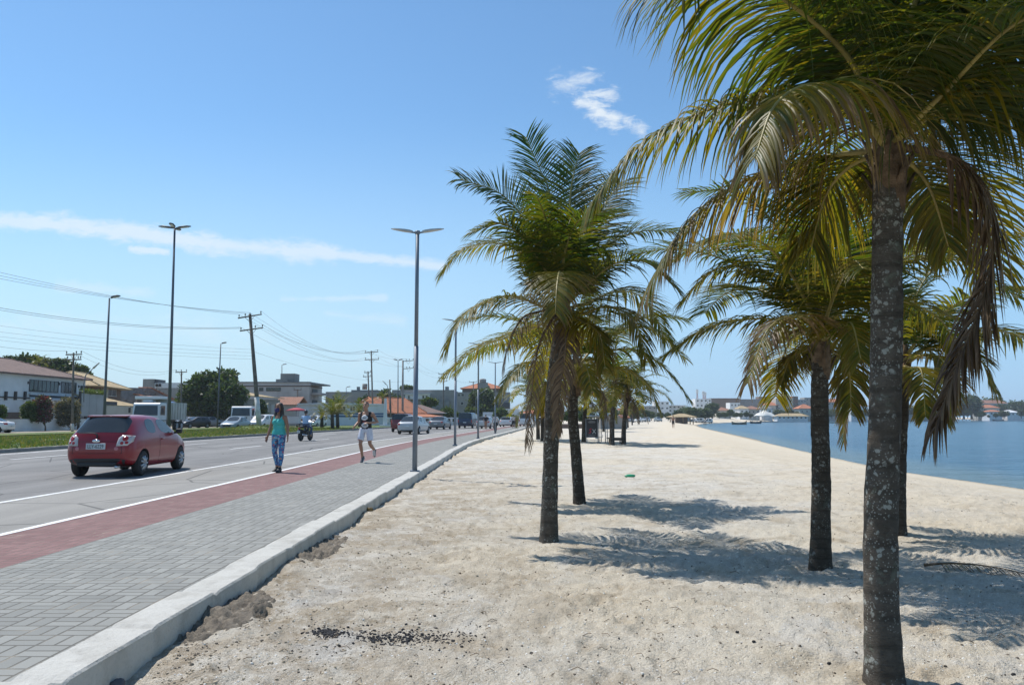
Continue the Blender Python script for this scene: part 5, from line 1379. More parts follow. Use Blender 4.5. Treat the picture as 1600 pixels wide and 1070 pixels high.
for s in (1, -1): patch(bvh, [(s * (.42 + .045 * math.cos(q)), .645 + .045 * math.sin(q)) for q in np.linspace(0, 6.28, 9)[:-1]], '-y', 'reflector', paint('reflector_pink', (.5, .16, .17)), root, .01)
DARKRED = M('red_seam', (.075, .006, .01), .6)
for q in ([(-.53, .535), (.53, .535), (.53, .548), (-.53, .548)], [(-.54, .535), (-.525, .535), (-.51, .90), (-.525, .90)], [(.54, .535), (.525, .535), (.51, .90), (.525, .90)], [(-.42, .795), (.42, .795), (.42, .806), (-.42, .806)]):
    patch(bvh, q, '-y', 'hatch_seam', DARKRED, root, .0025)
yd0 = 1.66 + yo; yd1 = 2.78 + yo
for q in ([(yd0 - .05, .30), (yd0 - .036, .30), (yd0 + .0, .90), (yd0 - .014, .90)], [(yd1 - .03, .32), (yd1 - .016, .32), (yd1 + .05, .88), (yd1 + .036, .88)], [(yd0 - .05, .29), (yd1, .29), (yd1, .303), (yd0 - .05, .303)]):
    for ax_ in ('+x', '-x'): patch(bvh, q, ax_, 'door_seam', DARKRED, root, .0025)
for ax_ in ('+x', '-x'): patch(bvh, [(yd0 + .06, .80), (yd0 + .22, .80), (yd0 + .22, .835), (yd0 + .06, .835)], ax_, 'door_handle', RED, root, .025)
m = MB(); m.box((0, yo - .055, .70), (.42, .02, .135), bevel=.008); pl = m.build('number_plate', PLATE, root)
text_mesh('plate_text', 'LLY-6229', .115, INK, pl, (0, yo - .068, .695), (R(90), 0, 0), sx=.78, extrude=.001)
m = MB(); m.lathe([(.085, 0), (.085, .008), (.07, .014)], (0, yo - .045, .815), 20, 'y'); m.v = [(v[0], yo - .045 - (v[1] - yo + .045), (v[2] - .815) * .45 + .815) for v in m.v]; m.build('badge', CHROME, root)
m = MB(); m.tube([(0, yo - .0, .885), (-.02, yo + .02, .965), (-.10, yo + .02, .99), (-.42, yo + .04, .99)], [.02, .016, .014, .008], 6); m.build('rear_wiper', BLACKP, root)
m = MB(); m.prism([(.44 + yo, 1.375), (.62 + yo, 1.392), (.62 + yo, 1.375), (.44 + yo, 1.35)], 'x', -.44, .44); m.build('roof_spoiler', RED, root)
m = MB(); m.tube([(.42, yo + .0, .24), (.42, yo + .5, .24)], .028, 8); m.build('exhaust_pipe', CHROME, root)
hl = [(w - .45, .60), (w - .2, .64), (w - .2, .76), (w - .42, .70)]
for o in (hl, mirror(hl)): patch(bvh, o, '+y', 'headlight', HEADL, root, .008)

# other cars
SILVER = paint('silver_paint', (.46, .48, .49)); GREYP = paint('grey_paint', (.20, .21, .22)); WHITEP = paint('white_paint', (.66, .66, .66))
BLUEG = paint('blue_grey_paint', (.21, .25, .28)); NAVY = paint('navy_paint', (.018, .03, .07)); BLACKC = paint('black_paint', (.02, .02, .022)); MAROON = paint('maroon_paint', (.16, .02, .025))
def car_at(px, py, d, kind, pm, label, rz=0.0, L=4.3, W=1.76, H=1.46, cat='car', **kw):
    r_, bv, yo_ = mk_car(kind, L, W, H, pm, label, cat, 'cars on the coast road', name={'van': 'van', 'hatch': 'hatchback_car', 'sedan': 'sedan_car'}[kind], lev=1, **kw)
    std_lights(r_, bv, W, L, yo_, kw.get('belt', .93), kind)
    p = P(px, py, d); r_.location = (p.x, d, .0); r_.rotation_euler[2] = rz; return r_
car_at(639, 676, 63, 'sedan', SILVER, 'silver sedan with red tail lights half behind the nearest wing lamp', R(-8), L=4.6)
car_at(627, 671, 72, 'van', MAROON, 'dark red tall car just ahead of the silver sedan', R(-4), L=4.0, W=1.75, H=1.68, belt=1.0)
car_at(683, 668, 88, 'sedan', GREYP, 'grey sedan ahead of the silver one in the middle lane', R(-9), L=4.4)
car_at(728, 667, 97, 'van', NAVY, 'dark blue van in the road left of the third wing lamp', R(-9), L=4.6, W=1.85, H=1.95, cat='van', belt=1.05)
car_at(756, 668, 93, 'hatch', SILVER, 'pale grey hatchback behind the dark clad walker', R(-10), L=3.9)
car_at(770, 662.5, 128, 'hatch', BLUEG, 'blue grey car just left of the walker in pale top', R(-8), L=3.9)
car_at(790.5, 665.5, 112, 'hatch', WHITEP, 'white hatchback on the road by the shrub, farther than the grey hatchback', R(-9), L=4.0)
car_at(821, 665.5, 118, 'van', WHITEP, 'small white van behind the hanging brown fronds', R(-12), L=4.4, W=1.8, H=1.95, cat='van', belt=1.05)
car_at(829, 662.5, 140, 'sedan', BLACKC, 'black car at the far end of the road beside the white van', R(-12))
car_at(850, 662, 160, 'hatch', BLUEG, 'blue car parked behind the lower brown fronds', R(60), L=4.0)
# opposite carriageway: they face the camera
car_at(377, 669.5, 81, 'sedan', BLUEG, 'blue grey sedan coming towards the viewer beside the leaning pole', R(176), L=4.3)
car_at(417, 664, 96, 'van', WHITEP, 'white pickup shaped car facing the viewer at the right of the leaning pole', R(176), L=4.4, H=1.7, belt=1.0)
car_at(499, 662.5, 102, 'van', WHITEP, 'white car facing the viewer right of the motorcyclist', R(172), L=4.3, H=1.62, belt=.98)
car_at(484, 662, 112, 'hatch', BLUEG, 'blue car partly hidden by the motorcyclist', R(172), L=4.0)
car_at(516, 661.5, 118, 'sedan', SILVER, 'silver car parked behind the date palms', R(120))
car_at(4, 675, 66, 'sedan', WHITEP, 'white sedan cut by the left edge in front of the perimeter wall', R(95))
car_at(317, 663.5, 98, 'hatch', BLACKC, 'dark car parked under the big tree right of the truck', R(150), L=4.0)
car_at(300, 664, 103, 'hatch', GREYP, 'grey car parked between the truck and the dark car', R(165), L=4.0)
car_at(344, 664, 108, 'sedan', GREYP, 'grey car parked under the big tree behind the slim lamp', R(100))

# trucks
def truck(px, d, label, rz, tipper=True, sc=1.0):
    p = P(px, 660, d); r_ = empty('dump_truck' if tipper else 'flatbed_truck', (p.x, d, 0), label, 'truck', None, rz); r_.scale = (sc, sc, sc)
    tm = paint('truck_white', (.60, .62, .64), .4); BODY = M('tipper_steel', (.50, .50, .47), .6, var=.1, scale=1, dirt=(.25, .21, .17), dirt_amt=.5)
    # local: -y is the front
    m = MB(); m.prism([(-1.0, .62), (-1.02, 1.45), (-.86, 2.55), (-.70, 2.68), (.75, 2.68), (.8, .62)], 'x', -1.22, 1.22)
    cab = m.build('cab', tm, r_)
    bv = cab.modifiers.new('b', 'BEVEL'); bv.width = .07; bv.segments = 3
    m = MB(); m.add([(-1.08, -1.035, 1.52), (1.08, -1.035, 1.52), (1.0, -.905, 2.42), (-1.0, -.905, 2.42)], [(0, 1, 2, 3)]); m.add([(-1.08, -1.0, 1.52), (1.08, -1.0, 1.52), (1.0, -.87, 2.42), (-1.0, -.87, 2.42)], [(3, 2, 1, 0)]); m.build('windscreen', CGLASS, r_)
    for s in (1, -1):
        m = MB(); m.prism([(-.78, 1.55), (-.66, 2.40), (.30, 2.40), (.30, 1.55)], 'x', s * 1.225 - .008, s * 1.225 + .008); m.build('side_window', CGLASS, r_)
        m = MB(); m.box((s * 1.48, -.95, 2.0), (.2, .1, .5), bevel=.04); m.tube([(s * 1.2, -.85, 2.25), (s * 1.45, -.93, 2.3)], .025, 6); m.build('side_mirror', BLACKP, r_)
        m = MB(); m.box((s * .92, -1.03, .86), (.36, .05, .2), bevel=.02); m.build('headlight', HEADL, r_)
    m = MB(); m.box((0, -1.03, 1.22), (1.5, .04, .3), bevel=.01); g_ = m.build('grille', BLACKP, r_)
    m = MB(); m.box((0, -1.06, .62), (2.4, .16, .34), bevel=.05); m.build('bumper', tm, r_)
    m = MB(); m.box((0, -1.15, .62), (.42, .02, .14)); m.build('number_plate', PLATE, r_)
    m = MB(); m.b2(-.42, .42, -.6, 5.6, .72, .98); m.build('chassis', BLACKP, r_)
    if tipper:
        m = MB(); z0, z1 = 1.12, 2.75
        m.b2(-1.25, 1.25, 1.05, 1.15, z0, z1 + .3); m.b2(-1.25, -1.15, 1.15, 5.7, z0, z1); m.b2(1.15, 1.25, 1.15, 5.7, z0, z1); m.b2(-1.15, 1.15, 1.15, 5.7, z0, z0 + .1); m.b2(-1.15, 1.15, 5.6, 5.7, z0 + .1, z1)
        for i in range(7):
            y_ = 1.3 + i * .7
            for s in (1, -1): m.b2(s * 1.29 - .04, s * 1.29 + .04, y_ - .05, y_ + .05, z0, z1)
        m.build('tipper_bed', BODY, r_)
        m = MB(); m.b2(-1.3, 1.1, -.4, 1.15, 3.02, 3.28, .04); m.build('bed_canopy', tm, r_)
        m = MB(); m.b2(-.6, .3, -.35, .6, 2.70, 2.98, .1); m.build('roof_fairing', tm, r_)
        m = MB(); vs = []
        for i in range(9):
            for j in range(11): vs.append((-1.12 + 2.24 * i / 8, 1.2 + 4.3 * j / 10, 2.62 + .32 * math.sin(math.pi * i / 8) * math.sin(math.pi * j / 10) ** .5 + .08 * noise.noise(Vector((i, j, 0)))))
        m.add(vs, [(i * 11 + j, i * 11 + j + 1, (i + 1) * 11 + j + 1, (i + 1) * 11 + j) for i in range(8) for j in range(10)], True); m.build('blue_tarpaulin', M('tarpaulin', (.08, .20, .42), .6), r_)
    else:
        m = MB(); m.b2(-1.2, 1.2, 1.0, 5.6, .98, 1.14); m.b2(-1.2, 1.2, 1.0, 1.1, 1.14, 2.0); m.build('flat_bed', BLACKP, r_)
    for y_ in (.05, 3.6, 4.8):
        for s in (1, -1):
            wheel(r_, s * 1.02, y_, .5, .3, s)
    for s in (1, -1): m = MB(); m.b2(s * 1.0 - .28, s * 1.0 + .28, -.55, .62, 1.03, 1.09); m.b2(s * 1.0 - .28, s * 1.0 + .28, 3.0, 5.4, 1.06, 1.1); m.build('mudguard', BLACKP, r_)
    return r_
truck(234, 72.8, 'white dump truck facing the viewer behind the red car', R(3), True)
truck(380, 96, 'white flatbed truck with a square cab behind the blue grey sedan', R(2), False)

# ice cream cart with red parasol
b = P(459, 662, 105); r_ = empty('vendor_cart', (b.x, 105, 0), 'white vendor cart under a red parasol behind the woman', 'cart')
m = MB(); m.b2(-.9, .9, -.5, .5, .5, 1.5, .08); m.build('box', WHITEP, r_)
for s in (1, -1): wheel(r_, s * .85, 0, .32, .1, s)
m = MB(); m.tube([(.3, 0, 1.4), (.3, 0, 2.5)], .03, 6); m.build('pole', STEEL, r_)
m = MB(); m.lathe([(1.5, 2.2), (1.0, 2.42), (.4, 2.58), (.05, 2.62)], (.3, 0, 0), 14, 'z'); m.build('parasol', M('red_cloth', (.42, .05, .07), .8), r_)

# motorcycle
p = P(477, 686, 45.5); r_ = empty('motorcycle', (p.x, 45.5, -.008), 'dark motorcycle with its rider in the middle of the road', 'motorcycle', None, R(-9))
for nm, y_, rr in (('wheel', -.62, .30), ('wheel', .66, .30)):
    m = MB(); m.lathe([(rr * .72, -.05), (rr * .94, -.06), (rr, -.03), (rr, .03), (rr * .94, .06), (rr * .72, .05)], (0, y_, rr), 22, 'x'); wv_ = m.build('wheel', TYRE, r_)
    m = MB()
    for k in range(6): a = math.pi * k / 6; m.tube([(0, y_ - math.cos(a) * rr * .75, rr - math.sin(a) * rr * .75), (0, y_ + math.cos(a) * rr * .75, rr + math.sin(a) * rr * .75)], .014, 5)
    m.build('rim', RIM, wv_)
m = MB(); m.tube([(0, -.55, .62), (0, -.1, .5), (0, .2, .52), (0, .45, .85)], [.05, .08, .09, .05], 8); m.box((0, .05, .42), (.3, .4, .34), bevel=.06); m.build('engine_frame', BLACKP, r_)
m = MB(); m.tube([(0, -.7, .80), (0, -.3, .78), (0, .1, .80)], [(.10, .05), (.14, .06), (.11, .06)], 8); m.build('seat', BLACKP, r_)
m = MB(); m.tube([(0, .05, .84), (0, .25, .92), (0, .45, .92)], [(.10, .07), (.16, .12), (.09, .07)], 10); m.build('tank', BLACKC, r_)
m = MB(); m.tube([(-.36, .36, 1.06), (-.2, .48, 1.06), (.2, .48, 1.06), (.36, .36, 1.06)], .018, 6); m.tube([(-.08, .46, 1.05), (-.08, .66, .3)], .025, 6); m.tube([(.08, .46, 1.05), (.08, .66, .3)], .025, 6); m.build('handlebar', CHROME, r_)
m = MB(); m.tube([(0, -.62, .62), (0, -.85, .66), (0, -.95, .5)], [(.09, .02), (.1, .02), (.09, .02)], 6); m.build('rear_mudguard', BLACKP, r_)
m = MB(); m.box((0, -.86, .72), (.14, .05, .08), bevel=.02); m.build('tail_light', REDL, r_)
m = MB(); m.box((0, -.95, .52), (.18, .015, .14)); m.build('number_plate', PLATE, r_)
m = MB(); m.tube([(.16, -.8, .36), (.16, -.2, .32), (.12, .15, .32)], [.05, .045, .025], 8); m.build('exhaust_pipe', CHROME, r_)
for s in (1, -1): m = MB(); m.ball((s * .42, .42, 1.22), (.07, .02, .05)); m.tube([(s * .3, .42, 1.06), (s * .4, .42, 1.2)], .01, 5); m.build('side_mirror', BLACKP, r_)
MOTO = r_
# ------------------------------------------------------------------ people
def skin_mat(name, c): return M(name, c, .55, var=.08, scale=6)
SKIN = skin_mat('tanned_skin', (.30, .155, .095)); SKIN2 = skin_mat('fair_skin', (.36, .195, .125))
HAIRD = M('dark_hair', (.028, .017, .012), .5, var=.4, scale=30); EYE = M('eye', (.02, .015, .012), .2); LIP = M('lips', (.25, .08, .07), .5)
def voxel(mb, name, mat, parent=None, vox=.009, smooth=3):
    o = mb.build(name, mat, None)
    r = o.modifiers.new('r', 'REMESH'); r.mode = 'VOXEL'; r.voxel_size = vox; r.use_smooth_shade = True
    if smooth: s = o.modifiers.new('s', 'SMOOTH'); s.iterations = smooth; s.factor = .5
    me = eval_mesh(o); bpy.data.objects.remove(o); me.name = name
    me.polygons.foreach_set('use_smooth', [True] * len(me.polygons))
    return mesh_obj(name, me, parent, mat)
def limb(mb, pts, rad, n=12): mb.tube(pts, rad, n)
def hand(mb, wr, el, curl, side, palm_n, fist=.5):
    """palm, four unequal bent fingers and a thumb off the side; wr wrist, el elbow"""
    d = (Vector(wr) - Vector(el)).normalized(); pn = Vector(palm_n); pn = (pn - d * pn.dot(d)).normalized(); s = d.cross(pn).normalized() * side
    w_ = Vector(wr)
    mb.tube([w_ - d * .01, w_ + d * .03, w_ + d * .075, w_ + d * .09], [(.022, .018), (.036, .017), (.040, .015), (.036, .012)], 10, hint=pn)
    for k, (off, ln) in enumerate(((-.030, .068), (-.010, .078), (.010, .074), (.029, .058))):
        b = w_ + d * .085 + s * off; pts = [b]; dd = d.copy()
        for q in range(3):
            dd = (dd + pn * fist * (.45 + .2 * q)).normalized(); pts.append(pts[-1] + dd * ln * (.42, .33, .25)[q])
        mb.tube(pts, [.0098, .0092, .0084, .007], 7)
    b = w_ + d * .025 - s * .034; mb.tube([b, b - s * .022 + d * .026, b - s * .026 + d * .052 + pn * .012], [.012, .0105, .008], 7)
def head(mb, hc, fwd, up=Vector((0, 0, 1)), sc=1.0):
    """skull, jaw, nose, ears; hc = middle of the head"""
    hc = Vector(hc); f = Vector(fwd).normalized(); u = (up - f * up.dot(f)).normalized(); s = f.cross(u)
    def q(a, b, c): return hc + (s * a + f * b + u * c) * sc
    mb.tube([q(0, .005, -.115), q(0, .012, -.09), q(0, .010, -.05), q(0, 0, 0), q(0, -.008, .05), q(0, -.012, .09), q(0, -.012, .112)],
            [(.020 * sc, .022 * sc), (.046 * sc, .052 * sc), (.064 * sc, .078 * sc), (.073 * sc, .092 * sc), (.073 * sc, .094 * sc), (.055 * sc, .072 * sc), (.02 * sc, .03 * sc)], 16, hint=f)
    mb.tube([q(0, .082, .022), q(0, .108, -.022), q(0, .086, -.034)], [.008 * sc, .013 * sc, .011 * sc], 8)
    mb.tube([q(-.014, .078, -.058), q(.014, .078, -.058)], .011 * sc, 6)
    mb.tube([q(0, .07, -.105), q(0, .08, -.085)], .016 * sc, 7)
    for e in (-1, 1): mb.tube([q(e * .070, -.012, -.03), q(e * .082, -.016, .0), q(e * .078, -.012, .03)], [.010 * sc, .015 * sc, .011 * sc], 7)
    return q
def face(q, root, off):
    for e in (-1, 1):
        m = MB(); m.ball(q(e * .030, .083, .006) - off, (.012, .008, .007), 8, 6); m.build('eye', EYE, root)
        m = MB(); m.tube([q(e * .014, .092, .028) - off, q(e * .032, .088, .034) - off, q(e * .05, .076, .028) - off], .005, 5); m.build('eyebrow', HAIRD, root)
def shoe(name, an, fw, root, mat, sole):
    an = Vector(an); fw = Vector(fw).normalized(); up = Vector((0, 0, 1)); up = (up - fw * up.dot(fw)).normalized(); 
    m = MB(); b = an - up * .065
    m.tube([b - fw * .075 + up * .02, b - fw * .05 + up * .03, b + fw * .02 + up * .035, b + fw * .10 + up * .015, b + fw * .165 + up * .0, b + fw * .185], [(.025, .03), (.036, .05), (.040, .052), (.044, .036), (.036, .026), (.01, .012)], 12, hint=up)
    m.tube([an + up * .03, b + up * .02], [(.042, .046), (.046, .052)], 12)
    o = voxel(m, name, mat, root, .008, 2)
    m = MB(); m.tube([b - fw * .085 - up * .012, b - up * .016, b + fw * .11 - up * .014, b + fw * .185 - up * .002], [(.034, .012), (.040, .014), (.047, .013), (.02, .010)], 10, hint=up); m.build('sole', sole, o)
    return o
def leggings_mat():
    m, nt, bs, tc = newmat('patterned_leggings'); v = tc.outputs['Object']
    a = vor(nt, v, 26); b = vor(nt, v, 17); n = noi(nt, v, 12, 3)
    rp = nt.nodes.new('ShaderNodeValToRGB'); rp.color_ramp.interpolation = 'CONSTANT'
    el = rp.color_ramp.elements; el[0].position = 0; el[0].color = (.03, .10, .30, 1); el[1].position = .30; el[1].color = (.10, .34, .52, 1)
    for p_, c_ in ((.55, (.035, .05, .17, 1)), (.68, (.36, .50, .58, 1)), (.80, (.42, .10, .14, 1)), (.86, (.05, .22, .42, 1)), (.95, (.45, .22, .10, 1))): e = el.new(p_); e.color = c_
    sp = nt.nodes.new('ShaderNodeSeparateColor'); nt.links.new(a.outputs['Color'], sp.inputs[0]); nt.links.new(sp.outputs[0], rp.inputs[0])
    nt.links.new(mixc(nt, mth(nt, 'MULTIPLY', n, .4), rp.outputs[0], (.06, .18, .36)), bs.inputs['Base Color']); bs.inputs['Roughness'].default_value = .6
    return m
V3 = lambda *a: Vector(a)
# --- the woman, walking towards the viewer
wp = G(434, 737.5, 0); T = []
mb = MB()
hip = {1: V3(.085, 0, .86), -1: V3(-.085, 0, .86)}
kn = {1: V3(.10, -.03, .46), -1: V3(-.105, .0, .47)}
an = {1: V3(.105, -.10, .085), -1: V3(-.10, .14, .10)}
def leg_r(k): return [(.088 * k, .10 * k), (.078 * k, .088 * k), (.056 * k, .060 * k), (.058 * k, .064 * k), (.038 * k, .042 * k), (.036 * k, .04 * k)]
def leg_pts(s): return [hip[s], hip[s].lerp(kn[s], .45), kn[s], kn[s].lerp(an[s], .3) + V3(0, .015, 0), kn[s].lerp(an[s], .85), an[s]]
for s in (1, -1): limb(mb, leg_pts(s), leg_r(.97))
mb.tube([V3(0, 0, .80), V3(0, .01, .87), V3(0, .005, .95), V3(0, 0, 1.05), V3(0, -.005, 1.17), V3(0, 0, 1.29), V3(0, .005, 1.36), V3(0, .01, 1.40)], [(.12, .10), (.178, .125), (.165, .112), (.13, .095), (.14, .105), (.155, .10), (.13, .075), (.05, .05)], 18, hint=V3(0, 1, 0))
for s in (1, -1): mb.ball((s * .062, -.095, 1.20), (.062, .055, .062))
mb.tube([V3(0, .01, 1.36), V3(0, .0, 1.43), V3(0, -.01, 1.48)], [(.058, .058), (.048, .05), (.05, .054)], 12)
sh = {1: V3(.155, .005, 1.335), -1: V3(-.155, .005, 1.335)}; el = {1: V3(.225, .02, 1.08), -1: V3(-.235, .01, 1.08)}; wr = {1: V3(.262, -.03, .86), -1: V3(-.275, -.05, .86)}
for s in (1, -1):
    limb(mb, [sh[s] - V3(s * .03, 0, 0), sh[s], sh[s].lerp(el[s], .5), el[s], el[s].lerp(wr[s], .35), wr[s]], [(.05, .05), (.05, .052), (.043, .047), (.036, .038), (.035, .037), (.023, .027)])
    hand(mb, wr[s], el[s], 0, s, (-s * .9, -.3, 0), .42)
q = head(mb, (0, -.03, 1.555), (-.12, -1, .02))
woman = voxel(mb, 'person', SKIN, None, .0075, 3)
tag(woman, 'woman in turquoise tank top and patterned leggings wearing a dark face mask', 'person')
wk = 1.0
m = MB(); m.tube([V3(0, 0, .90), V3(0, .0, .97), V3(0, 0, 1.05), V3(0, -.005, 1.17), V3(0, 0, 1.27), V3(0, .002, 1.31)], [(.182, .13), (.172, .122), (.142, .108), (.153, .118), (.150, .108), (.115, .09)], 20, hint=V3(0, 1, 0))
for s in (1, -1): m.ball((s * .062, -.098, 1.20), (.070, .063, .070)); m.tube([V3(s * .095, -.085, 1.26), V3(s * .100, -.06, 1.345), V3(s * .085, .0, 1.392), V3(s * .05, .075, 1.33), V3(s * .03, .09, 1.24)], [(.034, .014), (.020, .014), (.018, .012), (.02, .012), (.04, .014)], 8, hint=V3(0, -1, 0))
voxel(m, 'tank_top', M('turquoise_jersey', (.055, .42, .39), .75, var=.1, scale=20), woman, .009, 3)
m = MB()
for s in (1, -1): limb(m, leg_pts(s)[:-1], leg_r(1.06))
m.tube([V3(0, 0, .79), V3(0, .01, .87), V3(0, .005, .94), V3(0, 0, .985)], [(.13, .11), (.188, .135), (.176, .122), (.155, .108)], 18, hint=V3(0, 1, 0))
voxel(m, 'leggings', leggings_mat(), woman, .009, 3)
m = MB()
m.tube([q(0, -.03, -.02), q(0, -.03, .06), q(0, -.025, .11), q(0, -.022, .128)], [(.083, .085), (.084, .090), (.062, .078), (.02, .03)], 16)
for s, e_ in ((1, -.16), (-1, -.19)): m.tube([q(s * .05, .02, .10), q(s * .080, .01, .03), q(s * .082, -.012, -.05), q(s * .088, .0, -.14), q(s * .085, .02, -.2), q(s * .07, .02, -.25)], [(.03, .03), (.022, .045), (.024, .045), (.032, .04), (.03, .034), (.012, .014)], 8)
m.tube([q(0, -.07, .04), q(0, -.09, -.08), q(0, -.085, -.2), q(0, -.08, -.27)], [(.07, .04), (.085, .04), (.09, .035), (.05, .02)], 10)
voxel(m, 'hair', HAIRD, woman, .009, 2)
m = MB(); m.tube([q(0, .055, -.115), q(0, .062, -.095), q(0, .070, -.055), q(0, .066, -.015), q(0, .068, -.005)], [(.03, .028), (.058, .046), (.068, .05), (.062, .04), (.05, .03)], 14); voxel(m, 'face_mask', M('printed_mask', (.035, .035, .12), .8, var=.6, scale=70), woman, .008, 2)
face(q, woman, V3(0, 0, 0))
for s, fw in ((1, (.10, -1, -.02)), (-1, (-.28, -1, -.30))): shoe('shoe', an[s], fw, woman, M('black_trainer', (.018, .018, .02), .6), M('dark_sole', (.05, .05, .05), .7))
woman.location = (wp.x, wp.y, 0.012); woman.rotation_euler[2] = R(-14)
# --- the jogger, both feet off the ground
jp = G(571, 722.5, 0); mb = MB(); Z0 = .10
hip = {1: V3(.085, .0, .98), -1: V3(-.085, .0, .98)}; kn = {1: V3(.135, -.02, .55), -1: V3(-.11, -.17, .56)}; an = {1: V3(.15, .40, .34), -1: V3(-.085, -.02, .155)}
def jl(s): return [hip[s], hip[s].lerp(kn[s], .5), kn[s], kn[s].lerp(an[s], .3) + V3(0, .012, -.012 if s > 0 else 0), kn[s].lerp(an[s], .85), an[s]]
JR = [(.082, .092), (.070, .080), (.054, .058), (.053, .060), (.036, .04), (.036, .038)]
for s in (1, -1): limb(mb, jl(s), JR)
mb.tube([V3(0, 0, .92), V3(0, 0, 1.0), V3(0, -.005, 1.12), V3(0, -.01, 1.27), V3(0, -.005, 1.40), V3(0, .0, 1.47), V3(0, .01, 1.51)], [(.12, .09), (.158, .11), (.143, .10), (.175, .118), (.178, .11), (.14, .075), (.055, .05)], 18, hint=V3(0, 1, 0))
mb.tube([V3(0, .0, 1.46), V3(0, -.02, 1.53), V3(0, -.035, 1.59)], [(.064, .064), (.056, .058), (.056, .06)], 12)
sh = {1: V3(.19, .0, 1.435), -1: V3(-.19, .0, 1.435)}; el = {1: V3(.335, .05, 1.19), -1: V3(-.275, .14, 1.20)}; wr = {1: V3(.135, -.17, 1.175), -1: V3(-.33, -.08, 1.06)}
for s in (1, -1):
    limb(mb, [sh[s] - V3(s * .04, 0, 0), sh[s], sh[s].lerp(el[s], .5), el[s], el[s].lerp(wr[s], .35), wr[s]], [(.056, .058), (.058, .062), (.048, .053), (.040, .043), (.040, .043), (.027, .03)])
hand(mb, wr[1], el[1], 0, 1, (0, .3, -1), .75); hand(mb, wr[-1], el[-1], 0, -1, (1, -.2, -.3), .6)
q = head(mb, (0, -.06, 1.665), (-.05, -1, .22), sc=1.04)
jog = voxel(mb, 'person', SKIN2, None, .0075, 3)
tag(jog, 'man jogging in a black sleeveless shirt and white shorts on the pavement', 'person')
m = MB(); m.tube([V3(0, 0, .97), V3(0, 0, 1.05), V3(0, -.005, 1.14), V3(0, -.01, 1.27), V3(0, -.005, 1.38), V3(0, .0, 1.445)], [(.178, .128), (.172, .125), (.166, .122), (.192, .135), (.172, .12), (.10, .08)], 20, hint=V3(0, 1, 0))
for s in (1, -1): m.tube([V3(s * .12, -.10, 1.36), V3(s * .125, -.05, 1.475), V3(s * .115, .04, 1.485), V3(s * .11, .1, 1.38)], [(.05, .02), (.04, .02), (.04, .02), (.05, .02)], 8, hint=V3(0, 0, 1))
vest = voxel(m, 'sleeveless_shirt', M('black_jersey', (.014, .014, .016), .8, var=.2), jog, .009, 3)
bmv = bmesh.new(); bmv.from_mesh(vest.data); bv = BVHTree.FromBMesh(bmv); bmv.free()
EMB = M('white_print', (.62, .62, .62), .8)
hexa = [(-.105, 0), (-.085, .045), (-.02, .09), (.02, .09), (.085, .045), (.105, 0), (.085, -.04), (.02, -.075), (-.02, -.075), (-.085, -.04)]
for cx_, cz_ in ((-.01, 1.315), (.0, 1.095)):
    e_ = patch(bv, [(cx_ + a, cz_ + b) for a, b in hexa], '-y', 'shirt_emblem', EMB, vest, .006)
    if e_:
        for dz, wd in ((.012, .062), (-.012, .055)): patch(bv, [(cx_ - wd, cz_ + dz - .005), (cx_ + wd, cz_ + dz - .005), (cx_ + wd, cz_ + dz + .006), (cx_ - wd, cz_ + dz + .006)], '-y', 'emblem_print', INK, e_, .010)
patch(bv, [(-.06, 1.19), (.05, 1.19), (.05, 1.215), (-.06, 1.215)], '-y', 'red_print', M('red_print', (.3, .04, .04), .8), vest, .006)
m = MB()
for s in (1, -1):
    P0 = jl(s); e_ = P0[0].lerp(P0[2], .78); m.tube([P0[0] + V3(s * .012, 0, .02), P0[1] + V3(s * .015, 0, 0), e_ + V3(s * .02, 0, 0)], [(.092, .11), (.092, .115), (.090, .115)], 14)
m.tube([V3(0, 0, .88), V3(0, 0, .97), V3(0, 0, 1.04)], [(.15, .12), (.178, .132), (.16, .118)], 18, hint=V3(0, 1, 0)); m.tube([V3(-.15, .0, .86), V3(-.19, .0, .74), V3(-.215, .01, .70)], [(.04, .08), (.03, .07), (.01, .03)], 8)
voxel(m, 'shorts', M('white_shorts', (.62, .62, .68), .85, var=.08, scale=9), jog, .010, 3)
m = MB(); m.tube([q(0, -.025, .0), q(0, -.025, .06), q(0, -.012, .11), q(0, -.012, .124)], [(.080, .078), (.080, .092), (.062, .08), (.02, .03)], 16); m.tube([q(0, .055, .088), q(0, .03, .115)], [(.05, .02), (.055, .02)], 8); voxel(m, 'hair', HAIRD, jog, .009, 2)
face(q, jog, V3(0, 0, 0)); m = MB(); m.tube([q(-.022, .086, -.058), q(.022, .086, -.058)], [.006, .006], 6); m.build('lips', LIP, jog)
shoe('shoe', an[1], (.02, .35, -1), jog, M('grey_trainer', (.10, .10, .11), .6), M('white_sole', (.5, .5, .5), .6)); shoe('shoe', an[-1], (-.12, -.75, -.62), jog, M('grey_trainer', (.1, .1, .11), .6), M('white_sole', (.5, .5, .5), .6))
jog.location = (jp.x, jp.y, .0); jog.rotation_euler[2] = R(-8)
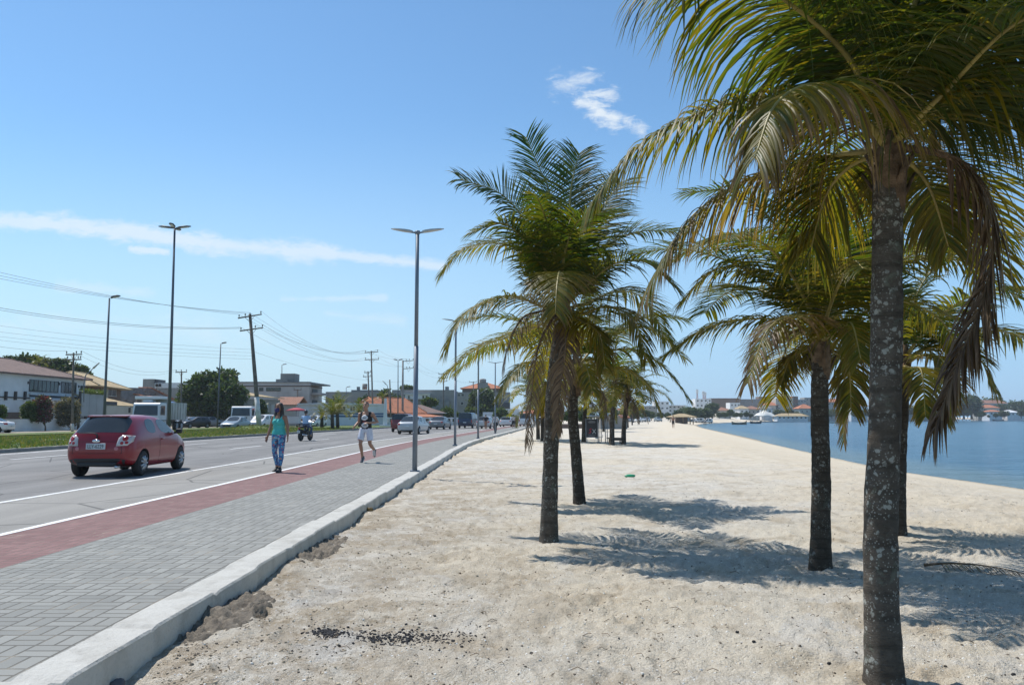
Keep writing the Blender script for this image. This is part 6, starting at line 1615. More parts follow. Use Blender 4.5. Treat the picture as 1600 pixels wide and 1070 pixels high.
# --- simple figures farther off (one continuous body, clothes as children)
def walker(loc, label, rz, top, bottom, skin=SKIN, hair=HAIRD, h=1.68, seated=False, group=None, shorts=False, cap=None):
    k = h / 1.7; mb = MB(); g = lambda *a: V3(*a) * k
    if seated:
        hp = {s: g(s * .09, 0, .86) for s in (1, -1)}; kk = {s: g(s * .20, .42, .72) for s in (1, -1)}; aa = {s: g(s * .18, .30, .34) for s in (1, -1)}
        wrp = {s: g(s * .33, .42, 1.10) for s in (1, -1)}; ee = {s: g(s * .32, .12, 1.14) for s in (1, -1)}
    else:
        hp = {s: g(s * .09, 0, .9) for s in (1, -1)}; kk = {s: g(s * .09, -.06 * s + .04, .48) for s in (1, -1)}; aa = {s: g(s * .08, -.16 * s, .09) for s in (1, -1)}
        wrp = {s: g(s * .27, .12 * s, .88) for s in (1, -1)}; ee = {s: g(s * .25, .05 * s, 1.12) for s in (1, -1)}
    LP = {s: [hp[s], hp[s].lerp(kk[s], .5), kk[s], kk[s].lerp(aa[s], .35), aa[s], aa[s] + g(0, .02 if seated else 0, -.07)] for s in (1, -1)}
    for s in (1, -1):
        limb(mb, LP[s], [.085 * k, .075 * k, .055 * k, .055 * k, .036 * k, .035 * k], 10)
        f0 = aa[s] + g(0, 0, -.055); mb.tube([f0 + g(0, -.06, 0), f0 + g(0, .08, -.01), f0 + g(0, .16, -.015)], [.035 * k, .04 * k, .022 * k], 8)
        shp = g(s * .18, 0, 1.38); limb(mb, [shp, shp.lerp(ee[s], .5), ee[s], wrp[s]], [.055 * k, .045 * k, .038 * k, .026 * k], 8)
        hand(mb, wrp[s], ee[s], 0, s, (-s, 0, -.1), .6)
    TP = [g(0, 0, .84), g(0, 0, .95), g(0, 0, 1.1), g(0, 0, 1.28), g(0, 0, 1.42), g(0, .01, 1.46)]
    mb.tube(TP, [(.13 * k, .1 * k), (.165 * k, .115 * k), (.145 * k, .1 * k), (.18 * k, .115 * k), (.12 * k, .075 * k), (.055 * k, .05 * k)], 14, hint=V3(0, 1, 0))
    mb.tube([g(0, 0, 1.44), g(0, .02, 1.53)], .052 * k, 9); q = head(mb, g(0, .03, 1.60), (0, 1, 0), sc=k)
    o = voxel(mb, 'person', skin, None, .014, 2); tag(o, label, 'person', group)
    m = MB(); m.tube([p + V3(0, 0, .0) for p in TP[1:5]], [(.18 * k, .13 * k), (.165 * k, .12 * k), (.195 * k, .13 * k), (.13 * k, .09 * k)], 14, hint=V3(0, 1, 0))
    for s in (1, -1): shp = g(s * .17, 0, 1.38); m.tube([shp, shp.lerp(ee[s], .55)], [.068 * k, .062 * k], 9)
    voxel(m, 'shirt', top, o, .016, 2)
    m = MB()
    for s in (1, -1): m.tube(LP[s][:3] if shorts else LP[s][:5], ([.098, .09, .07] if shorts else [.098, .088, .068, .066, .05]), 10)
    m.tube(TP[:2] + [g(0, 0, 1.0)], [(.145 * k, .115 * k), (.182 * k, .13 * k), (.17 * k, .12 * k)], 14, hint=V3(0, 1, 0)); voxel(m, 'shorts' if shorts else 'trousers', bottom, o, .016, 2)
    m = MB(); 
    if cap is not None:
        m.ball(q(0, 0, .03), (.12, .14, .125), 12, 8); m.build('helmet', cap, o)
    else:
        m.tube([q(0, -.03, -.02), q(0, -.03, .07), q(0, -.015, .12)], [(.08, .08), (.082, .09), (.04, .05)], 12); m.build('hair', hair, o)
    o.location = loc; o.rotation_euler[2] = rz; return o
BLK = M('black_cloth', (.018, .018, .022), .8); PALE = M('pale_cloth', (.46, .42, .42), .8); DENIM = M('denim', (.06, .09, .16), .85); LBLUE = M('light_blue_shirt', (.33, .47, .66), .8)
def on(px, py, z=0.0): return G(px, py, z)
walker((MOTO.location.x + .05, MOTO.location.y - .22, -.0), 'motorcycle rider in a light blue shirt and dark helmet, seen from behind', R(-9), LBLUE, DENIM, seated=True, h=1.72, cap=BLACKC)
p = on(759, 670.5); walker((p.x, p.y, 0), 'person in dark clothes walking by the pale grey hatchback', R(-5), BLK, SKIN, h=1.62, shorts=False)
p = on(774, 675.3); walker((p.x, p.y, 0), 'walker in pale top and black trousers beside the fourth wing lamp', R(175), PALE, BLK, h=1.62)
p = on(802, 669.0); walker((p.x, p.y, 0), 'person in light shirt and black shorts far along the pavement', R(10), PALE, BLK, h=1.66, shorts=True)
p = on(806.5, 668.8); walker((p.x, p.y, 0), 'person in black far along the pavement, right one of the far pair', R(-10), BLK, BLK, h=1.62)
p = GS(1052, 668.5); walker((p.x, p.y, sand_z(p.x, p.y)), 'dark skinned man in shorts walking alone on the far sand', R(170), SKIN, BLK, skin=SKIN, h=1.75, shorts=True)
p = GS(932, 660.5); walker((p.x, p.y, sand_z(p.x, p.y)), 'far person in dark shirt left of the grey wall', R(90), BLK, DENIM, h=1.7)
# ------------------------------------------------------------------ trees and shrubs
BARK = M('tree_bark', (.12, .10, .08), .9, var=.3, scale=3, bmp=.5)
def tree_mesh(clumps, nleaf, size, cols, seed, trunk_h, tr):
    """crown: many leaf clusters spread over and through overlapping lumps; trunk with a limb to each lump"""
    rng = random.Random(seed); lf = MB(); tk = MB()
    tot = sum(c[3] * c[4] + c[4] * c[5] + c[3] * c[5] for c in clumps)
    for (cx_, cy_, cz_, rx, ry, rz) in clumps:
        n = int(nleaf * (rx * ry + ry * rz + rx * rz) / tot)
        for _ in range(n):
            th = rng.uniform(0, 6.283); u = rng.uniform(-1, 1); r = rng.uniform(.5, 1.08) ** .6
            su = math.sqrt(1 - u * u); d = Vector((su * math.cos(th), su * math.sin(th), u))
            bumpy = 1 + .28 * noise.noise(Vector((cx_, cy_, cz_)) + d * 2.6)
            if noise.noise(d * 3.2 + Vector((seed, cx_, cz_))) < -.28: continue       # gaps
            p = Vector((cx_ + d.x * rx * r * bumpy, cy_ + d.y * ry * r * bumpy, cz_ + d.z * rz * r * bumpy))
            c = lerp(rng.choice(cols), rng.choice(cols), rng.random()) + (1,)
            for _k in range(2):
                a = Vector((rng.uniform(-1, 1), rng.uniform(-1, 1), rng.uniform(-.6, .9))).normalized(); b = a.cross(Vector((rng.uniform(-1, 1), rng.uniform(-1, 1), rng.uniform(-1, 1)))).normalized()
                s = size * rng.uniform(.6, 1.25); o = p + a * rng.uniform(-.5, .5) * size; n0 = len(lf.v)
                lf.v += [o, o + a * s * .5 + b * s * .3, o + a * s, o + a * s * .5 - b * s * .3]; lf.c += [c] * 4
                lf.f.append((n0, n0 + 1, n0 + 2, n0 + 3)); lf.sm.append(False)
    tk.tube([(0, 0, -.3), (.02, .02, trunk_h * .5), (0, 0, trunk_h)], [tr * 1.3, tr, tr * .8], 10)
    for (cx_, cy_, cz_, rx, ry, rz) in clumps:
        e = Vector((cx_, cy_, cz_ + rz * .3)); s_ = Vector((0, 0, trunk_h * .85)); m_ = s_.lerp(e, .5) + Vector((0, 0, -.1 * rz)) + Vector((rng.uniform(-.2, .2), rng.uniform(-.2, .2), 0)) * rx
        tk.tube([s_, m_, e], [tr * .55, tr * .35, tr * .1], 6)
    return lf, tk
DKG = [(.022, .050, .016), (.032, .068, .020), (.045, .085, .022), (.070, .110, .028)]
MDG = [(.05, .09, .025), (.075, .125, .03), (.10, .15, .04)]
LTG = [(.09, .15, .03), (.13, .19, .04), (.07, .11, .03)]
def tree(loc, clumps, nleaf, size, cols, seed, th, tr, label, name='leafy_tree', cat='tree', group=None):
    r_ = empty(name, loc, label, cat, group); lf, tk = tree_mesh(clumps, nleaf, size, cols, seed, th, tr)
    lf.build('crown', TLEAF, r_, fix=False); tk.build('trunk', BARK, r_, fix=False); return r_
def px_clumps(lst, d, base):
    out = []
    for x, y, rx, ry, dd in lst:
        c = P(x, y, d + dd) - base; k = d / F; out.append((c.x, c.y, c.z, rx * k, (rx + ry) * .5 * k * 1.05, ry * k))
    return out
b = Vector((P(328, 664, 112).x, 112, .04))
tree(b, px_clumps([(300, 625, 20, 26, 0), (318, 602, 20, 18, -1), (345, 595, 22, 15, 0), (352, 620, 28, 24, -2), (325, 640, 32, 18, -1), (366, 640, 18, 16, 1), (292, 648, 12, 10, 0), (376, 615, 9, 10, 1), (358, 586, 12, 8, 2)], 112, b), 9000, .55, DKG + [(.06, .11, .025), (.085, .14, .03)], 3, 2.4, .34, 'big dark spreading tree behind the parked cars left of the leaning pole')
b = Vector((P(752, 664, 195).x, 195, .04))
tree(b, px_clumps([(745, 625, 12, 14, 0), (758, 618, 13, 10, 0), (750, 645, 18, 12, -2), (766, 632, 8, 10, 0), (738, 640, 9, 10, 0), (762, 648, 12, 8, 0)], 195, b), 4500, .75, LTG + DKG, 5, 3, .3, 'bushy bright green tree in front of the turreted house')
b = Vector((P(700, 664, 150).x, 150, .04))
tree(b, px_clumps([(698, 646, 10, 9, 0), (708, 650, 9, 8, 0), (689, 652, 7, 6, 0), (718, 654, 7, 6, 0)], 150, b), 2200, .5, MDG, 6, 1.2, .15, 'low green thicket at the right end of the white fence', 'shrub', 'shrub')
for i, (x, y, rx, ry, d, lab, cols) in enumerate((
        (575, 632, 14, 13, 150, 'dark tree between the date palms and the jogger', DKG), (604, 628, 13, 20, 160, 'tall dark tree rising behind the white obelisk', DKG), (590, 640, 9, 12, 140, 'dark tree just right of the jogger', DKG),
        (622, 628, 8, 8, 165, 'small dark tree top behind the double headed lamp', DKG), (672, 628, 10, 5, 160, 'green shrub growing under the white terrace of the grey building', MDG), (505, 648, 10, 8, 112, 'green shrub at the left of the date palms', MDG), (783, 648, 9, 9, 180, 'green shrub in front of the white garden wall', MDG), (638, 608, 10, 3.5, 215, 'bushy tree top over the large grey building', MDG),
        (407, 640, 8, 15, 100, 'slim dark tree right behind the leaning pole', DKG), (797, 655, 8, 5, 150, 'clipped low bush near the white hatchback', LTG))):
    b = Vector((P(x, 664, d).x, d, .04)); tree(b, px_clumps([(x - rx * .4, y, rx * .7, ry * .8, 0), (x + rx * .45, y + ry * .1, rx * .6, ry * .75, .5), (x, y - ry * .35, rx * .55, ry * .65, -.5), (x + rx * .1, y + ry * .5, rx * .8, ry * .6, 0)], d, b), 1500, max(.3, d / 260), cols, 20 + i, 1.5, .13, lab)
# trees behind the white house, one ragged feather palm among them
for i, (x, y, rx, ry) in enumerate(((22, 566, 18, 9), (48, 564, 18, 9), (95, 570, 15, 10), (118, 580, 16, 12), (75, 570, 14, 9), (134, 590, 8, 9))):
    d = 112; b = Vector((P(x, 664, d).x, d, .04)); tree(b, px_clumps([(x - rx * .4, y, rx * .7, ry, 0), (x + rx * .45, y + ry * .1, rx * .65, ry * .9, .5), (x, y + ry * .9, rx * 1.0, ry * .9, -.5), (x, y + ry * 2.2, rx * .9, ry, 0)], d, b), 1700, .5, DKG + [(.06, .075, .03)], 50 + i, 5, .25,
         ('leftmost dark tree crown over the roof of the white house', 'dark tree crown left of the feather palm over the white house', 'dark tree crown right of the feather palm over the white house', 'dark tree crown beside the pole of the white house', 'dark tree crown around the feather palm behind the white house', 'small dark tree crown next to the curved arm lamp')[i], group='trees behind the white house')
def feather(px, pyb, d, top, n, ln, label, seed, el0=75, el1=10, hgt=None, group=None, stems=1, nl=26):
    rng = random.Random(seed); b = Vector((P(px, 664, d).x, d, .1)); r_ = empty('date_palm', b, label, 'palm tree', group)
    t = P(top[0], top[1], d) - b; m = MB(); m.tube([(0, 0, -.2), t * .5, t], [.22, .18, .17], 10); m.build('trunk', TRUNK2, r_, fix=False)
    for i in range(n):
        u = i / max(1, n - 1); add_frond(r_, Vector((0, 0, 0)), ring_frond(t, i * 2.4 + rng.uniform(-.3, .3), R(el0 + (el1 - el0) * u), ln * rng.uniform(.85, 1.1), rng.uniform(1.0, 1.6), rng), .12 + .25 * u, rng, nl=nl, segs=2, L=ln * .17, wid=.06, fold=False, stem_r=.028, start=.08)
    return r_
feather(60, 664, 108, (61, 568), 16, 2.0, 'ragged feather palm top standing above the white house roof', 5, 70, 0)
feather(528, 664, 84, (527, 646), 22, 3.1, 'big arching date palm on the median behind the motorcycle', 7, 82, 12, group='date palms on the median', nl=34)
feather(520, 664, 80, (519, 648), 18, 2.5, 'left one of the median date palms, with yellowish low leaves', 8, 80, 8, group='date palms on the median', nl=30)
feather(503, 664, 86, (503, 649), 14, 1.9, 'small yellowish palm at the left of the date palms', 9, 70, 0, group='date palms on the median')
feather(562, 664, 96, (562, 645), 16, 2.4, 'date palm showing just left of the jogger', 10, 80, 10, group='date palms on the median')
feather(598, 664, 128, (598, 622), 14, 2.3, 'dark feather palm behind the white obelisk', 12, 70, -10)
# bushes at the white house, plants on the panels
PINKF = [(.10, .04, .05), (.26, .04, .07), (.05, .08, .03), (.06, .09, .03), (.12, .07, .06)]
for x, y, rx, ry, cols, lab, sd, d in ((45, 638, 10, 10, MDG, 'bright green bush left of the pink flowering one', 1, 74), (65, 632, 14, 14, PINKF, 'pink flowering bougainvillea bush in front of the white house', 2, 75), (105, 636, 19, 15, [(.13, .13, .09), (.09, .10, .06), (.17, .16, .11)], 'greyish dry looking bush right of the pink flowering one', 3, 79), (1, 640, 6, 6, MDG, 'green bush cut by the left edge above the white car', 4, 68)):
    b = Vector((P(x, 664, d).x, d + .6, .04)); tree(b, px_clumps([(x - rx * .4, y + ry * .2, rx * .65, ry * .8, 0), (x + rx * .4, y, rx * .65, ry * .8, .3), (x, y - ry * .3, rx * .6, ry * .7, 0), (x, y + ry * .7, rx * .9, ry * .7, 0), (x - rx * .3, y + ry * 1.3, rx * .7, ry * .6, 0), (x + rx * .4, y + ry * 1.4, rx * .6, ry * .6, 0)], d, b), 2600, .22, cols, 70 + sd, .5, .07, lab, 'flowering_bush' if sd == 2 else 'shrub', 'bush')
m = MB(); rng = random.Random(4); 
for i in range(900):
    p = Vector((rng.uniform(0, PANEL.L), rng.uniform(-.35, .35), PANEL.zz(140, 615) + rng.uniform(0, .5) * (.5 + .5 * rng.random()))); a = Vector((rng.uniform(-1, 1), rng.uniform(-1, 1), rng.uniform(-.3, 1))).normalized() * .22; b_ = a.cross(Vector((0, 1, .3))).normalized() * .07
    n0 = len(m.v); m.v += [p, p + a * .5 + b_, p + a, p + a * .5 - b_]; m.c += [rng.choice(LTG) + (1,)] * 4; m.f.append((n0, n0 + 1, n0 + 2, n0 + 3)); m.sm.append(False)
m.build('planting', TLEAF, PANEL.root, fix=False)
b = Vector((P(248, 664, 128).x + -6.3, 128.5, 0)); r_ = empty('bare_tree', P(211, 664, 118) * 1, 'bare branched dark tree between the straw roof and the grey gable', 'tree'); r_.location.z = .04
rng = random.Random(12); m = MB()
def twig(p, d, r, n):
    q = p + d; m.tube([p, p.lerp(q, .5) + Vector((rng.uniform(-.1, .1), rng.uniform(-.1, .1), 0)) * d.length, q], [r, r * .85, r * .7], 5)
    if n > 0:
        for k in range(3): twig(q, Matrix.Rotation(rng.uniform(-.9, .9), 3, 'Y') @ Matrix.Rotation(rng.uniform(-.9, .9), 3, 'X') @ d * rng.uniform(.6, .85), r * .62, n - 1)
twig(Vector((0, 0, -.2)), Vector((.1, 0, 2.4)), .16, 5); m.build('trunk', BARK, r_, fix=False)

# ------------------------------------------------------------------ across the bay
FZ = 1.35
def shore_house(px0, px1, yt, yb, d, wall, lab, roof=None, rooft=None, wins=0, rows=1, cat='house', name='shore_house', depth=9, extra=None):
    f = Fac(name, lab, cat, (px0, d), (px1, d), z0=.2)
    zt = f.zz(px0, yt); f.box('wall', wall, 0, f.L, 0, depth, -2, zt)
    if roof: f.hip(0, f.L, 0, depth, zt, f.zz((px0 + px1) / 2, rooft, depth / 2), roof, .7)
    for r in range(rows):
        for i in range(wins):
            x = px0 + (px1 - px0) * (i + .3) / wins; y = yt + (yb - yt) * (r + .25) / max(rows, 1)
            f.win((x, y), (x + (px1 - px0) * .42 / wins, y + min(2.2, (yb - yt) * .45 / max(rows, 1))), 0, FRAMEW, GLASS)
    if extra: extra(f)
    return f
def tower(f): f.box('roof_tower', CREAM, f.L * .36, f.L * .82, .5, 5, f.zz(1213, 622), f.zz(1225, 617.5))
def awning(f): f.box('terrace_roof', WHITE, -.5, f.L + .5, -3, -.02, f.zz(1050, 634), f.zz(1050, 633))
shore_house(1087, 1112, 623, 638, 470, WHITE, 'white two storey house with a bright roof edge under the masts', wins=4, rows=2, cat='building', name='shore_building')
shore_house(1111, 1156, 622, 640, 540, BROWNW, 'long brown flat topped building across the bay', wins=0, cat='building', name='shore_building', depth=16)
shore_house(1157, 1211, 623.5, 640, 545, BLOCK, 'long dark grey flat topped building across the bay', wins=0, cat='building', name='shore_building', depth=16)
shore_house(1187, 1198, 619.5, 624, 590, BROWNW, 'small brown block rising over the long dark grey building', cat='building', name='shore_building')
shore_house(1141, 1157, 629, 640, 480, WHITE, 'white box shaped house below the long brown building', wins=3)
shore_house(1120, 1142, 641, 653, 430, CREAM, 'low house with an orange brown hip roof left of the white gabled one', TILE_R, 636, wins=3)
shore_house(1156, 1170, 638, 652, 440, WHITE, 'white gabled house left of the tent canopy', TILE_S, 633.5, wins=2)
shore_house(1168, 1187, 639, 652, 450, CREAM, 'house with a red brown roof just left of the tent canopy', TILE_R, 634, wins=3)
shore_house(1190, 1207, 638, 650, 460, WHITE, 'white house with a blue grey gable behind the tent canopy', BLOCK, 632.5, wins=2)
shore_house(1198, 1216, 633, 648, 500, CREAM, 'house with an orange roof above the white one behind the tent', TILE_O, 627, wins=3)
shore_house(1213, 1240, 622, 645, 500, CREAM, 'beige block with a square roof tower right of the tent', wins=3, rows=2, cat='building', name='shore_building', extra=tower)
shore_house(1239, 1248, 619, 645, 510, TILE_R, 'narrow red brick tower block', wins=2, rows=3, cat='building', name='shore_building')
shore_house(1246, 1260, 624, 645, 520, PINKW, 'pinkish apartment building left of the slim dark trunk', wins=3, rows=3, cat='building', name='shore_building')
shore_house(1258, 1285, 621, 645, 560, GREY, 'grey building half hidden by the slim dark trunk', wins=4, rows=3, cat='building', name='shore_building')
shore_house(1250, 1272, 638, 652, 440, CREAM, 'house with a bright orange roof beside the slim dark trunk', TILE_O, 631, wins=3)
shore_house(1215, 1262, 650, 655, 400, WHITE, 'long low beach stall with a beige roof', TILE_S, 645.5, wins=7, cat='stall', name='beach_stall', depth=6)
shore_house(1292, 1322, 628, 645, 520, PINKW, 'white and red building seen between the two trunks', TILE_O, 623, wins=5, rows=2, cat='building', name='shore_building')
shore_house(1318, 1352, 621, 645, 540, GREY, 'tall grey building left of the nearest trunk', wins=5, rows=3, cat='building', name='shore_building')
shore_house(1330, 1356, 634, 648, 480, WHITE, 'white house with a red tiled roof left of the nearest trunk', TILE_O, 628, wins=3)
shore_house(1455, 1471, 621, 648, 560, M('blue_grey_facade', (.10, .14, .18), .5, var=.2), 'dark blue grey tower block behind the hanging dead frond', wins=3, rows=4, cat='building', name='shore_building')
shore_house(1415, 1450, 648, 653, 470, GREY, 'low grey shore wall building right of the nearest trunk', wins=5)
shore_house(1528, 1562, 637, 650, 560, CREAM, 'stepped hillside villa with an orange tiled roof', TILE_O, 632, wins=5)
shore_house(1532, 1575, 630, 640, 640, PINKW, 'upper hillside villa with a long flat orange roof', TILE_R, 625, wins=5)
shore_house(1546, 1566, 643, 650, 540, WHITE, 'white villa with a low orange roof near the far water', TILE_O, 640, wins=3)
shore_house(1574, 1592, 644, 651, 540, WHITE, 'white pavilion with a pale hip roof by the far water', WHITE, 640, wins=3)
shore_house(1592, 1640, 645, 651, 545, WHITE, 'pale blue white low house cut by the right edge', wins=4)
shore_house(1024, 1046, 627, 650, 400, WHITE, 'white modern building with a rounded roof left of the straw kiosk', wins=3, rows=3, cat='building', name='shore_building')
shore_house(1044, 1070, 633.5, 650, 410, WHITE, 'white terraced building with dark window bands behind the straw kiosk', wins=4, rows=3, cat='building', name='shore_building', extra=awning)
shore_house(998, 1026, 634, 652, 380, GREY, 'grey building showing between the fronds left of the rounded one', wins=4, rows=2, cat='building', name='shore_building')
shore_house(966, 1000, 640, 654, 330, CREAM, 'pale building behind the palms above the grey wall', TILE_O, 635, wins=4, rows=1, cat='building', name='shore_building')
for x, y0, y1, lab in ((1089.5, 609, 622, 'red and white lattice mast standing left of its pair'), (1099, 612, 622, 'short antenna mast right of the lattice mast'), (1102, 613.5, 622, 'shorter antenna mast next to the short one')):
    b = P(x, y1, 540); b.z -= 2; r_ = empty('antenna_mast', b, lab, 'mast'); t = P(x, y0, 540) - b; m = MB()
    for s in ((-.5, -.3), (.5, -.3), (0, .6)): m.tube([(s[0], s[1], 0), (s[0] * .4, s[1] * .4, t.z)], .12, 5)
    for k in range(8):
        z = t.z * k / 8; w_ = .5 * (1 - .6 * k / 8); m.tube([(-w_, -.3 * w_ * 2, z), (w_, -.3 * w_ * 2, z + t.z / 8)], .08, 4)
    m.build('lattice', M('mast_red', (.38, .12, .10), .6), r_); m = MB(); m.b2(-.8, .8, -.4, .4, t.z * .75 - .4, t.z + .4, .1); m.build('antenna_panel', WHITE, r_)
# shore trees: prototypes copied
def proto_tree(seed, cols, wide):
    rng = random.Random(seed); cl_ = [(rng.uniform(-2, 2) * wide, rng.uniform(-1.2, 1.2), rng.uniform(2.6, 5.2), rng.uniform(1.3, 2.1) * wide, rng.uniform(1.3, 2), rng.uniform(1.1, 1.7)) for _ in range(6)] + [(0, 0, 3.4, 2.2 * wide, 1.8, 2.0)]
    return tree((0, 0, 0), cl_, 1500, .75, cols, seed, 2.0, .22, 'x')
SHT = [(1062, 640, 654, 300, 0), (1073, 636, 655, 310, 1), (1083, 637, 655, 315, 2), (1093, 638, 655, 320, 0), (1103, 638, 655, 325, 1), (1113, 630, 650, 400, 2), (1124, 644, 655, 345, 0), (1133, 644, 655, 350, 1), (1141, 640, 654, 400, 2), (1150, 644, 655, 360, 0), (1158, 645, 655, 360, 1), (1166, 644, 655, 370, 2), (1173, 646, 655, 370, 0), (1215, 640, 653, 410, 1), (1223, 642, 654, 415, 2), (1234, 638, 654, 420, 0), (1243, 643, 654, 420, 1), (1255, 646, 654, 420, 2), (1295, 644, 654, 420, 0), (1308, 640, 654, 430, 1), (1322, 643, 654, 440, 2), (1336, 641, 654, 440, 0), (1347, 640, 654, 450, 1), (1358, 642, 654, 450, 2),
       (1418, 632, 653, 480, 0), (1432, 636, 653, 490, 1), (1445, 640, 653, 490, 2), (1478, 634, 652, 500, 0), (1492, 624, 652, 505, 1), (1506, 620, 652, 505, 2), (1518, 617, 650, 515, 0), (1530, 642, 652, 500, 1), (1545, 648, 652, 500, 0), (1565, 632, 648, 590, 2), (1580, 628, 646, 600, 0), (1592, 626, 646, 600, 1), (1604, 629, 648, 600, 2), (1618, 630, 648, 610, 0), (1548, 621, 632, 660, 1), (1470, 645, 653, 480, 2), (1568, 646, 652, 520, 1), (1400, 640, 653, 470, 2),
       (1005, 640, 656, 260, 0), (990, 636, 656, 230, 1), (975, 641, 657, 210, 2), (1018, 643, 655, 290, 1), (1032, 645, 655, 300, 2), (1044, 644, 655, 300, 0), (915, 636, 656, 190, 1), (893, 634, 656, 180, 0), (870, 636, 658, 175, 2), (955, 632, 656, 200, 0)]
rngs = random.Random(99)
SHT += [(x + rngs.uniform(-4, 4), rngs.uniform(634, 641), 652, rngs.uniform(560, 640), rngs.randrange(3)) for x in range(1010, 1480, 13)]
SHT += [(x, rngs.uniform(637, 645), 653.5, rngs.uniform(470, 520), rngs.randrange(3)) for x in (1395, 1408, 1412, 1424, 1438, 1452, 1462, 1474, 1484, 1500, 1512, 1526, 1534, 1556, 1570, 1596, 1606, 1280, 1288, 1300, 1315, 1328, 1345, 1355)]
PT = [proto_tree(31, DKG, 1.0), proto_tree(32, DKG + MDG, 1.15), proto_tree(33, DKG, .9)]; seen_ = set()
for i, (x, yt, yb, d, k) in enumerate(SHT):
    o = PT[k] if k not in seen_ else copy_tree(PT[k]); seen_.add(k)
    p = P(x, yb, d); t = P(x, yt, d); h = (t.z - (.6 if d > 330 else 0)) / 6.4; z0 = sand_z(p.x, p.y) if d < 330 else .9
    h = max(.25, (t.z - z0) / 6.4); o.location = (p.x, d, z0); o.scale = (h * 1.15, h * 1.15, h); o.rotation_euler[2] = i * 1.7
    o['group'] = 'trees along the far shore'
    o['label'] = ('dark round topped tree in the row along the far shore', 'mixed green spreading tree in the row along the far shore', 'dark narrow tree in the row along the far shore')[k]
    if (x, yt) == (1518, 617): o['label'] = 'tallest bright topped tree on the far headland right of the dead frond'
    if (x, yt) == (1548, 621): o['label'] = 'lone tree poking over the upper hillside villa'
# straw roofed kiosk, tent canopy
p = P(1065, 657, 235); r_ = empty('beach_kiosk', (p.x, 235, sand_z(p.x, 235)), 'beach kiosk with a wide straw coloured pyramid roof', 'kiosk')
zt = P(1060, 646, 235).z - r_.location.z; ze = P(1060, 651.3, 235).z - r_.location.z
m = MB(); m.add([(-4.2, -3, ze), (4.2, -3, ze), (4.2, 3, ze), (-4.2, 3, ze), (-.8, 0, zt), (.8, 0, zt)], [(0, 1, 5, 4), (1, 2, 5), (2, 3, 4, 5), (3, 0, 4), (3, 2, 1, 0)]); m.build('roof', TILE_S, r_)
for s in ((-3, -2), (3, -2), (3, 2), (-3, 2), (0, -2)): m = MB(); m.tube([(s[0], s[1], -.3), (s[0], s[1], ze + .1)], .14, 6); m.build('post', M('timber_post', (.33, .22, .12), .8), r_)
m = MB(); m.b2(-1.6, 1.6, -1, 1.4, -.1, ze - .15); m.build('counter', BROWNW, r_)
p = P(1195, 656, 385); r_ = empty('tent_canopy', (p.x, 385, sand_z(p.x, 385)), 'white tension tent canopy with peaks on the far beach', 'canopy')
z0 = r_.location.z; ze = P(1195, 649, 385).z - z0; zt = P(1195, 640.5, 385).z - z0; n = 21; m = MB(); W2 = 5.3
for i in range(n):
    for j in range(n):
        u, v = -1 + 2 * i / (n - 1), -1 + 2 * j / (n - 1); pk = max(0, 1 - math.hypot((u - 0) / .9, v / 1.0)); z = ze + (zt - ze) * (pk ** .75) * .95 + .5 * math.cos(u * 9.4) * (1 - abs(v)) * .4 - .5 * (1 - abs(u)) * abs(v) ** 4
        m.v.append((u * W2, v * 4, z))
for i in range(n - 1):
    for j in range(n - 1): a = i * n + j; m.f.append((a, a + n, a + n + 1, a + 1)); m.sm.append(True)
cn = m.build('canopy', M('tent_fabric', (.66, .65, .60), .7), r_); so_ = cn.modifiers.new('t', 'SOLIDIFY'); so_.thickness = .05
for s in ((-5, -3.8), (5, -3.8), (5, 3.8), (-5, 3.8), (0, 0)): m = MB(); m.tube([(s[0], s[1], -.5), (s[0], s[1], ze if s != (0, 0) else zt - .2)], .12, 6); m.build('post', FRAMEW, r_)
m = MB(); m.b2(-5.3, 5.3, -3.9, -3.6, -.2, 1.0); m.build('low_wall', GREY, r_)
# boats, pier
def boat(px, py, ln, col, lab, rz=0.0):
    p = G(px, py, SEA); r_ = empty('fishing_boat', (p.x, p.y, SEA), lab, 'boat', 'boats on the far water', rz); m = MB(); n = 11; rows = []
    for i in range(n):
        u = -1 + 2 * i / (n - 1); w_ = .75 * (1 - abs(u) ** 2.6); sh_ = .55 + .45 * abs(u) ** 2 + (.35 if u > .8 else 0); x = u * ln / 2
        rows.append([(x, -w_, sh_), (x * .96, -w_ * .7, -.1), (x * .96, w_ * .7, -.1), (x, w_, sh_), (x, w_ * .85, sh_ - .02), (x * .95, w_ * .6, .15), (x * .95, -w_ * .6, .15), (x, -w_ * .85, sh_ - .02)])
    for r in rows: m.v += r
    for i in range(n - 1):
        for k in range(8): m.f.append((i * 8 + k, i * 8 + (k + 1) % 8, i * 8 + 8 + (k + 1) % 8, i * 8 + 8 + k)); m.sm.append(False)
    m.build('hull', col, r_)
    for u in (-.4, .1, .5): m = MB(); m.b2(u * ln / 2 - .12, u * ln / 2 + .12, -.6, .6, .42, .48); m.build('bench_plank', BROWNW, r_)
    return r_
boat(1155, 663, 5.0, M('boat_wood', (.20, .17, .12), .7), 'small wooden boat with a raised bow near the bay head', .0)
boat(1181, 661.5, 4.6, M('boat_dark', (.07, .07, .07), .7), 'low dark boat below the tent canopy', .1)
boat(1301, 661, 5.2, M('boat_pale', (.42, .40, .34), .7), 'pale wooden boat between the two trunks', .0)
boat(1560, 657.6, 7.5, M('boat_dark', (.07, .07, .07), .7), 'dark boat moored at the end of the pier', .0)
A = G(1415, 657.4, SEA); B = G(1548, 657.0, SEA); r_ = empty('wooden_pier', A, 'long low wooden pier on posts before the far headland', 'pier'); v = B - A
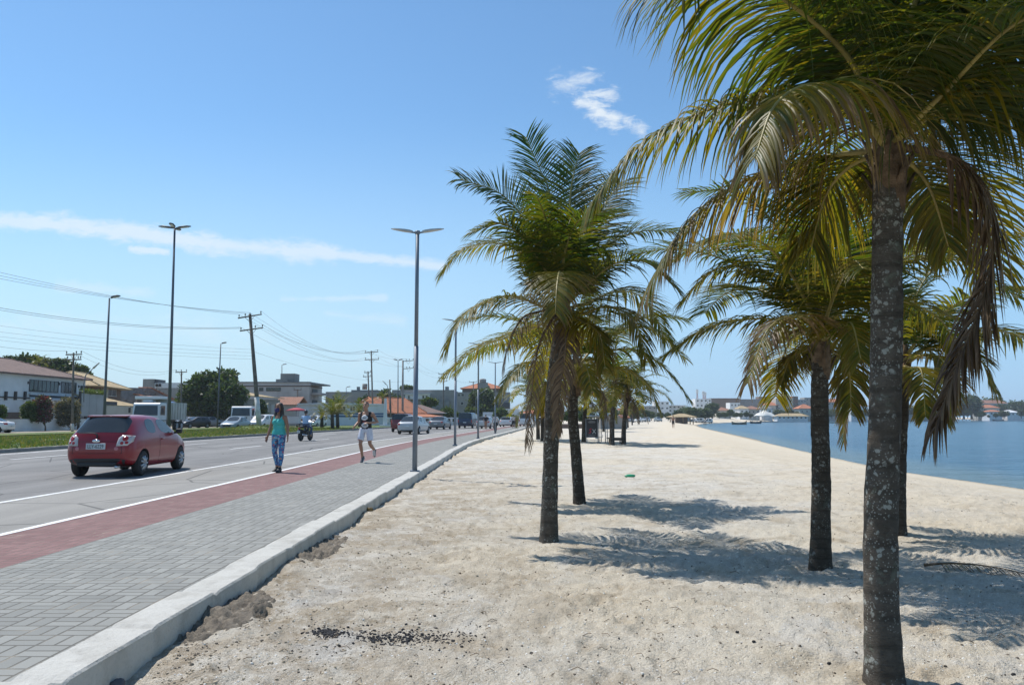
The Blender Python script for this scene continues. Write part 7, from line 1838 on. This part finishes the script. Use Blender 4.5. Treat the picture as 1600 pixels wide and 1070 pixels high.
m = MB(); m.tube([Vector((0, 0, 1.0)), v + Vector((0, 0, 1.0))], [(.9, .12), (.9, .12)], 4, smooth=False); m.build('deck', BROWNW, r_)
for i in range(24): m = MB(); q = v * (i / 23); m.tube([q + Vector((0, 0, -1)), q + Vector((0, 0, 1.6 if i % 3 == 0 else 1.0))], .22, 6); m.build('pile', BROWNW, r_)
p = P(1542, 655, B.y); m = MB(); m.b2(-2, 2, -1.2, 1.2, 1.1, 3.4); m.v = [(a + v.x * .95, b_ + v.y * .95, c) for a, b_, c in m.v]; m.build('shelter', WHITE, r_)
for px_, lab in ((1100, 'left of two dark stakes at the waters edge of the bay head'), (1103, 'right of two dark stakes at the waters edge of the bay head')):
    p = GS(px_, 664.8); m = MB(); m.tube([(0, 0, -.4), (.03, 0, 1.5)], .10, 7); m.box((0, 0, 1.45), (.3, .12, .1)); o = m.build('wooden_stake', WOODP, None); o.location = (p.x, p.y, sand_z(p.x, p.y)); tag(o, lab, 'stake')
# distant cars behind the bay head, by the kiosk
for i, (x, d, pm, kd) in enumerate(((1088, 300, WHITEP, 'hatch'), (1097, 305, SILVER, 'van'), (1110, 310, WHITEP, 'van'), (1078, 300, BLUEG, 'sedan'), (1012, 250, SILVER, 'hatch'), (1000, 240, WHITEP, 'sedan'), (985, 225, GREYP, 'hatch'), (1026, 260, BLUEG, 'hatch'))):
    p = P(x, 656, d); r2, bv2, yo2 = mk_car(kd, 4.2, 1.75, 1.5 if kd != 'van' else 1.9, pm, 'x', 'car', 'cars parked by the bay head', name={'van': 'van', 'hatch': 'hatchback_car', 'sedan': 'sedan_car'}[kd], lev=1)
    r2.location = (p.x, d, sand_z(p.x, d)); r2.rotation_euler[2] = 1.2 + i * .3
    r2['label'] = ('white hatchback parked just right of the straw kiosk', 'silver van parked right of the white hatchback by the kiosk', 'white van parked farthest right of the straw kiosk', 'blue grey sedan parked behind the straw kiosk', 'silver hatchback parked left of the straw kiosk', 'white sedan parked left of the straw kiosk', 'grey hatchback parked near the end of the grey wall', 'blue grey hatchback parked nearest the kiosk on its left')[i]

# ------------------------------------------------------------------ things on the beach
d = 44.5; p = P(925, 692, d); r_ = empty('notice_board', (p.x, d, sand_z(p.x, d)), 'dark notice board with the letters SX on metal legs', 'sign'); z0 = r_.location.z
zt = P(925, 655, d).z - z0; zb = P(925, 682.5, d).z - z0; wd = 17.5 * d / F / 2
m = MB(); m.b2(-wd, wd, -.03, .03, zb, zt, .01); bd = m.build('board', M('board_black', (.022, .022, .028), .5), r_)
m = MB(); m.b2(-wd - .03, -wd, -.05, .05, zb - .02, zt + .03); m.b2(wd, wd + .03, -.05, .05, zb - .02, zt + .03); m.b2(-wd, wd, -.05, .05, zt, zt + .03); m.b2(-wd, wd, -.05, .05, zb - .03, zb); m.build('frame', STEEL, bd)
text_mesh('letter_s', 'S', .40, M('letter_red', (.42, .03, .05), .6), bd, (-.13, -.04, zb + (zt - zb) * .33), (R(90), 0, 0), sx=.8, shear=.3)
text_mesh('letter_x', 'X', .36, M('letter_white', (.6, .6, .6), .6), bd, (.12, -.04, zb + (zt - zb) * .30), (R(90), 0, 0), sx=.85)
for i, (zf, wf) in enumerate(((.90, .30), (.85, .42), (.81, .34), (.12, .45), (.07, .3))):
    m = MB(); z = zb + (zt - zb) * zf; m.b2(-wd * wf * 1.6, wd * wf * 1.6, -.036, -.031, z - .008, z + .008); m.build('printed_line', M('letter_grey', (.3, .3, .32), .7), bd)
for x in (-wd + .03, wd + .02): m = MB(); m.tube([(x, .02, -.3), (x, .02, zb + .1)], .018, 6); m.build('leg', STEEL, r_)
d = 46; p = P(937, 692, d); r_ = empty('shade_frame', (p.x, d, sand_z(p.x, d)), 'thin metal shade frame with crumpled bluish sheeting on top', 'shelter'); z0 = r_.location.z
zt = P(937, 652, d).z - z0
for x in (936, 939.5, 946, 949): q = P(x, 692, d + (.8 if x in (939.5, 949) else 0)) - r_.location; m = MB(); m.tube([(q.x, q.y, -.3), (q.x, q.y, zt)], .025, 6); m.build('post', STEEL, r_)
m = MB(); n = 15; rng = random.Random(3)
for i in range(n):
    for j in range(6): u = i / (n - 1); m.v.append((P(915, 650, d).x - p.x + u * 1.55, -.5 + j * .3, zt + .10 + .13 * noise.noise(Vector((i * .7, j * .9, 2))) + (.12 if i > 11 else 0)))
for i in range(n - 1):
    for j in range(5): a = i * 6 + j; m.f.append((a, a + 6, a + 7, a + 1)); m.sm.append(False)
sh_ = m.build('sheeting', M('blue_plastic_sheet', (.26, .34, .42), .35, var=.4, scale=5), r_); sh_.modifiers.new('t', 'SOLIDIFY').thickness = .01
q = P(941, 683, d) - r_.location; m = MB(); m.tube([(P(934, 683, d).x - p.x, -.1, q.z), (P(941, 683, d).x - p.x, -.1, q.z), (P(941.5, 679, d).x - p.x, -.1, q.z + .16)], .02, 6); m.b2(P(930, 683, d).x - p.x, P(934, 683, d).x - p.x, -.2, 0, q.z - .08, q.z + .08, .01); m.build('tap_arm', FRAMEW, r_)
d = 43; p = P(961, 694, d); r_ = empty('wooden_bench', (p.x, d, sand_z(p.x, d)), 'rough wooden bench plank fixed between two palm trunks', 'bench'); z0 = r_.location.z
zs = P(961, 684, d).z - z0
m = MB(); m.b2(P(948, 684, d).x - p.x, P(972, 684, d).x - p.x, -.16, .16, zs - .04, zs + .02, .01); m.build('seat', WOODP, r_)
m = MB(); m.b2(P(953, 684, d).x - p.x, P(970, 684, d).x - p.x, -.14, -.10, zs - .14, zs - .04); m.build('apron', WOODP, r_)
for x in (952, 969): m = MB(); m.b2(P(x, 684, d).x - p.x - .03, P(x, 684, d).x - p.x + .03, .02, .1, -.2, zs - .04); m.build('leg', WOODP, r_)
f = Fac('beach_storage_box', 'plain grey storage box with a low red roofed end on the sand', 'storage box', (938, 98), (980, 98), z0=-.35); f.box('wall', GREY, 0, f.L, 0, 3, 0, f.zz(960, 650)); f.box('lid', METALP, -.08, f.L + .08, -.08, 3.1, f.zz(960, 650), f.zz(960, 649))
f.shed([(f.L - .9, -.3, f.zz(975, 650.5)), (f.L + .3, -.3, f.zz(978, 651.5)), (f.L + .3, 1.5, f.zz(978, 649)), (f.L - .9, 1.5, f.zz(975, 648))], TILE_O)
for x, y, rx, ry, lab in ((888, 652, 8, 5, 'clipped round hedge tree left of the slim ringed trunk'), (910, 652, 7, 5, 'clipped round hedge tree right of the slim ringed trunk')):
    d = 112; b = Vector((P(x, 664, d).x, d, -.2)); tree(b, px_clumps([(x - 2, y, rx * .8, ry, 0), (x + 3, y, rx * .7, ry * .95, .3), (x, y - 1, rx * .6, ry * .9, -.3)], d, b), 1500, .26, DKG, 90 + x, 1.0, .1, lab, 'hedge_tree')
f = Fac('sea_wall', 'low dark retaining wall at the back of the sand', 'wall', (866, 104), (912, 104), z0=-.35); f.box('wall', BROWNW, 0, f.L, 0, .4, 0, .75); f.box('coping', GREY, -.05, f.L + .05, -.05, .45, .75, .83)

# dirt piled at the kerb, charcoal, pebbles, twigs
def mat_dirt():
    m, nt, bs, tc = newmat('dark_soil'); v = tc.outputs['Object']; n = noi(nt, v, 9, 6, .7); n2 = noi(nt, v, 60, 4, .75)
    c = mixc(nt, sstep(nt, n, .35, .7), (.17, .145, .115), (.31, .265, .205)); c = mixc(nt, mth(nt, 'MULTIPLY', sstep(nt, n2, .4, .7), .5), c, (.08, .07, .055))
    nt.links.new(c, bs.inputs['Base Color']); bs.inputs['Roughness'].default_value = .95; nt.links.new(bump(nt, n2, 1, .02), bs.inputs['Normal']); return m
SOIL = mat_dirt()
def mound(px, py, rx, ry, h, lab, rot=0.0, seed=0):
    c = GS(px, py); m = MB(); n = 56
    for i in range(n):
        for j in range(n):
            u, v = -1 + 2 * i / (n - 1), -1 + 2 * j / (n - 1); x, y = u * rx, v * ry; cr, sr = math.cos(rot), math.sin(rot); X_, Y_ = c.x + x * cr - y * sr, c.y + x * sr + y * cr
            ed = 1 - (u * u + v * v) * (1 + .5 * noise.noise(Vector((u * 2, v * 2, seed)))); k = max(-.25, ed)
            z = h * (abs(k) ** .7 * (1 if k > 0 else -1)) * (.75 + .6 * noise.noise(Vector((X_ * 5, Y_ * 5, seed))))
            if k > 0: z += .035 * noise.fractal(Vector((X_ * 12, Y_ * 12, seed)), .7, 2.1, 5) + .03 * max(0, noise.noise(Vector((X_ * 38, Y_ * 38, seed))))
            m.v.append((X_, Y_, ground_at(X_, Y_) + z - .012))
    for i in range(n - 1):
        for j in range(n - 1): a = i * n + j; m.f.append((a, a + n, a + n + 1, a + 1)); m.sm.append(True)
    o = m.build('dirt_pile', SOIL, None, off=c, fix=False); o.location = c; tag(o, lab, 'dirt pile', 'dark soil piled against the kerb')
mound(345, 955, .34, .80, .065, 'larger dark dirt pile against the kerb at the lower left', .0, 1)
mound(496, 856, .28, .95, .05, 'smaller dark dirt pile against the kerb, farther up', .0, 5)
def bits(name, n, region, smin, smax, mat, seed, lab, flat=.6, cluster=None):
    rng = random.Random(seed); m = MB()
    for _ in range(n):
        if cluster:
            cx_, cy_, sx_, sy_ = rng.choice(cluster); px_, py_ = rng.gauss(cx_, sx_), rng.gauss(cy_, sy_); p = GS(px_, py_)
        else:
            yv = region[0] * (region[1] / region[0]) ** rng.random(); xv = rng.uniform(max(float(kx(yv)) + .4, -.7 * yv - 1), min(.72 * yv + 1, 13)); p = Vector((xv, yv, 0))
        if p.x < float(kx(p.y)) + .36: continue
        z = ground_at(p.x, p.y); s = rng.uniform(smin, smax) * (rng.random() ** 1.5 * 1.2 + .4)
        a = rng.uniform(0, 3.14); vs = []
        for sx_, sy_, sz_ in ((-1, -1, -.6), (1, -1, -.6), (1, 1, -.6), (-1, 1, -.6), (-.7, -.6, 1), (.6, -.7, .8), (.7, .6, 1), (-.6, .7, .7)):
            x, y = sx_ * rng.uniform(.6, 1), sy_ * rng.uniform(.45, .9); vs.append((p.x + (x * math.cos(a) - y * math.sin(a)) * s, p.y + (x * math.sin(a) + y * math.cos(a)) * s, z + sz_ * s * flat))
        m.add(vs, [(3, 2, 1, 0), (4, 5, 6, 7), (0, 1, 5, 4), (1, 2, 6, 5), (2, 3, 7, 6), (3, 0, 4, 7)])
    return tag(m.build(name, mat, None, fix=False), lab, name.replace('_', ' '), kind='stuff')
COALM = M('charcoal', (.018, .018, .02), .8)
bits('charcoal', 1500, None, .003, .012, COALM, 1, 'scattered black charcoal crumbs on the pale sand', cluster=[(515, 983, 16, 4), (512, 985, 10, 4), (650, 990, 40, 5), (600, 992, 26, 5), (640, 995, 80, 14)])
bits('shell_grit', 14000, (3.2, 20), .002, .008, M('shell_bits', (.70, .68, .63), .6, var=.15), 2, 'crushed white shell bits strewn over the sand', .4)
bits('pebbles', 5200, (3.2, 26), .003, .009, M('dark_pebbles', (.13, .105, .08), .9, var=.4), 3, 'small dark pebbles and dry bits strewn over the sand', .6)
bits('dark_soil_crumbs', 700, None, .003, .010, SOIL, 14, 'dark soil crumbs around the dirt piles by the kerb', .7, cluster=[(350, 965, 45, 22), (395, 930, 35, 18), (500, 860, 35, 14), (300, 1010, 30, 16), (560, 810, 30, 8)])
bits('soil_clods', 1300, (3.8, 22), .003, .012, M('soil_clod', (.42, .35, .25), .95, var=.3), 4, 'brown soil clods along the kerb side of the sand', .6, cluster=[(560, 900, 60, 40), (420, 960, 50, 40), (640, 850, 60, 30), (700, 940, 60, 40), (480, 1030, 60, 30), (760, 800, 60, 20), (300, 1040, 30, 20)])
m = MB(); rng = random.Random(8)
for _ in range(420):
    yv = 4 * (24 / 4) ** rng.random(); xv = rng.uniform(float(kx(yv)) + .5, min(.7 * yv, 9)); z = ground_at(xv, yv); a = rng.uniform(0, 3.14); l = rng.uniform(.02, .09)
    m.tube([(xv, yv, z + .006), (xv + math.cos(a) * l * .5, yv + math.sin(a) * l * .5, z + .012 + rng.uniform(0, .01)), (xv + math.cos(a + .4) * l, yv + math.sin(a + .4) * l, z + .006)], .0022, 4)
tag(m.build('dry_twigs', M('dry_twig', (.17, .12, .075), .9), None, fix=False), 'thin dry twigs scattered on the sand', 'twigs', kind='stuff')
def thing_blob(name, px, py, r3, mat, lab, cat, seed):
    c = GS(px, py); c.z = ground_at(c.x, c.y); m = MB(); m.ball((0, 0, r3[2] * .6), r3, 12, 8)
    m.v = [tuple(Vector(v) * (1 + .35 * noise.noise(Vector(v) / max(r3) * 1.6 + Vector((seed, 0, 0))))) for v in m.v]; o = m.build(name, mat, None); o.location = c; tag(o, lab, cat)
thing_blob('dry_clod', 605, 767, (.085, .06, .05), M('leaf_litter', (.20, .14, .06), .9, var=.4), 'brown clod lying on the sand below the kerb, under the nearest wing lamp', 'clod', 1)
thing_blob('dry_clod', 577, 801, (.06, .05, .035), M('leaf_litter', (.20, .14, .06), .9), 'smaller brown clod on the sand close to the kerb', 'clod', 2)
thing_blob('grey_stone', 182, 1062, (.045, .04, .035), M('grey_stone', (.10, .10, .11), .8, var=.3), 'dark grey stone at the foot of the kerb in the lower left corner', 'stone', 3)
thing_blob('green_bottle', 984, 745, (.13, .06, .045), M('green_plastic', (.03, .30, .14), .3), 'crushed green plastic bottle on the sand', 'bottle', 4)
for px_, py_, lab, s in ((1152, 989, 'dark pebble right of the middle of the sand', 1), (1178, 1005, 'second dark pebble just below the first', 2), (1295, 1030, 'dark seed pod lying left of the nearest trunk', 3), (1583, 1052, 'dark stone in the lower right corner', 4)):
    thing_blob('dark_pebble', px_, py_, (.012, .011, .009), COALM, lab, 'pebble', s * 7)
# fallen dead frond on the right
rng = random.Random(77); c = GS(1500, 890); c.z = ground_at(c.x, c.y)
r_ = empty('fallen_frond', c, 'short dry piece of palm frond lying on the sand at the right', 'dead frond'); pts = []
for i in range(6):
    u = i / 5; x, y = c.x - .25 + .75 * u, c.y + .18 - .42 * u; pts.append(Vector((x, y, ground_at(x, y) + .02 + .05 * math.sin(math.pi * u))) - c)
lf, st = frond_mesh(pts, .9, nl=26, L=.20, wid=.022, segs=3, rng=rng, stem_r=.014); lf.v = [(x, y, max(z, ground_at(x + c.x, y + c.y) - c.z + .004)) for x, y, z in (tuple(v) for v in lf.v)]
lf.build('leaflets', DRY, r_, fix=False); st.build('frond_stem', FIBRE, r_, fix=False)
# grass blades along the median edge, weeds on the sand
m = MB(); rng = random.Random(5)
for _ in range(26000):
    yv = 24 * (85 / 24) ** rng.random(); k_ = float(np.interp(yv, KY, KX)); t = rng.random(); xv = k_ + RO - .2 - t * 11.5
    if abs(xv) > yv * .72: continue
    z = .13 + .10 * math.sin(math.pi * t) ; z += .38 * math.exp(-((xv + 24.2) ** 2 + (yv - 75) ** 2) / 6.5); h = rng.uniform(.05, .14) * (1 + .8 * noise.noise(Vector((xv * .5, yv * .3, 1)))); a = rng.uniform(0, 6.28); w_ = .02 + yv * .0006
    n0 = len(m.v); m.v += [(xv - math.cos(a) * w_, yv - math.sin(a) * w_, z), (xv + math.cos(a) * w_, yv + math.sin(a) * w_, z), (xv + rng.uniform(-.05, .05), yv + rng.uniform(-.05, .05), z + h)]
    m.c += [rng.choice([(.09, .15, .03), (.13, .19, .04), (.17, .20, .06), (.22, .20, .09)]) + (1,)] * 3; m.f.append((n0, n0 + 1, n0 + 2)); m.sm.append(False)
tag(m.build('grass', TLEAF, None, fix=False), 'short tufts of grass on the median', 'grass', kind='stuff')
# ------------------------------------------------------------------ sea haze
m = bpy.data.materials.new('sea_haze'); m.use_nodes = True; nt = m.node_tree
nt.nodes.remove(nt.nodes['Principled BSDF'])
pv = nt.nodes.new('ShaderNodeVolumePrincipled'); pv.inputs['Color'].default_value = (.80, .88, .97, 1); pv.inputs['Density'].default_value = .00026; pv.inputs['Anisotropy'].default_value = .2
nt.links.new(pv.outputs[0], nt.nodes['Material Output'].inputs['Volume'])
hb = MB(); hb.b2(-7000, 7000, -300, 6500, -6, 45)
tag(hb.build('haze', m, None), 'thin bluish sea haze over the whole bay', 'haze', kind='stuff')
